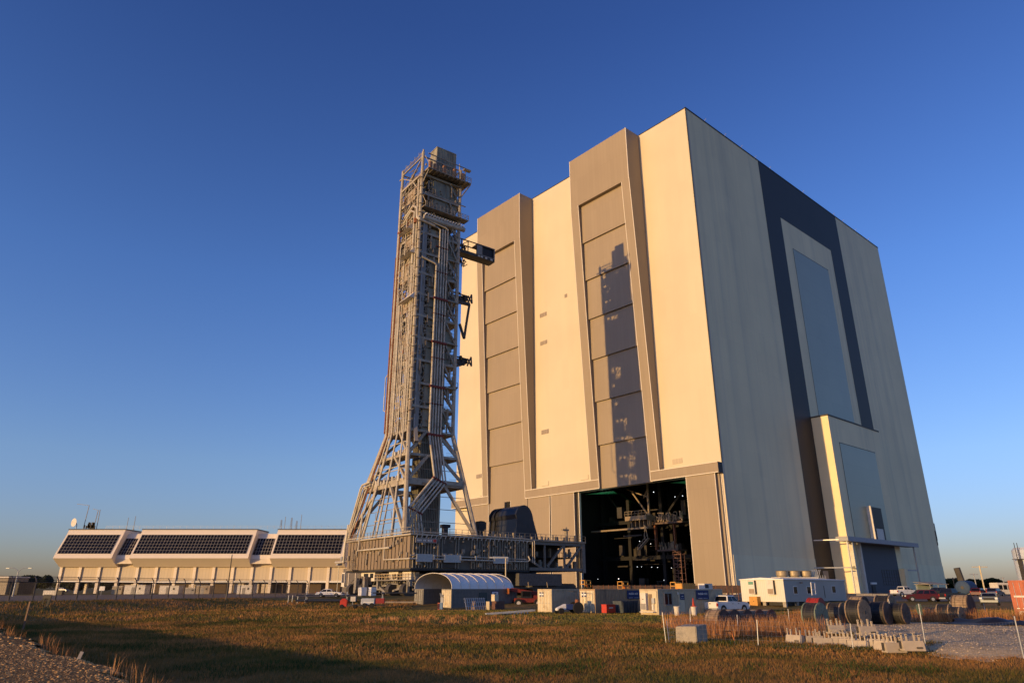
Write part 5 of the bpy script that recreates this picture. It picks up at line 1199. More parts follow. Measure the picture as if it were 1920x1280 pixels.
# ================================================================== yard: containers, trailers, shelter
GR = R(90) - VYAW                   # the site grid: local x along dn (away from the sun), local y along de
def gp(o, x, y): return o + dn * x + de * y
def container(o, Lc, name, label, paint, group=None, H=2.6, W=2.44, doors=True, cat='shipping container', rib=.28, side_paint=None):
    t = thing(name, label, cat, o, GR, group)
    m = MB(); m.box(.06, Lc - .06, .06, W - .06, .12, H - .04)
    n = int(Lc / rib)
    for i in range(n):
        x = .12 + (Lc - .24) * i / n; m.box(x, x + rib * .55, .02, .06, .2, H - .15); m.box(x, x + rib * .55, W - .06, W - .02, .2, H - .15)
    for i in range(8): x = .1 + i * (W - .2) / 8; m.box(Lc - .06, Lc - .02, x, x + .16, .2, H - .15)
    m.build('side_wall', side_paint or paint, t)
    m = MB()
    for x in (0, Lc - .12):
        for y in (0, W - .12): m.box(x, x + .12, y, y + .12, 0, H)
    m.box(.12, Lc - .12, 0, .1, 0, .16); m.box(.12, Lc - .12, W - .1, W, 0, .16); m.box(.12, Lc - .12, 0, .1, H - .12, H); m.box(.12, Lc - .12, W - .1, W, H - .12, H); m.box(0, .12, .12, W - .12, H - .14, H); m.box(0, .12, .12, W - .12, 0, .15)
    m.build('corner_frame', side_paint or paint, t)
    if doors:
        for k in (0, 1):
            m = MB(); y0, y1 = .13 + k * (W / 2 - .12), W / 2 - .01 + k * (W / 2 - .12)
            m.box(-.01, .05, y0, y1, .17, H - .16)
            for j in range(4): m.box(-.035, -.01, y0 + .08 + j * (y1 - y0) / 4, y0 + .24 + j * (y1 - y0) / 4, .25, H - .25)
            d = m.build('door', paint, t)
            m = MB()
            for j in (.3, .75): m.pipe([(-.06, y0 + j * (y1 - y0), .2), (-.06, y0 + j * (y1 - y0), H - .2)], .022, 5); m.box(-.09, -.05, y0 + j * (y1 - y0) - .12, y0 + j * (y1 - y0) + .12, 1.0, 1.06)
            m.build('lock_rod', M_galv, d)
    return t
def sign(parent, x0, x1, z0, z1, y=-.03, text='', lines=1, size=.3):
    s = MB().box(x0, x1, y - .03, y, z0, z1).build('sign', mat('sign_blue', (0.02, 0.035, 0.12), rough=.4), parent)
    if text:
        M = Matrix.Translation(((x0 + x1) / 2, y - .04, z0 + (z1 - z0) * .62)) @ Matrix.Rotation(R(90), 4, 'X')
        text_mesh(text, size, M_white, s, M)
    m = MB()
    for k in range(lines): m.box(x0 + .12 * (x1 - x0), x0 + .45 * (x1 - x0), y - .036, y - .03, z0 + .1, z0 + .15); m.box(x0 + .55 * (x1 - x0), x1 - .1 * (x1 - x0), y - .036, y - .03, z0 + .1, z0 + .15)
    m.build('small_print', mat('pale_print', (.45, .47, .5)), s)
    return s
def flag_sticker(t, y0, z0):
    s = MB().box(-.06, -.045, y0, y0 + .75, z0, z0 + .5).build('sticker', mat('sign_blue', (0.02, 0.035, 0.12)), t)
    m = MB(); m.box(-.07, -.06, y0, y0 + .75, z0 + .18, z0 + .33); m.box(-.07, -.06, y0 + .33, y0 + .42, z0, z0 + .5); m.build('sticker_stripe', M_white, s)

c1o = on_ground(1035, 1147.8)
c1 = container(c1o, 6.1, 'storage_container', 'short cream storage container left of the old tractor', M_cont, 'cream storage containers', side_paint=mat('cream_container_shade_side', (0.52, 0.43, 0.29), rough=.55, var=.08, scale=.7, dirt=(.34, .25, .15), dscale=1.1)); flag_sticker(c1, 1.35, 1.75)  # side paint is the door cream with shade mixed into its colour
c2o = on_ground(1117, 1149.5)
c2 = container(c2o, 9.2, 'storage_container', 'cream storage container with brown side behind the orange tool chest', M_cont, 'cream storage containers', side_paint=mat('brown_container_side', (0.42, 0.285, 0.16), var=.12, stretch=(3, 1, .3), dirt=(.14, .1, .07))); flag_sticker(c2, 1.35, 1.75)
sign(c2, 5.6, 7.9, 1.5, 2.45, text='mobile mini', size=.36)
c3o = on_ground(1236, 1153)
c3 = container(c3o, 12.2, 'office_container', 'long dull cream office container with window, door and blue signs beside the white pickup', M_cont, None, doors=False, cat='office container', side_paint=mat('cream_container_shade_side', (0.52, 0.43, 0.29), rough=.55, var=.08, scale=.7, dirt=(.34, .25, .15), dscale=1.1))  # side again in the cream darkened for shade
m = MB(); m.box(-.05, .06, .14, 2.3, .2, 2.4); m.build('end_wall', M_cont, c3)
m = MB(); m.box(-.45, -.06, 1.3, 2.05, .5, 2.2); ac = m.build('air_conditioner', M_offw, c3)
m = MB(); m.box(-.47, -.45, 1.36, 2.0, .55, 1.15); m.build('grille', M_grey, ac); MB().box(-.48, -.45, 1.6, 1.75, 1.55, 1.62).build('badge', M_black, ac)
MB().box(-.07, -.05, .75, 1.22, .45, 2.1).build('end_door', mat('brown_door', (.2, .14, .09)), c3); MB().box(-.25, -.05, .35, .7, 1.15, 1.7).build('meter_box', M_galv, c3)
m = MB(); m.box(-.2, -.05, .55, .75, .5, 1.1); m.pipe([(-.12, .5, .3), (-.12, .5, 1.2)], .04, 5); m.box(-.6, -.05, .3, 2.1, .28, .36); m.build('meter_pipe', M_offw, c3)
wd = MB().box(1.1, 2.3, -.04, .06, 1.05, 2.15).build('window', M_glass, c3)
m = MB(); m.box(1.0, 1.1, -.07, .02, .95, 2.25); m.box(2.3, 2.4, -.07, .02, .95, 2.25); m.box(1.1, 2.3, -.07, .02, 2.15, 2.25); m.box(1.1, 2.3, -.1, .02, .95, 1.05); m.box(1.66, 1.74, -.07, -.04, 1.05, 2.15); m.build('window_frame', M_grey, wd)
dr = MB().box(3.6, 4.6, -.03, .06, .25, 2.2).build('door', M_cont, c3); MB().box(3.7, 3.78, -.08, -.03, 1.0, 1.2).build('handle', M_galv, dr)
m = MB(); m.box(3.4, 3.48, -.14, -.02, 2.05, 2.25); m.build('door_lamp', M_white, c3)
sign(c3, 3.85, 4.6, 1.5, 2.1, y=-.04, text='mini', size=.2); sign(c3, 6.9, 9.3, 1.5, 2.48, text='mobile mini', size=.38)
bx = thing('crate', 'amber wooden box lying on the roof of the cream office container', 'box', gp(c3o, 5.2, .6) + Vector((0, 0, 2.6)), GR)
m = MB(); m.box(0, 2.6, 0, .9, .04, .6)
for k in range(6): m.box(.1 + k * .45, .3 + k * .45, -.03, 0, 0, .62)
m.build('slats', M_amber, bx)
bx = thing('roof_unit', 'small white air unit on the right end of the cream office container roof', 'air conditioner', gp(c3o, 9.6, .6) + Vector((0, 0, 2.6)), GR)
m = MB(); m.box(0, 1.6, 0, .9, 0, .6); m.build('casing', M_offw, bx); MB().box(.1, .8, -.02, 0, .1, .5).build('grille', M_black, bx)

# white site office trailer
to = on_ground(1475, 1140)
tt = thing('office_trailer', 'wide white site office trailer on blocks with two wall units on its sunlit end', 'office trailer', to, GR)
WT, LT, z0, z1 = 6.9, 19.3, .85, 3.95
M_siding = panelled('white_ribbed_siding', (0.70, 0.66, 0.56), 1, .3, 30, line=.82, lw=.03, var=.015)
M_siding_shade = panelled('shade_toned_white_siding', (0.46, 0.43, 0.38), 0, .3, 30, line=.85, lw=.03, var=.015, streak=.25)  # same white siding, with the long side's shade put into its colour
MB().box(0, .1, 0, WT, z0, z1 - .1).build('end_wall', M_siding, tt)
MB().box(.1, LT, 0, WT, z0, z1 - .1).build('body', M_siding_shade, tt)
m = MB(); m.add([(-.15, -.12, z1 - .1), (LT + .1, -.12, z1 - .1), (LT + .1, WT + .12, z1 - .1), (-.15, WT + .12, z1 - .1), (-.15, -.12, z1), (LT + .1, -.12, z1), (LT + .1, WT / 2, z1 + .22), (-.15, WT / 2, z1 + .22), (LT + .1, WT + .12, z1), (-.15, WT + .12, z1)],
        [(0, 3, 2, 1), (0, 1, 5, 4), (4, 5, 6, 7), (7, 6, 8, 9), (3, 9, 8, 2), (0, 4, 7, 9, 3), (1, 2, 8, 6, 5)]); m.build('roof', M_white, tt)
for y in (4.35, 1.35):
    u_ = MB().box(-.5, 0, y, y + 1.05, z0 + 1.0, z1 - .15).build('wall_air_conditioner', M_offw, tt); MB().box(-.52, -.5, y + .1, y + .95, z0 + 1.1, z0 + 1.75).build('grille', mat('tan_grille', (.33, .25, .17)), u_)
    MB().box(-.48, -.02, y - .025, y, z0 + 1.05, z1 - .2).build('dark_side_panel', M_dsteel, u_)
MB().box(-.52, -.5, 4.5, 5.3, z0 + 2.35, z0 + 2.75).build('unit_badge', mat('green_badge', (.12, .3, .22)), tt)
o_ = MB().box(-.9, -.05, 3.9, 5.2, .12, 1.55).build('orange_cabinet', M_amber, tt); MB().box(-.93, -.9, 4.45, 4.55, .85, .95).build('cabinet_lock', M_black, o_)
m = MB()
for x in (.2, 3.5, 8, 12.5, 17):
    for y in (.1, 3.2, 6.2): m.box(x, x + .4, y, y + .5, 0, z0)
m.build('block_pier', M_conc, tt)
m = MB(); m.box(1, LT - .5, .6, 6.2, .35, z0 - .02); m.build('underframe', M_black, tt)
for (x0_, x1_, zz) in ((2.6, 3.7, 1.1), (6.6, 8.0, 1.1), (14.6, 15.8, 1.2)):
    w_ = MB().box(x0_, x1_, -.03, .05, z0 + zz, z0 + zz + .95).build('window', M_glass, tt); m = MB(); m.box(x0_ - .07, x0_, -.06, 0, z0 + zz - .07, z0 + zz + 1.02); m.box(x1_, x1_ + .07, -.06, 0, z0 + zz - .07, z0 + zz + 1.02); m.box(x0_, x1_, -.06, 0, z0 + zz + .95, z0 + zz + 1.02); m.box(x0_, x1_, -.06, 0, z0 + zz - .07, z0 + zz); m.build('window_frame', M_white, w_)
m = MB(); m.pipe([(4.6, -.05, z1 - .5), (4.6, -.5, z1 - .5)], .08); m.box(12.0, 12.1, -.04, 0, z0 + .5, z0 + 2.2); m.build('wall_lamp', M_dsteel, tt)
# chillers on their stand
p = far(1466, 1105, 122)
ch = thing('chiller_stand', 'raised stand with three brassy round cooling fans behind the white trailer', 'cooling unit', (p.x, 122, Tz(p.x, 122)), R(10))
bz_ = far(1466, 1081, 122).z - Tz(p.x, 122)
m = MB(); m.box(0, 7.2, 0, 3, bz_ - .7, bz_); m.build('stand_deck', M_offw, ch)
m = MB()
for x in (.2, 3.5, 6.8):
    for y in (.2, 2.8): m.box(x - .1, x + .1, y - .1, y + .1, 0, bz_ - .7)
m.build('leg', M_galv, ch)
for k in range(3):
    m = MB(); a = 1.2 + k * 2.25; m.pipe([(a, 1.4, bz_), (a, 1.4, bz_ + .25), (a, 1.4, bz_ + .95), (a, 1.4, bz_ + 1.0)], 1, 16, rad=[.75, .95, .95, 1.02]); f_ = m.build('fan_housing', mat('brassy_metal', (.36, .29, .18), rough=.5, metal=.2), ch, smooth=True)
    MB().cyl((a, 1.4, bz_ + 1.0), (a, 1.4, bz_ + 1.03), .8).build('fan_grille', M_dsteel, f_)
m = MB()
for k in range(6): m.pipe([(6.9 + .0, k * .5, bz_ - .5), (7.6, k * .5, bz_ + 1.2)], .06, 5)
m.box(7, 8.4, 0, .1, bz_ - 1.2, bz_ - 1.1); m.box(7, 8.4, 0, .1, bz_ - .2, bz_ - .1)
for k in range(4): m.box(7 + k * .45, 7.08 + k * .45, 0, .1, bz_ - 2.6, bz_ + .3)
m.build('service_rail', M_galv, ch)

# fabric shelter on two containers
so = on_ground(846, 1140.5)
d1 = container(so, 12.2, 'storage_container', 'grey container with cream end carrying the near edge of the white arched shelter', M_contg, None, side_paint=mat('slate_container_paint', (0.18, 0.17, 0.15), var=.12, dirt=(.11, .1, .09)))
for ob in d1.children:
    if ob.name.startswith('door'): ob.data.materials[0] = M_cont
m = MB(); m.box(4.9, 6.4, -.03, .05, .2, 2.1); m.build('side_door', mat('dark_green_door', (.06, .075, .07)), d1)
sg = MB().box(7.2, 8.6, -.05, .02, .9, 2.3).build('notice_board', mat('sign_blue', (0.02, 0.035, 0.12)), d1); m = MB(); m.box(7.3, 8.5, -.06, -.05, 1.6, 2.2); m.build('notice_sheet', M_white, sg)
text_mesh('VP', .42, M_dsteel, sg, Matrix.Translation((7.9, -.07, 1.9)) @ Matrix.Rotation(R(90), 4, 'X'))
so2 = gp(so, 0, 7.0)
d2 = container(so2, 12.2, 'storage_container', 'dark far container in the shade under the left edge of the arched shelter', mat('slate_container_paint', (0.18, 0.17, 0.15)), None)
sh = thing('fabric_shelter', 'white arched fabric shelter stretched over ribs on top of two containers', 'shelter', so + Vector((0, 0, 2.6)), GR)
M_fab = mat('translucent_white_fabric', (0.84, 0.80, 0.74), rough=.6, var=.05, scale=1.2, bump=.5, bscale=1.6)
WA = 9.44; ha = 2.15
def arch(x, f=1.0, dz=0.0): return [(x, WA / 2 - (WA / 2) * f * math.cos(a), dz + ha * f * math.sin(a) ** .85 if 0 < a < math.pi else dz) for a in [math.pi * k / 16 for k in range(17)]]
m = MB(); NX = 22
sec = []
for i in range(NX + 1):
    x = 11.6 * i / NX; sag = .07 * abs(math.sin(math.pi * (i % 3) / 3)); drop = max(0, (x - 9.8)) * .12
    sec.append([(x, y, z * (1 - drop * .6) - sag * (1 if z > .3 else 0)) for (_, y, z) in arch(x)])
vs = [v for s_ in sec for v in s_]; n_ = 17
m.add(vs, [(i * n_ + k, i * n_ + k + 1, (i + 1) * n_ + k + 1, (i + 1) * n_ + k) for i in range(NX) for k in range(16)]); m.build('fabric_cover', M_fab, sh, smooth=True)
for i in range(8): MB().pipe(arch(.02 + i * 1.62, 1.004, .03 - .0), .055, 5).build('rib', M_offw, sh)
m = MB()
for z_ in (.9, 2.2): m.pipe([(.2, WA / 2 - 4.2 + (z_ - .9) * 1.1, z_), (11, WA / 2 - 4.2 + (z_ - .9) * 1.1, z_)], .04, 4)
m.add([(11.5, y, z) for (_, y, z) in arch(11.5, .98)], [tuple(range(17))]); m.build('end_sheet', mat('brown_end_sheet', (.28, .24, .22), bump=.3, bscale=2), sh)

# ================================================================== vehicles
def paint(name, col): return mat(name, col, rough=.3, var=.05, scale=1, spec=.6)
def vehicle(kind, name, label, cat, pnt, loc, rz, group=None):
    t = thing(name, label, cat, loc, rz, group)
    if kind == 'pickup':
        Lh, W, zb, zt = 2.92, 1.0, 1.24, 1.92
        prof = [(-Lh, .55), (-Lh, zb), (1.05, zb), (2.2, 1.2), (2.72, 1.12), (Lh, .95), (Lh, .5), (2.6, .42), (-2.7, .42)]
        cb, ct, wx = (-1.02, 1.2), (-.82, .42), (-1.85, 1.85); rw = .42
    elif kind == 'suv':
        Lh, W, zb, zt = 2.4, .95, 1.08, 1.72
        prof = [(-Lh, .55), (-Lh, 1.0), (-2.3, zb), (.95, zb), (1.9, 1.02), (2.3, .88), (Lh, .5), (2.1, .36), (-2.2, .36)]
        cb, ct, wx = (-2.25, 1.0), (-1.85, .3), (-1.42, 1.45); rw = .36
    else:
        Lh, W, zb, zt = 2.45, .92, .92, 1.43
        prof = [(-Lh, .5), (-2.4, .88), (-1.6, zb), (.85, zb), (1.8, .86), (2.3, .74), (Lh, .45), (2.1, .3), (-2.2, .3)]
        cb, ct, wx = (-1.75, .95), (-1.0, .15), (-1.4, 1.45); rw = .33
    m = MB(); m.prism(prof, 1, -W, W); body = m.build('body', pnt, t, smooth=True, bevel=.07)
    yb, yt = W - .04, W - .2
    m = MB(); m.loft([[(cb[0], -yb, zb - .02), (cb[1], -yb, zb - .02), (cb[1], yb, zb - .02), (cb[0], yb, zb - .02)], [(ct[0], -yt, zt), (ct[1], -yt, zt), (ct[1], yt, zt), (ct[0], yt, zt)]]); cabin = m.build('cabin', pnt, t, smooth=True, bevel=.06)
    def cp(fx, f, sy):      # point on the cabin side
        x = (cb[0] + (ct[0] - cb[0]) * f) * (1 - fx) + (cb[1] + (ct[1] - cb[1]) * f) * fx
        return (x, sy * (yb + (yt - yb) * f + .012), zb + (zt - zb) * f)
    nw = 2 if kind != 'suv' else 3
    for sy in (-1, 1):
        for k in range(nw):
            a, b = .06 + k * .9 / nw, .06 + (k + 1) * .9 / nw - .05
            m = MB(); m.add([cp(a, .12, sy), cp(b, .12, sy), cp(b, .84, sy), cp(a, .84, sy)], [(0, 1, 2, 3)]); m.build('side_window', M_glass, cabin)
    for e, nm in ((0, 'rear_window'), (1, 'windscreen')):
        dx = -.014 if e == 0 else .014
        def ep(fy, f): x = cb[e] + (ct[e] - cb[e]) * f + dx; y = (yb + (yt - yb) * f) * fy; return (x, y, zb + (zt - zb) * f)
        m = MB(); m.add([ep(-.86, .15), ep(.86, .15), ep(.86, .86), ep(-.86, .86)], [(0, 1, 2, 3)]); m.build(nm, M_glass, cabin)
    for x in wx:
        for sy in (-1, 1):
            m = MB(); m.cyl((x, sy * (W - .22), rw), (x, sy * (W + .015), rw), rw, 18); w_ = m.build('wheel', M_tyre, t, smooth=True)
            MB().cyl((x, sy * (W + .015), rw), (x, sy * (W + .03), rw), rw * .62, 12).build('rim', M_rim, w_)
            m = MB(); pts_ = [(x + (rw + .09) * math.cos(a), rw + (rw + .09) * math.sin(a)) for a in [math.pi * k / 12 for k in range(13)]]; m.prism(pts_, 1, sy * (W - .02), sy * (W + .006)); m.build('wheel_arch', M_black, t)
    for sy in (-1, 1):
        m = MB(); m.box(Lh - .1, Lh + .012, sy * (W - .14) - .17, sy * (W - .14) + .1, .72, .92); m.build('headlight', M_white, t)
        m = MB(); m.box(-Lh - .012, -Lh + .12, sy * (W - .06) - .1, sy * (W - .06) + .075, .8, 1.12 if kind != 'sedan' else .98); m.build('tail_light', mat('red_lamp_lens', (.35, .02, .015), rough=.25), t)
        m = MB(); m.box(cb[1] - .25, cb[1] - .05, sy * (W + .02) - .09, sy * (W + .02) + .09, zb + .02, zb + .2); m.build('mirror', M_black, t)
    m = MB(); m.box(-Lh - .1, -Lh + .02, -W + .06, W - .06, .42, .62); m.box(Lh - .02, Lh + .08, -W + .06, W - .06, .38, .6); m.build('bumper', M_galv if kind == 'pickup' else pnt, t)
    if kind == 'pickup':
        m = MB(); m.box(-Lh + .12, cb[0] - .05, -W + .14, W - .14, zb - .02, zb + .012); m.build('bed_shade_sheet', M_black, t)  # flat dark sheet painting the shade of an open load bed
        m = MB(); m.box(-Lh - .02, -Lh, -W + .14, W - .14, .68, zb - .04); m.box(-Lh - .03, -Lh - .02, -.14, .14, 1.0, 1.12); tg = m.build('tailgate', pnt, t)
        MB().box(-Lh - .04, -Lh - .03, -.12, .12, 1.02, 1.1).build('tailgate_handle', M_black, tg)
    for sy in (-1, 1):
        m = MB(); m.box(-.25, -.05, sy * (W + .008) - .012, sy * (W + .008) + .012, zb - .22, zb - .17); m.box(.75, .95, sy * (W + .008) - .012, sy * (W + .008) + .012, zb - .22, zb - .17); m.build('door_handle', M_black, t)
    m = MB(); m.box(Lh - .01, Lh + .02, -W + .35, W - .35, .62, .88); m.build('grille', M_black, t)
    return t
P_w, P_r, P_k, P_s, P_b = paint('white_car_paint', (.72, .71, .69)), paint('dark_red_car_paint', (.065, .005, .006)), paint('black_car_paint', (.012, .012, .015)), paint('silver_car_paint', (.33, .36, .33)), paint('blue_car_paint', (.02, .03, .11))
def veh_at(u, v, kind, name, label, cat, pnt, az, z0=1.0, group=None):
    p = on_ground(u, v, z0); return vehicle(kind, name, label, cat, pnt, p, R(90 - az), group)
veh_at(1364, 1149, 'pickup', 'pickup_truck', 'white crew cab pickup parked by the cream office container', 'pickup truck', P_w, 54)
veh_at(1728, 1127, 'suv', 'parked_car', 'dark red car with bright wheel facing left behind the drums', 'car', P_r, 285, group='vehicles in the right car park')
veh_at(1783, 1127, 'pickup', 'pickup_truck', 'black pickup beside the dark red car', 'pickup truck', P_k, 60, group='vehicles in the right car park')
veh_at(1858, 1134, 'sedan', 'parked_car', 'silver green sedan nearest the orange container', 'car', P_s, 215, group='vehicles in the right car park')
veh_at(1697, 1117, 'pickup', 'pickup_truck', 'white pickup farthest left in the right car park by the porch', 'pickup truck', P_w, 70, 1.3, group='vehicles in the right car park')
veh_at(1755, 1117, 'suv', 'parked_car', 'black car under the canopy roof behind the dark red car', 'car', P_k, 290, 1.3, 'vehicles in the right car park')
veh_at(1838, 1118, 'suv', 'parked_car', 'dark maroon car behind the big tan drum', 'car', paint('maroon_car_paint', (.08, .01, .012)), 50, 1.3, 'vehicles in the right car park')
veh_at(1868, 1118, 'suv', 'parked_car', 'dark blue car behind the silver sedan roof', 'car', P_b, 50, 1.3, 'vehicles in the right car park')
veh_at(618, 1119, 'sedan', 'parked_car', 'white sedan seen side-on behind the left pipe rack', 'car', P_w, 92, 1.4)
veh_at(40, 1110, 'suv', 'parked_car', 'pale car parked left of the lamp post near the far trees', 'car', P_s, 100, 1.42)
veh_at(118, 1109, 'suv', 'parked_car', 'white van-like car beneath the first columns of the control building', 'car', P_w, 100, 1.42)

# ================================================================== drums, barriers, fences and loose things
def drum(d, w, flange, lag, label, loc, axis_az, group):
    """Cable drum lying on its rims, axis horizontal towards axis_az."""
    t = thing('cable_drum', label, 'cable drum', loc, R(90 - axis_az), group)
    r = d * .44; w = w * .88
    for x in (-w / 2, w / 2 - .08):
        m = MB(); m.cyl((x, 0, r), (x + .08, 0, r), r, 28)
        sx = x - .015 if x < 0 else x + .08
        for k in range(-4, 5): y = k * r / 4.6; hh = math.sqrt(max(.01, r * r - y * y)) * .94; m.box(sx, sx + .015, y - r / 10, y + r / 10, r - hh, r + hh)
        fl = m.build('flange', flange, t)
        m = MB(); m.cyl((sx - .03, 0, r), (sx + .045, 0, r), r * .14, 12)
        for k in range(8): a = k * math.pi / 4; m.cyl((sx - .01, r * .42 * math.cos(a), r + r * .42 * math.sin(a)), (sx + .03, r * .42 * math.cos(a), r + r * .42 * math.sin(a)), .03, 5)
        m.build('hub', M_dsteel, fl)
    m = MB(); n = 30
    for k in range(n):
        a0, a1 = 2 * math.pi * k / n, 2 * math.pi * (k + .88) / n; q = r * .955
        m.loft([[(x, q * math.cos(a0), r + q * math.sin(a0)), (x, q * math.cos(a1), r + q * math.sin(a1)), (x, (q - .05) * math.cos(a1), r + (q - .05) * math.sin(a1)), (x, (q - .05) * math.cos(a0), r + (q - .05) * math.sin(a0))] for x in (-w / 2 + .08, w / 2 - .08)])
    lg = m.build('lagging', lag, t)
    m = MB(); 
    for x in (-w * .25, w * .25):
        m.loft([[(x - .02, (r * .965) * math.cos(a), r + r * .965 * math.sin(a)) for a in [2 * math.pi * k / 28 for k in range(28)]], [(x + .02, (r * .965) * math.cos(a), r + r * .965 * math.sin(a)) for a in [2 * math.pi * k / 28 for k in range(28)]]], caps=False)
    m.build('hoop', M_dsteel, lg)
    MB().cyl((-w / 2 + .08, 0, r), (w / 2 - .08, 0, r), r * .9, 20).build('core', M_dsteel, t)
    return t
M_lag = mat('weathered_drum_slats', (0.27, 0.195, 0.135), rough=.85, var=.35, scale=3, dirt=(.16, .11, .08)); M_fl = mat('dark_drum_flange', (.10, .07, .055), rough=.8, var=.4, scale=2); M_flr = mat('rusty_drum_flange', (.16, .07, .045), rough=.8, var=.4, scale=2)
M_gfl = mat('green_drum_flange', (.16, .2, .15), rough=.6, var=.25, scale=2); M_rfl = mat('red_drum_paint', (.33, .03, .025), rough=.5, var=.25, scale=2); M_cab = mat('black_cable_winding', (.02, .02, .022), rough=.5, var=.4, scale=9, stretch=(8, .2, .2)); M_tan = mat('tan_drum_wood', (.31, .22, .135), rough=.85, var=.3, scale=3)
AXD = math.degrees(math.atan2(-de.x, -de.y))
o = on_ground(1347, 1185, 0)
names = ('slatted cable drum with sunlit left side, first of the row by the white pickup', 'second cable drum of the row, pressed against the slatted first one', 'third dark cable drum in the row below the white pickup', 'fourth rust streaked cable drum in the row near the trailer', 'last cable drum of the row, at its right end before the trailer wheels')
drums = 'cable drums standing in the tall grass'
for k in range(5):
    p = o + dn * (1.55 * k) + de * (-.1 * k); drum(1.85 - .03 * k, 1.35 if k == 0 else 1.0, M_fl if k < 3 else M_flr, M_lag, names[k], (p.x, p.y, Tz(p.x, p.y) - .05), AXD, drums)
for (u, v, d, w, fl, lg, lb_, dz) in ((1531, 1176, 1.95, 1.2, M_gfl, M_cab, 'cable drum with grey green flange at the left of the second group', 0), (1574, 1172, 1.9, 1.1, M_tan, M_cab, 'dark cable drum with pale rim just right of the green flanged one', 0), (1612, 1170, 2.0, 1.2, M_tan, M_cab, 'black wound cable drum with tan rims low in the middle of the second group', 0),
                              (1655, 1170, 1.9, 1.2, M_fl, M_cab, 'dark cable drum right of the tan rimmed one in the second group', 0), (1690, 1168, 1.7, 1.1, M_fl, M_cab, 'rightmost small dark cable drum of the second group', 0), (1614, 1158, 2.35, 1.5, M_fl, M_tan, 'big sunlit slatted cable drum standing tall at the back of the second group', 0), (1664, 1158, 2.4, 1.5, M_tan, M_cab, 'big dark cable drum tall at the back right of the second group', 0),
                              (1752, 1166, 1.5, 1.0, M_fl, M_cab, 'small dark cable drum behind the tall white marker pole', 0), (1776, 1166, 1.75, 1.1, M_tan, M_cab, 'dark cable drum with a pale slat rim left of the biggest drum', 0), (1812, 1163, 2.6, 1.5, M_fl, M_tan, 'biggest tan cable drum, its sunlit slats facing the car park', 0), (1797, 1168, 1.6, 1.0, M_tan, M_cab, 'dark low cable drum right in front of the biggest tan one', 0)):
    p = on_ground(u, v, .3); drum(d, w, fl, lg, lb_, p + Vector((0, 0, -.05)), AXD + 2 + (u * 7 % 9) - 5, drums)
p = on_ground(1532, 1152, .4)
rd = drum(2.0, 1.5, M_rfl, M_rfl, 'bright red painted cable drum with a white frame on top', p, AXD, drums)
fr = thing('step_stool', 'white tubular step frame standing on the red cable drum', 'frame', p + Vector((0, 0, 2.0)), GR)
m = MB()
for x in (-.5, .4): m.pipe([(x, 0, 0), (x + .1, 0, 1.3)], .05, 6)
for z in (.05, .55, 1.28): m.pipe([(-.5 + z * .08, 0, z), (.4 + z * .08, 0, z)], .045, 6)
m.build('tube', M_white, fr)

# concrete block
p = on_ground(1307, 1207, 0)
b_ = thing('concrete_block', 'big rough concrete block with lifting hoop behind the wire fence', 'concrete block', p, GR)
m = MB(); m.loft([[(0, 0, 0), (1.15, .05, 0), (1.1, 1.5, 0), (.02, 1.45, 0)], [(-.03, -.03, .92), (1.12, .02, 1.0), (1.1, 1.46, .96), (0, 1.4, .86)]]); m.build('block', M_conc, b_, bevel=.04)
m = MB(); m.pipe([(.6, .4, .9), (.6, .45, 1.1), (.6, .6, 1.16), (.6, .75, 1.1), (.6, .8, .9)], .02, 5); m.build('lifting_hoop', M_rust, b_)

# plastic barriers
M_bar = mat('weathered_white_plastic', (.46, .385, .285), rough=.6, var=.12, scale=2, dirt=(.32, .26, .2), dscale=2)
def barrier(label, loc, rz, n=3, first=[None]):
    if first[0]: return dup(first[0], loc, rz, label)
    t = thing('plastic_barrier', label, 'barrier', loc, rz, 'white plastic barriers dumped on the rock')
    m = MB(); m.prism([(-.3, 0), (.3, 0), (.2, .3), (.14, .5), (-.14, .5), (-.2, .3)], 0, -.58, .58); m.build('body', M_bar, t, bevel=.03)
    for k in range(4):
        x = -.5 + k * .33 - .08 * (k % 2); zt_ = (.84, .78, .86, .74)[k]; m = MB(); m.box(x - .035, x + .035, -.05, .05, .5, zt_); m.cyl((x, -.05, zt_), (x, .05, zt_), .055, 10); m.build('peg', M_bar, t)
    m = MB(); m.box(.1, .4, -.29, -.2, .12, .2); m.build('fork_slot', M_dsteel, t); m = MB(); m.box(-.63, -.62, -.1, .1, .1, .5); m.build('end_slot', M_dsteel, t)
    t.scale = (.88, .88, .88); first[0] = t; return t
where = ('leftmost of the row', 'second from the left, below the stacked one', 'third from left in the row', 'fourth from left, in the middle of the row', 'fifth from left, under the second stacked one', 'sixth from the left in the row', 'seventh from left in the row', 'eighth from left in the row', 'ninth from left, next to last at the right end', 'rightmost of the row, beside the tall marker pole')
for k in range(10):
    f = k / 9; p = on_ground(1500 + 206 * f, 1204 + 16 * f, .3); barrier('dirty white plastic barrier with pegs, ' + where[k], p + dn * ((k * 29 % 11) / 9 - .5) + Vector((0, 0, -.04 * (k % 3))), R(-24 + (k * 53 % 61) - 30))
for (u, v, l_) in ((1563, 1207, 'white plastic barrier stacked on the second and third barriers of the row'), (1622, 1211, 'white plastic barrier stacked tilted on the middle of the row')):
    p = on_ground(u, v, .3); barrier(l_, p + dn * .5 + Vector((0, 0, .56)), R(8))
# sawhorse
p = on_ground(1366, 1203, .2); q_ = thing('sawhorse', 'small orange folding sawhorse in front of the cable drums', 'sawhorse', p, R(15))
m = MB(); m.box(-.3, .3, -.04, .04, .55, .62); m.build('top_bar', M_orange, q_)
m = MB()
for x in (-.26, .26):
    for y in (-.2, .2): m.beam((x, 0, .56), (x * 1.15, y, 0), .04)
m.build('leg', M_orange, q_)
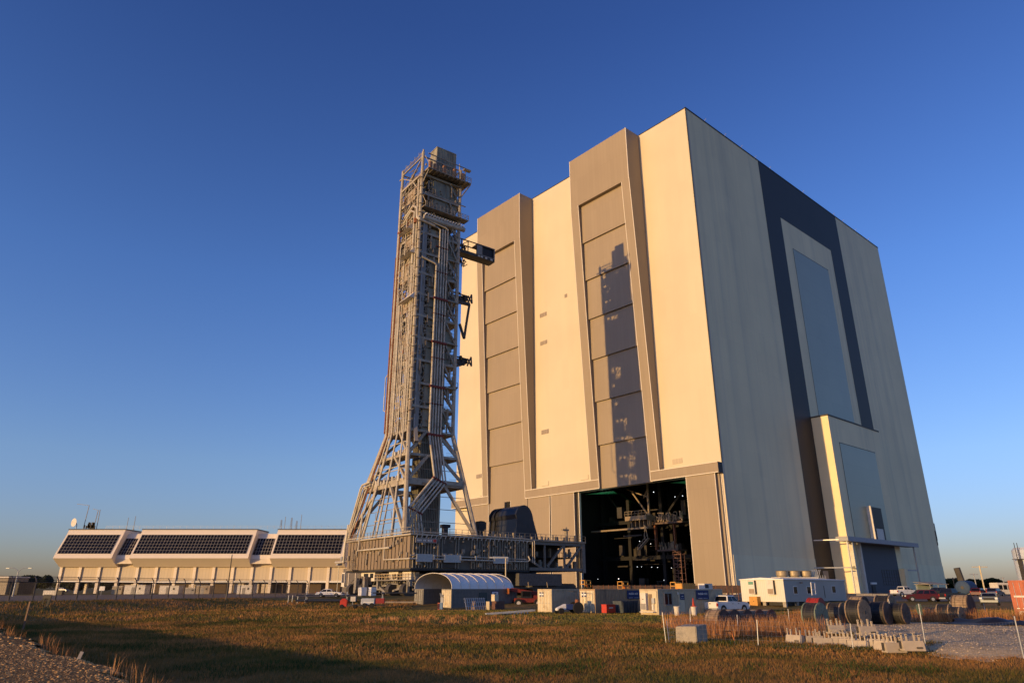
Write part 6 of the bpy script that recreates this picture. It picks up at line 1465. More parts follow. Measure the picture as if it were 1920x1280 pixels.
# fences
def wire_fence(label, pts, hs, m_post, name='wire_fence', step=.24, wire=.0032, tops=None, mesh_z=1.2):
    o0 = Vector((pts[0].x, pts[0].y, 0)); t = thing(name, label, 'fence', o0)
    for i, (p, h) in enumerate(zip(pts, hs)):
        lean = ((i * 13) % 7 - 3) * .02; MB().pipe([p - o0, p - o0 + Vector((lean * h, 0, h))], .024, 6).build('fence_post', m_post, t)
    m = MB()
    for p, q in zip(pts, pts[1:]):
        p, q = p - o0, q - o0; d = (q - p); n = max(2, int(d.length / step))
        for k in range(int(mesh_z / step) + 1): m.pipe([p + Vector((0, 0, .08 + k * step)), q + Vector((0, 0, .08 + k * step))], wire, 3, caps=False)
        for k in range(n): a = p + d * (k / n); m.pipe([a + Vector((0, 0, .05)), a + Vector((0, 0, .08 + mesh_z))], wire * .8, 3, caps=False)
    m.build('wire_mesh', M_galv, t)
    return t
fp = [on_ground(1249, 1205, 0), on_ground(1422, 1212, 0), on_ground(1600, 1219, 0), on_ground(1738, 1224, 0), on_ground(1920, 1234, 0.3)]
wire_fence('thin wire mesh fence crossing in front of the white plastic barriers', fp, [1.65, 1.35, 1.3, 2.3, 1.5], M_galv)
fp2 = [on_ground(1249, 1205, 0), on_ground(1290, 1196, 0), on_ground(1380, 1190, .2), on_ground(1478, 1180, .3), on_ground(1583, 1175, .3), on_ground(1672, 1170, .4), on_ground(1787, 1162, .4), on_ground(1850, 1160, .4)]
wire_fence('sagging wire fence with short white posts along the cable drums', [p + dn * .3 for p in fp2], [1.2, 1.75, 1.3, 1.5, 1.6, 1.8, 1.6, 1.4], M_offw)
p = on_ground(1740, 1223, 0); mk = thing('marker_flag', 'faded green cloth tied to the top of the tall white fence pole', 'cloth', p + Vector((-.05, -.05, 1.95)), 0)
m = MB(); m.loft([[(-.12, -.03, .3), (.1, -.03, .34), (.1, .03, .34), (-.12, .03, .3)], [(-.16, -.04, .1), (.12, -.04, .1), (.12, .04, .1), (-.16, .04, .1)], [(-.1, -.02, -.15), (.1, -.02, -.2), (.1, .02, -.2), (-.1, .02, -.15)]]); m.build('rag', mat('faded_green_cloth', (.1, .14, .1), bump=.4, bscale=12), mk)
# orange container at the right edge
p = on_ground(1906, 1162, .7)
rc = container(p - de * 2.44, 6.1, 'storage_container', 'orange red shipping container cut by the right edge of the picture', mat('orange_red_container_paint', (0.42, 0.10, 0.045), rough=.55, var=.12, scale=1, dirt=(.26, .09, .05), dscale=1.5), H=3.5)
m = MB(); m.box(-.05, -.036, 1.3, 2.2, 2.0, 2.16); m.box(-.05, -.036, 1.5, 2.1, .5, .8); m.build('door_marking', M_offw, rc)
# tarpaulin on the rock yard
p = on_ground(1850, 1170, .5); tp = thing('tarpaulin', 'crumpled black tarpaulin spread on the pale rock below the orange container', 'tarpaulin', p, GR)
rr = random.Random(9); m = MB(); nx, ny = 26, 12; vs = []
for i in range(nx + 1):
    for j in range(ny + 1):
        x = -1.5 + 9.5 * i / nx; y = -3.2 + 6 * j / ny + .3 * math.sin(i * .7); wx_, wy_ = p.x + (dn * x + de * y).x, p.y + (dn * x + de * y).y
        vs.append((x, y, Tz(wx_, wy_) - p.z + .05 + .3 * max(0, math.sin(i * .55 + j * .25) * math.sin(j * .6 + 1)) ** 2 + (.45 * math.exp(-((i - 9) ** 2 + (j - 7) ** 2) / 8)) + rr.uniform(0, .03)))
m.add(vs, [(i * (ny + 1) + j, (i + 1) * (ny + 1) + j, (i + 1) * (ny + 1) + j + 1, i * (ny + 1) + j + 1) for i in range(nx) for j in range(ny)]); m.build('sheet', mat('black_tarp', (.012, .011, .011), rough=.5), tp, smooth=True)
# stake, rag, board on the gravel bank
p = on_ground(42, 1182, .1); st = thing('wooden_stake', 'leaning brown wooden stake at the left edge of the grass', 'stake', p, 0)
m = MB(); m.beam((0, 0, -.2), (.06, .05, 2.05), .11, .09); m.build('stake', mat('brown_stake_wood', (.2, .115, .065), var=.3, stretch=(1, 1, .2), scale=6), st)
p = on_ground(76, 1175, .1); rg_ = thing('hanging_rag', 'torn black plastic rag caught on a thin wire by the leaning stake', 'rag', p, 0)
hz = far(76, 1114, p.y).z - p.z
m = MB(); m.pipe([(0, 0, -.1), (.02, 0, hz)], .008, 4); m.build('wire', M_dsteel, rg_)
m = MB(); rr = random.Random(4)
for k in range(7):
    x = -.28 + k * .09; l_ = (.55, .75, .45, .4, .5, .95, .9)[k]; m.loft([[(x, -.03, hz), (x + .12, -.03, hz - .02), (x + .12, .04, hz - .02), (x, .04, hz)], [(x - .03, -.05, hz - .3), (x + .1, -.05, hz - .28), (x + .1, .03, hz - .28), (x - .03, .03, hz - .3)], [(x - .12, -.01, hz - l_), (x - .05, -.01, hz - l_), (x - .05, .01, hz - l_), (x - .12, .01, hz - l_)]])
m.build('rag', M_black, rg_)
p = on_ground(143, 1237, 1.0); bd = thing('wooden_stub', 'short pale wooden stub sticking up at the gravel edge', 'stake', p, R(20))
m = MB(); m.beam((0, 0, -.15), (.1, .05, .22), .09, .05); m.build('stub', mat('pale_wood', (.5, .42, .33)), bd)
# grass-edge kerb boards on the bank
p0_ = on_ground(60, 1203, 1.0)

# ------------------------------------------------------------------ racks and junk in the middle
def rack(name, label, u, v, L_, tiers, rz, z0=.4, levels=2, mt=None, loads=True):
    p = on_ground(u, v, z0); t = thing(name, label, 'rack', p, rz)
    m = MB()
    for x in (.8, L_ - .8):
        for s_ in (-1, 1): m.beam((x, s_ * .7, 0), (x, s_ * .12, 2.2), .1)
        for z in tiers: m.beam((x, -.9, z), (x, .9, z), .09); m.beam((x, -.9, z), (x, -1.2, z + .28), .07); m.beam((x, .9, z), (x, 1.2, z + .28), .07)
    m.build('frame', M_galv, t)
    return t, p
tr1, p1 = rack('pipe_rack', 'left pipe rack on A-frames in front of the white sedan', 563, 1138, 7.6, (.75, 1.55), R(3))
def pipe_load(label, p, rz, L_, z, n, r, mt, grp='long dark pipes on the racks'):
    for k in range(n):
        off = Vector((-math.sin(rz), math.cos(rz), 0)) * (-.75 + 1.5 * k / max(1, n - 1))
        t = thing('steel_pipe', label[k], 'pipe', p + off + Vector((0, 0, z)), rz, grp); m = MB(); m.cyl((-.6, 0, r), (L_, 0, r), r, 10); m.build('pipe', mt, t, smooth=True)
M_bp = mat('blue_black_pipe', (.03, .035, .05), rough=.4, var=.2)
pipe_load(('dark pipe on the upper tier of the left rack, viewer side', 'dark pipe on the upper tier of the left rack, far side'), p1, R(3), 8.0, 1.6, 2, .09, M_bp); pipe_load(('thick dark pipe on the lower tier of the left rack, viewer side', 'thick dark pipe on the lower tier of the left rack, far side'), p1, R(3), 8.2, .8, 2, .16, M_bp)
tr2, p2 = rack('pipe_rack', 'right pipe rack on A-frames left of the arched shelter', 706, 1138, 7.2, (.5, 1.1, 1.9), R(2))
pipe_load(('dark pipe on top of the right rack, viewer side', 'dark pipe on top of the right rack, far side'), p2, R(2), 7.6, 1.95, 2, .08, M_bp); pipe_load(('tan pipe on the low tier of the right rack, viewer side', 'tan pipe on the low tier of the right rack, far side'), p2, R(2), 7.2, .56, 2, .14, M_bpan)
p = on_ground(540, 1138, .4); jk = thing('scrap_pile', 'low black heap of scrap with upright poles at the left end of the racks', 'scrap heap', p, 0)
rr = random.Random(12); m = MB()
for k in range(26): a = Vector((rr.uniform(-1.8, 2.4), rr.uniform(-.8, .8), rr.uniform(0, .3))); m.beam(a, a + Vector((rr.uniform(-1, 1), rr.uniform(-.5, .5), rr.uniform(-.1, .5))), rr.uniform(.06, .22))
m.build('scrap', M_black, jk)
m = MB()
for x in (-.1, .5, 1.3): m.pipe([(x, 0, 0), (x + .06, 0, 1.7)], .06, 6)
m.build('post', M_galv, jk)
p = on_ground(646, 1140, .4); gl_ = thing('site_machine', 'small red and white wheeled machine at the right end of the left rack', 'machine', p, R(4))
m = MB(); m.box(-.6, .35, -.5, .5, .25, 1.05); m.loft([[(-.5, -.4, 1.05), (.3, -.4, 1.05), (.3, .4, 1.05), (-.5, .4, 1.05)], [(-.4, -.3, 1.25), (.1, -.3, 1.25), (.1, .3, 1.25), (-.4, .3, 1.25)]]); m.build('engine_cover', M_red, gl_, bevel=.05)
for x in (-.35, 1.4): 
    for y in (-.5, .5): MB().cyl((x, y - .08, .26), (x, y + .08, .26), .26, 12).build('wheel', M_tyre, gl_)
m = MB(); m.box(.35, 2.2, -.45, .45, .3, .5); m.build('frame', M_dsteel, gl_); MB().box(.75, 1.4, -.3, .3, .9, 1.5).build('control_panel', M_offw, gl_); m = MB(); m.beam((1, 0, .5), (1, 0, .95), .08); m.build('column', M_galv, gl_)
p = on_ground(677, 1139, .4); tk = thing('water_tank_trailer', 'long blue white tank on a trailer with a red end box', 'trailer', p, R(3))
m = MB(); m.box(0, 1.75, -.6, .6, .4, 1.15); m.build('tank', mat('pale_blue_tank', (.42, .46, .52), var=.1), tk, bevel=.08); MB().box(1.85, 2.9, -.5, .5, .55, 1.15).build('red_box', mat('deep_red_paint', (.28, .03, .03)), tk); m = MB(); m.box(-.2, 3, -.5, .5, .28, .4); m.build('chassis', M_black, tk)
m = MB(); m.box(.1, .14, -.61, -.6, .5, 1.05); m.box(.3, 1.6, -.61, -.6, .62, .72); m.build('tank_marking', M_white, tk)
for x in (.5, 1.4): MB().cyl((x, -.7, .3), (x, -.5, .3), .3, 12).build('wheel', M_tyre, tk)
for (u, lb_) in ((679, 'left of two white cabinets beneath the launch platform corner'), (697, 'right of two white cabinets beneath the launch platform corner')):
    p = on_ground(u, 1117, 1.3); cb_ = thing('equipment_cabinet', lb_, 'cabinet', p, MROT, 'white cabinets near the crawler')
    m = MB(); m.box(-.8, .8, -.6, .6, .1, 1.75); m.build('casing', M_white, cb_, bevel=.04)
    m = MB(); m.box(-.5, .5, -.62, -.6, .5, .56); m.box(-.4, .4, -.62, -.6, 1.0, 1.05); m.box(-.7, .7, -.5, .5, 0, .1); m.build('marking', M_grey, cb_)
# telehandler
p = on_ground(984, 1138, .4); th = thing('telehandler', 'red telescopic handler with raised boom parked right of the shelter', 'telehandler', p, R(12))
m = MB(); m.box(-1.6, 2.4, -.8, .8, .7, 1.3); m.box(1.2, 2.3, -.8, .8, 1.3, 1.7); m.build('chassis', mat('dull_red_paint', (.2, .03, .02), var=.3), th, bevel=.06)
m = MB(); m.beam((2.2, .3, 1.9), (-2.0, .3, 2.5), .42, .5); m.beam((-2.0, .3, 2.5), (-2.5, .3, 2.45), .32); m.build('boom', mat('dull_red_paint', (.2, .03, .02), var=.3), th)
m = MB(); m.box(-2.7, -2.5, -.6, .6, 1.9, 2.7); m.build('carriage', M_orange, th)
cbn = MB().box(-.6, .8, -.85, .0, 1.3, 2.3).build('cab', M_black, th); MB().box(-.5, .7, -.87, -.85, 1.55, 2.2).build('cab_window', M_glass, cbn)
for x in (-1.2, 1.8):
    for y in (-.95, .95):
        w_ = MB().cyl((x, y - .22, .6), (x, y + .22, .6), .6, 18).build('wheel', M_tyre, th, smooth=True); MB().cyl((x, y - .24, .6), (x, y - .2, .6), .3, 12).build('rim', M_offw, w_)
# ladder-like cable tray heap
p = on_ground(955, 1152, .3); ct_ = thing('cable_tray_stack', 'long ladder shaped metal tray lying in the grass before the red handler', 'cable tray', p, R(14))
m = MB()
for y in (-.4, .4): m.beam((-2.6, y, .1), (2.8, y, .45), .08, .16)
m.build('side_rail', M_galv, ct_)
m = MB()
for k in range(19): x = -2.5 + k * .28; m.beam((x, -.4, .11 + .065 * k * .28), (x, .4, .11 + .065 * k * .28), .09)
for k in range(8): m.beam((-.6 + k * .4, .5, .02), (.2 + k * .3, 1.1, .3), .08)
m.build('rung', M_offw, ct_)
# old tractor
p = on_ground(1066, 1150, .3); tra = thing('old_tractor', 'derelict small blue and white tractor between the two cream containers', 'tractor', p, R(20))
m = MB(); m.loft([[(-1.5, -.3, .35), (-1.5, .3, .35), (-1.5, .3, .6), (-1.5, -.3, .6)], [(-.4, -.35, .45), (-.4, .35, .45), (-.4, .35, 1.05), (-.4, -.35, 1.05)]]); m.build('bonnet', M_white, tra, bevel=.04)
m = MB(); m.box(-.4, .5, -.4, .4, .45, 1.0); m.build('body', mat('tractor_blue', (.03, .06, .2)), tra); m = MB(); m.box(.5, 1.3, -.4, .4, .6, 1.0); m.box(1.0, 1.15, -.35, .35, 1.0, 1.5); m.build('seat', M_rust, tra)
m = MB(); m.pipe([(1.2, -.5, .9), (1.25, -.5, 2.3), (.4, -.5, 2.35)], .03, 5); m.pipe([(1.2, .5, .9), (1.25, .5, 2.3), (.4, .5, 2.35)], .03, 5); m.pipe([(.4, -.5, 2.35), (.4, .5, 2.35)], .03, 5); m.build('roll_bar', M_dsteel, tra)
for (x, y, r) in ((-1.1, -.55, .32), (-1.1, .55, .32), (.95, -.6, .62), (.95, .6, .62)): MB().pipe([(x, y - .12, r), (x, y + .12, r)], r, 16).build('wheel', M_tyre, tra, smooth=True)
# small things in front of the containers
p = on_ground(1140, 1151, .3); tb = thing('tool_chest', 'bright orange red job box in front of the brown sided container', 'tool chest', p, GR)
m = MB(); m.box(-.2, 1.3, 0, .75, .15, .95); m.build('chest', M_red, tb, bevel=.02); m = MB(); m.box(-.22, 1.32, -.02, .77, .95, 1.02); m.build('lid', M_red, tb); m = MB(); m.box(.2, .9, -.01, 0, .6, .72); m.build('marking', M_offw, tb); m = MB(); m.box(-.1, .1, .1, .6, 0, .15); m.box(1, 1.2, .1, .6, 0, .15); m.build('leg', M_dsteel, tb)
p = on_ground(1177, 1150, .3); sk = thing('skip_bin', 'low dark blue grey skip between the tool chest and the office container', 'skip', p, GR)
m = MB(); m.loft([[(-.9, 0, .1), (1.6, 0, .1), (1.6, 1.1, .1), (-.9, 1.1, .1)], [(-1.1, -.1, 1.35), (1.8, -.1, 1.35), (1.8, 1.2, 1.35), (-1.1, 1.2, 1.35)]])
for k in range(6): m.box(-.9 + k * .5, -.82 + k * .5, -.14, -.02, .15, 1.3)
m.build('bin', mat('skip_paint', (.06, .075, .085), var=.2), sk)
for (u, v, lb_, cone) in ((1270, 1154, 'white plastic bin without cone in front of the office window', False), (1302, 1154, 'white plastic bin carrying an upended red cone', True)):
    p = on_ground(u, v, .3); b_ = thing('plastic_bin', lb_, 'bin', p, 0); m = MB(); m.pipe([(0, 0, 0), (0, 0, .85), (0, 0, .9)], .3, 14, rad=[.24, .31, .34]); m.build('bin', M_offw, b_, smooth=True)
    if cone:
        c_ = thing('traffic_cone', 'red traffic cone standing on the right white bin', 'traffic cone', p + Vector((0, 0, .9)), 0); m = MB(); m.box(-.22, .22, -.22, .22, 0, .05); m.pipe([(0, 0, .05), (0, 0, .85)], .1, 12, rad=[.15, .03]); m.build('cone', mat('cone_red', (.45, .05, .02)), c_)
    else:
        m = MB(); m.box(-.3, .25, -.1, .1, .88, .92); m.build('rim_board', M_offw, b_)
p = on_ground(824, 1142, .3); tb = thing('small_drum', 'little orange drum by the dark mouth of the arched shelter', 'drum', p, 0); m = MB(); m.cyl((0, 0, 0), (0, 0, .85), .28, 14); m.build('drum', mat('orange_drum', (.55, .12, .05)), tb)
p = on_ground(836, 1143, .3); wb_ = thing('sign_trolley', 'blue and grey upright sign trolley leaning on the cream container end', 'trolley', p, GR)
m = MB(); m.box(-.5, -.4, .1, .7, .1, .9); m.build('panel', mat('trolley_blue', (.1, .17, .28)), wb_); m = MB(); m.box(-.42, -.36, .1, .7, .9, 1.9)
for k in range(4): m.beam((-.4, .15 + k * .15, 1.5), (-.6, k * .25 - .05, 2.1), .05)
m.build('back', M_galv, wb_)
p = on_ground(890, 1143, .3); rk = thing('leaning_ladders', 'rack of grey ladders leaning on the shaded container of the shelter', 'ladder', p, GR)
m = MB()
for k in range(10): x = -2 + k * .35; m.beam((x, -.9, 0), (x + .25, -.1, 1.5), .1, .05)
for z, y in ((.5, -.63), (1.0, -.37), (1.4, -.15)): m.beam((-2, y, z), (1.6, y, z), .07)
m.build('ladder', M_galv, rk)
for (u, v, w, h, mt_, lb_) in ((894, 1143, .75, 1.1, M_wood, 'wooden framed pallet standing on edge before the shelter door'), (921, 1143, .7, 1.05, M_cont, 'plain cream board leaning near the red brown crates')):
    p = on_ground(u, v, .3); b_ = thing('leaning_board', lb_, 'board', p, GR); m = MB(); m.box(-.3, -.24, 0, w, 0, h)
    for k in range(4): m.box(-.33, -.3, k * w / 4, k * w / 4 + .1, 0, h)
    m.build('board', mt_, b_)
p = on_ground(932, 1142, .3); b_ = thing('crate_stack', 'stack of tan and red brown crates against the shelter container', 'crate', p, GR); m = MB(); m.box(0, 1.5, .2, 1.1, 0, 1.05); m.build('lower_crate', mat('red_brown_crate', (.13, .06, .04), var=.3), b_); m = MB(); m.box(-.2, .5, .3, 1.0, 1.05, 1.9); m.build('upper_crate', M_cont, b_)
# lamp pole behind the shelter
p = on_ground(948, 1120, 1.2); lp_ = thing('lamp_pole', 'slim cream light pole rising behind the arched shelter', 'street lamp', p, 0); h_ = far(948, 1046, p.y).z - p.z
m = MB(); m.pipe([(0, 0, 0), (0, 0, h_)], .12, 8); m.build('pole', M_cont, lp_); m = MB(); m.box(-3.6, 0.5, -.15, .15, h_, h_ + .3); m.build('lamp_head', M_galv, lp_)
# aerial lifts before the open door
for (u, v, h0, lb_) in ((1102, 125, 2.0, 'orange boom lift with lattice basket at the left jamb of the open bay'), (1172, 125, 1.8, 'orange lift standing at the middle of the open bay'), (1271, 125, 1.7, 'small orange lift at the right of the open bay')):
    p = far(u, 1110, v); p.z = Tz(p.x, p.y); t = thing('boom_lift', lb_, 'lift', p, GR, 'orange lifts at the open bay')
    m = MB(); m.box(-1, 1, -.6, .6, .4, 1.1); m.build('chassis', M_amber, t)
    for x in (-.7, .7):
        for y in (-.6, .6): MB().cyl((x, y - .12, .38), (x, y + .12, .38), .38, 12).build('wheel', M_tyre, t)
    m = MB(); m.beam((.6, 0, 1.1), (-.3, 0, h0 + .6), .3); m.build('boom', M_orange, t)
    m = MB()
    for x in (-1.2, .3):
        for y in (-.5, .5): m.box(x - .06, x + .06, y - .06, y + .06, h0, h0 + 1.2)
    for z in (0, .6, 1.2): m.box(-1.2, .3, -.56, -.44, h0 + z - .06, h0 + z + .06); m.box(-1.2, .3, .44, .56, h0 + z - .06, h0 + z + .06); m.box(-1.26, -1.14, -.5, .5, h0 + z - .06, h0 + z + .06)
    m.box(-1.2, .3, -.5, .5, h0 - .1, h0); m.build('basket', M_amber, t)
# low tan wall and dark strip before the bay
p = far(1112, 1110, 132); p.z = Tz(p.x, p.y); lw = thing('low_fence', 'low rusty brown screened fence running before the open bay', 'fence', p, 0)
q2 = far(1405, 1110, 128); q2.z = p.z; q2 = q2 - p
m = MB()
for k in range(30): a = q2 * (k / 29); m.box(a.x - .04, a.x + .04, a.y - .04, a.y + .04, 0, 2.5)
m.build('fence_stake', M_rust, lw)
m = MB(); m.beam((0, 0, 1.75), (q2.x, q2.y, 1.75), .05, 1.3); m.build('screen', mat('brown_screen', (.08, .05, .038), var=.3), lw)

# ------------------------------------------------------------------ long chain-link fence on the left
M_fp = mat('fence_post_metal', (.06, .05, .045), rough=.5)
A = Vector((-73, 74, 0)); B = Vector((-41, 146, 0)); fo = Vector((A.x, A.y, 0))
cf = thing('chain_link_fence', 'tall chain link security fence with barbed wire outriggers before the control building', 'fence', fo, 0)
nf = 26
def fpos(k): q = A + (B - A) * (k / nf); return Vector((q.x - fo.x, q.y - fo.y, Tz(q.x, q.y)))
nrm_ = Vector((B.y - A.y, A.x - B.x, 0)).normalized()
for k in range(nf + 1):
    a = fpos(k); MB().pipe([a, a + Vector((0, 0, 2.35)), a + Vector((0, 0, 2.75)) - nrm_ * .25, a + Vector((0, 0, 3.05)) - nrm_ * .6], .075, 6).build('fence_post', M_fp, cf)
m = MB()
for k in range(nf):
    a, b = fpos(k), fpos(k + 1)
    for z in (.1, .7, 1.3, 1.9): m.pipe([a + Vector((0, 0, z)), b + Vector((0, 0, z))], .006, 3, caps=False)
    for j in range(14):
        c = a.lerp(b, j / 14); d_ = a.lerp(b, min(1.0, (j + 4) / 14)); m.pipe([c + Vector((0, 0, .05)), d_ + Vector((0, 0, 2.3))], .009, 3, caps=False); m.pipe([d_ + Vector((0, 0, .05)), c + Vector((0, 0, 2.3))], .009, 3, caps=False)
m.build('chain_link', M_fp, cf)
m = MB()
for k in range(nf):
    a, b = fpos(k), fpos(k + 1); m.pipe([a + Vector((0, 0, 2.35)), b + Vector((0, 0, 2.35))], .06, 5)
    for z, o_ in ((2.6, .13), (2.8, .3), (3.03, .58)): m.pipe([a + Vector((0, 0, z)) - nrm_ * o_, b + Vector((0, 0, z)) - nrm_ * o_], .032, 4)
m.build('top_rail', M_fp, cf)
# tall lone pole before the control building
p = on_ground(424, 1124, 1.4); lp_ = thing('steel_pole', 'single tall thin pole standing before the middle of the control building', 'pole', p, 0); h_ = far(429, 1040, p.y).z - p.z
m = MB(); m.pipe([(0, 0, 0), (0, 0, h_)], .09, 8, rad=[.11, .07]); m.build('pole', M_fp, lp_); m = MB(); m.ball((0, 0, h_), .12); m.build('cap', M_galv, lp_)
# double-arm street lamp
p = Vector((far(26, 1107, 150).x, 150, 1.42)); sl = thing('street_lamp', 'double armed street lamp with curved arms at the far left', 'street lamp', p, 0); h_ = far(36, 1071, 150).z - 1.42
m = MB(); m.pipe([(0, 0, 0), (0, 0, h_)], .12, 8, rad=[.16, .09]); m.build('pole', M_galv, sl)
for s_ in (-1, 1): 
    ar = MB().pipe([(0, 0, h_), (s_ * .5, 0, h_ + .45), (s_ * 1.2, 0, h_ + .75), (s_ * 2.2, 0, h_ + .72)], .06, 6).build('arm', M_galv, sl); MB().box(s_ * 2.3 - .35, s_ * 2.3 + .35, -.12, .12, h_ + .62, h_ + .74).build('lamp_head', M_galv, ar)
# cabinets along the control building
for (u0, u1, v0, v1, mt_, lb_) in ((208, 230, 1098, 1114, M_bpan, 'brown grey box hut left of the white cabinets'), (231, 273, 1096, 1115, M_offw, 'first white equipment container before the control building'), (297, 336, 1097, 1115, M_offw, 'second white equipment container before the control building'), (345, 366, 1101, 1115, M_grey, 'grey low cabinet right of the white containers'), (366, 394, 1097, 1116, M_bpan, 'tan wall enclosure right of the grey low cabinet'), (443, 473, 1096, 1116, M_offw, 'wide white shed before the middle columns')):
    y = 205; a, b = far(u0, v1, y), far(u1, v0, y); t = thing('equipment_shed', lb_, 'cabinet', (a.x, y, min(a.z, 1.42)), 0, 'sheds before the control building')
    w_, h_ = b.x - a.x, b.z - min(a.z, 1.42); m = MB(); m.box(0, w_, 0, 3, .1, h_ - .1); m.build('casing', mt_, t); m = MB(); m.box(-.08, w_ + .08, -.08, 3.08, h_ - .1, h_); m.build('roof', M_offw, t)
    m = MB(); m.box(w_ * .35, w_ * .35 + .9, -.03, 0, .1, 2.1); d_ = m.build('door', M_grey, t); m = MB(); m.box(w_ * .7, w_ * .7 + .5, -.04, 0, h_ * .55, h_ * .75); m.build('vent', M_dsteel, t)
for (u, v, lb_) in ((97, 1112, 'white low cabinet leftmost, just before the first column'), (190, 1108, 'small square sign on a post before the third column')):
    y = 175; a = far(u, v, y)
    t = thing('roadside_box' if u < 150 else 'roadside_sign', lb_, 'cabinet' if u < 150 else 'sign', (a.x, y, 1.42), 0); m = MB()
    if u < 150: m.box(-1.8, 1.4, -.5, .5, 0, 1.1); m.build('casing', M_offw, t); m = MB(); m.box(1.4, 2.7, -.5, .5, 0, 1.15); m.build('dark_half', M_dsteel, t)
    else: m.box(-.7, .7, -.05, .05, 1.0, 2.0); m.build('panel', M_white, t); m = MB(); m.pipe([(0, .08, 0), (0, .08, 2)], .05); m.build('post', M_galv, t)
p = far(-6, 1110, 190); tb = thing('tan_hut', 'plain tan building end at the left edge of the picture', 'building', (p.x, 190, 1.4), 0); m = MB(); m.box(-8, 2.2, 0, 8, 0, 4.2); m.build('wall', M_bpan, tb); m = MB(); m.box(-8.2, 2.4, -.2, 8.2, 4.2, 4.5); m.build('roof', M_offw, tb); MB().box(2.2, 4.6, 1, 8, 0, 3.2).build('annex', M_dsteel, tb)

# ------------------------------------------------------------------ right background
p = on_ground(1762, 1112, 1.3); cp_ = thing('car_canopy', 'open pitched carport with pale roof behind the parked cars', 'carport', p, R(20))
m = MB()
for x in (-3.5, 0, 3.5):
    for y in (0, 5): m.box(x - .1, x + .1, y - .1, y + .1, 0, 2.8)
m.build('leg', M_galv, cp_); m = MB(); m.add([(-4, -.5, 2.7), (4, -.5, 2.7), (4, 5.5, 3.4), (-4, 5.5, 3.4), (-4, -.5, 2.8), (4, -.5, 2.8), (4, 5.5, 3.5), (-4, 5.5, 3.5)], [(0, 3, 2, 1), (4, 5, 6, 7), (0, 1, 5, 4), (1, 2, 6, 5), (2, 3, 7, 6), (3, 0, 4, 7)])
for k in range(9): m.box(-4 + k, -3.9 + k, -.52, 5.4, 2.72, 2.82)
m.build('roof', mat('tan_sheet_roof', (.4, .33, .24)), cp_)
m = MB(); m.box(-3.4, 3.4, 4.8, 4.9, 0, 2.7); m.build('back_sheet', mat('pale_green_sheet', (.33, .38, .3)), cp_)
p = on_ground(1808, 1116, 1.3); tk = thing('storage_tank', 'horizontal dark blue tank with round end right of the carport', 'tank', p, GR)
m = MB(); m.pipe([(-.2, 0, 1.7), (0, 0, 1.7), (5, 0, 1.7), (5.2, 0, 1.7)], 1.5, 20, rad=[1.2, 1.5, 1.5, 1.2]); m.build('tank_shell', mat('tank_blue', (.03, .06, .12)), tk, smooth=True); m = MB(); m.box(.5, 1, -1, 1, 0, .6); m.box(4, 4.5, -1, 1, 0, .6); m.build('saddle', M_conc, tk); m = MB(); m.cyl((-.26, 0, 1.7), (-.2, 0, 1.7), .35, 12); m.build('manhole', M_dsteel, tk)
for (u0, u1, v, lb_) in ((1607, 1637, 1120, 'left pale concrete road barrier beyond the drums'), (1638, 1666, 1121, 'right pale concrete road barrier beyond the drums')):
    a, b = on_ground(u0, v, 1.0), on_ground(u1, v, 1.0); t = thing('concrete_barrier', lb_, 'barrier', a, math.atan2(b.y - a.y, b.x - a.x), 'concrete road barriers'); m = MB(); L_ = (b - a).length - .1
    m.prism([(-.3, 0), (.3, 0), (.28, .12), (.13, .4), (.1, .85), (-.1, .85), (-.13, .4), (-.28, .12)], 0, 0, L_); m.build('barrier', M_conc, t)
def util_pole(u, vb, vt, y, label, r=.14, arm=0, lean=0, head=False, name='utility_pole', m_=None, cat='utility pole'):
    a = far(u, vb, y); top = far(u, vt, y).z; t = thing(name, label, cat, (a.x, y, 1.0), 0, 'poles beyond the car park'); m = MB(); m.pipe([(0, 0, 0), (lean, 0, top - 1)], r, 8); m.build('pole', m_ or M_wood, t)
    if arm: m = MB(); m.box(-arm + lean, arm + lean, -.1, .1, top - 1.5, top - 1.25); m.build('lamp_bar' if head else 'cross_arm', m_ or M_wood, t)
util_pole(1845, 1100, 1060, 240, 'tall tan floodlight pole with a flat lamp bar', .22, 2.6, 0, True, m_=M_cont)
util_pole(1831, 1100, 1074, 230, 'slim floodlight pole left of the tan one', .14, 1.3, 0, True, m_=M_galv)
util_pole(1790, 1100, 1082, 280, 'shorter dark utility pole with cross arm, left one', .16, 2.2)
util_pole(1802, 1100, 1081, 280, 'shorter dark utility pole with cross arm, right one', .16, 1.6)
util_pole(1884, 1100, 1081, 260, 'small lamp pole near the right distant trees', .12, .8, 0, True, m_=M_galv)
util_pole(1811, 1105, 1064, 190, 'thick dark leaning stack behind the blue tank', .8, 0, -1.2, name='dark_stack', m_=M_dsteel, cat='chimney')
p = far(1925, 1083, 150); si = thing('silo', 'tall pale blue silo with caged ladder at the right edge', 'silo', (p.x + 4.2, 150, 1.0), 0); h_ = far(1915, 1026, 150).z - 1.0
m = MB(); m.pipe([(0, 0, 0), (0, 0, h_ - .5), (0, 0, h_)], 5, 28, rad=[5, 5, 4.6]); m.build('shell', mat('pale_blue_steel', (.5, .56, .66)), si, smooth=True)
m = MB()
for z in np.arange(0, h_ - 1, .5): m.box(-5.9, -5.3, -1.1, -1.0, z, z + .06)
for x in (-5.9, -5.3): m.box(x - .04, x + .04, -1.1, -1.0, 0, h_ + .9)
m.box(-6, -4.6, -1.6, .5, h_ - 2.4, h_ - 2.3); m.box(-5.9, -5.2, -1.3, -1.0, 0, h_ - 2.5); m.build('ladder_cage', M_dsteel, si)
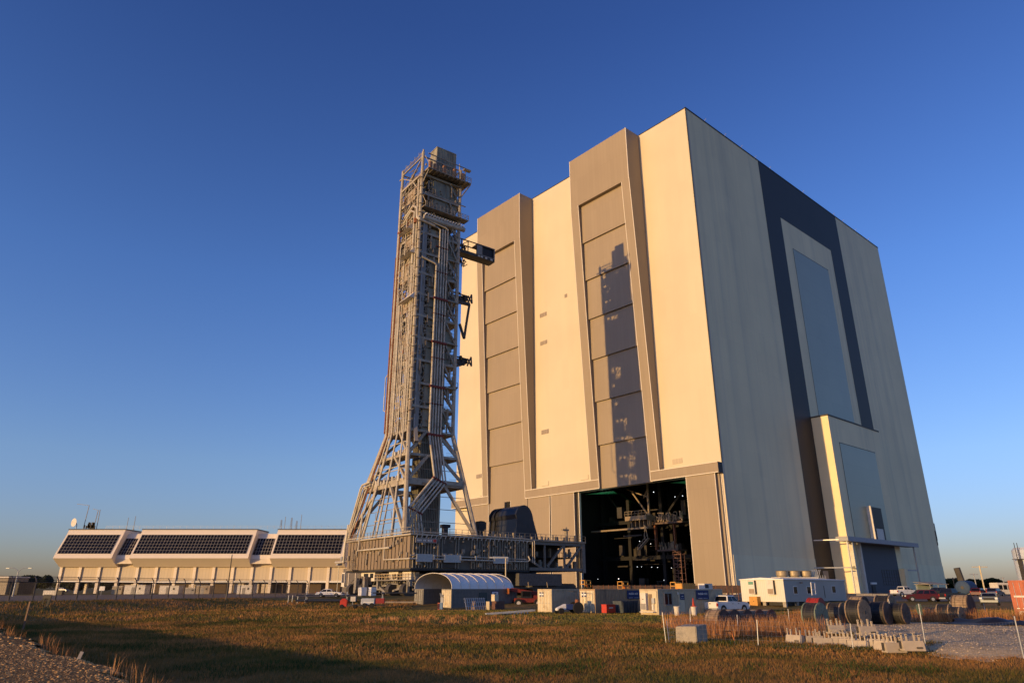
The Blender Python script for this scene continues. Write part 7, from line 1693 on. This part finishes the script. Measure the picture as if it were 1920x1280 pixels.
for (u, lb_) in ((1884, 'white site bus parked among the far right trees'),):
    a = far(u, 1110, 170); t = thing('white_bus', lb_, 'bus', (a.x, 170, 1.3), R(8)); m = MB(); m.box(-2.6, 4, -1.2, 1.2, .4, 2.9); m.build('body', M_offw, t, bevel=.1)
    for k in range(5): MB().box(-2.3 + k * 1.2, -1.4 + k * 1.2, -1.23, -1.2, 1.4, 2.4).build('window', M_glass, t)
    for x in (-1.6, 2.8): MB().cyl((x, -1.25, .45), (x, -1.0, .45), .45, 12).build('wheel', M_tyre, t)
a = on_ground(1870, 1113, 1.3); t = thing('striped_barricade', 'red and white striped lattice barricade left of the white bus', 'barricade', a, R(6))
for k in range(9):
    m = MB(); m.beam((-4.4 + k * .9, 0, .5), (-3.9 + k * .9, 0, 1.4), .2, .08); m.build('stripe', M_red if k % 2 else M_white, t)
m = MB(); m.box(-4.8, 4.2, -.05, .05, 1.4, 1.52); m.box(-4.8, 4.2, -.05, .05, .4, .5)
for x in (-4.7, 0, 4.1): m.box(x - .06, x + .06, -.06, .06, 0, 1.5)
m.build('frame', M_white, t)

# ------------------------------------------------------------------ distant trees
M_leaf = blade_material('dark_tree_leaves', (.022, .032, .012), (.04, .05, .018), (.075, .072, .028), patch=.15)
def tree_mass(name, label, x0, x1, y, hmin, hmax, seed, n=9000, depth=14):
    rg = np.random.default_rng(seed); nc = int((x1 - x0) / 3.2) + 2
    cx = rg.uniform(x0, x1, nc); cy = y + rg.uniform(0, depth, nc); ch = rg.uniform(hmin, hmax, nc); cr = rg.uniform(1.8, 3.8, nc)
    k = rg.integers(0, nc, n); d = rg.normal(0, 1, (n, 3)); d /= np.linalg.norm(d, axis=1)[:, None]; rr_ = rg.uniform(.55, 1.0, n) ** .5
    px = cx[k] + d[:, 0] * cr[k] * rr_; py = cy[k] + d[:, 1] * cr[k] * rr_; pz = 1.4 + np.clip(ch[k] * .62 + d[:, 2] * ch[k] * .4 * rr_, .2, None)
    s_ = rg.uniform(.25, .55, n); a = rg.uniform(0, 6.28, n); b = rg.uniform(-1, 1, n)
    u = np.stack([np.cos(a), np.sin(a), b * .5], 1) * s_[:, None]; w = np.stack([-np.sin(a) * b, np.cos(a) * b, np.ones(n)], 1) * s_[:, None] * .8
    c = np.stack([px, py, pz], 1); v = np.stack([c - u - w, c + u - w, c + u * .6 + w, c - u * .6 + w], 1).reshape(-1, 3)
    me = bpy.data.meshes.new(name); me.vertices.add(n * 4); me.vertices.foreach_set('co', v.ravel()); me.loops.add(n * 4); me.loops.foreach_set('vertex_index', np.arange(n * 4).astype(np.int32)); me.polygons.add(n); me.polygons.foreach_set('loop_start', (np.arange(n) * 4).astype(np.int32)); me.update()
    at_ = me.attributes.new('tone', 'FLOAT', 'POINT'); at_.data.foreach_set('value', np.repeat(rg.uniform(0, 1, n), 4).astype(np.float32)); me.validate(); me.materials.append(M_leaf)
    o = bpy.data.objects.new(name, me); COL.objects.link(o); o['kind'] = 'stuff'; return o
yl = 400
tree_mass('far_woodland', '', far(-60, 1100, yl).x, far(120, 1100, yl).x, yl, 5.0, 9.0, 1, 16000)
tree_mass('far_woodland', '', far(100, 1100, 330).x, far(230, 1100, 330).x, 330, 3.5, 5.0, 2, 9000)
tree_mass('far_woodland', '', far(1780, 1100, 330).x, far(2000, 1100, 330).x, 330, 3.6, 6.0, 3, 16000)
tree_mass('far_woodland', '', far(1600, 1100, 700).x, far(2200, 1100, 700).x, 700, 5, 8, 4, 14000, 30)
tree_mass('far_woodland', '', far(-300, 1100, 800).x, far(200, 1100, 800).x, 800, 6, 9.5, 5, 14000, 30)
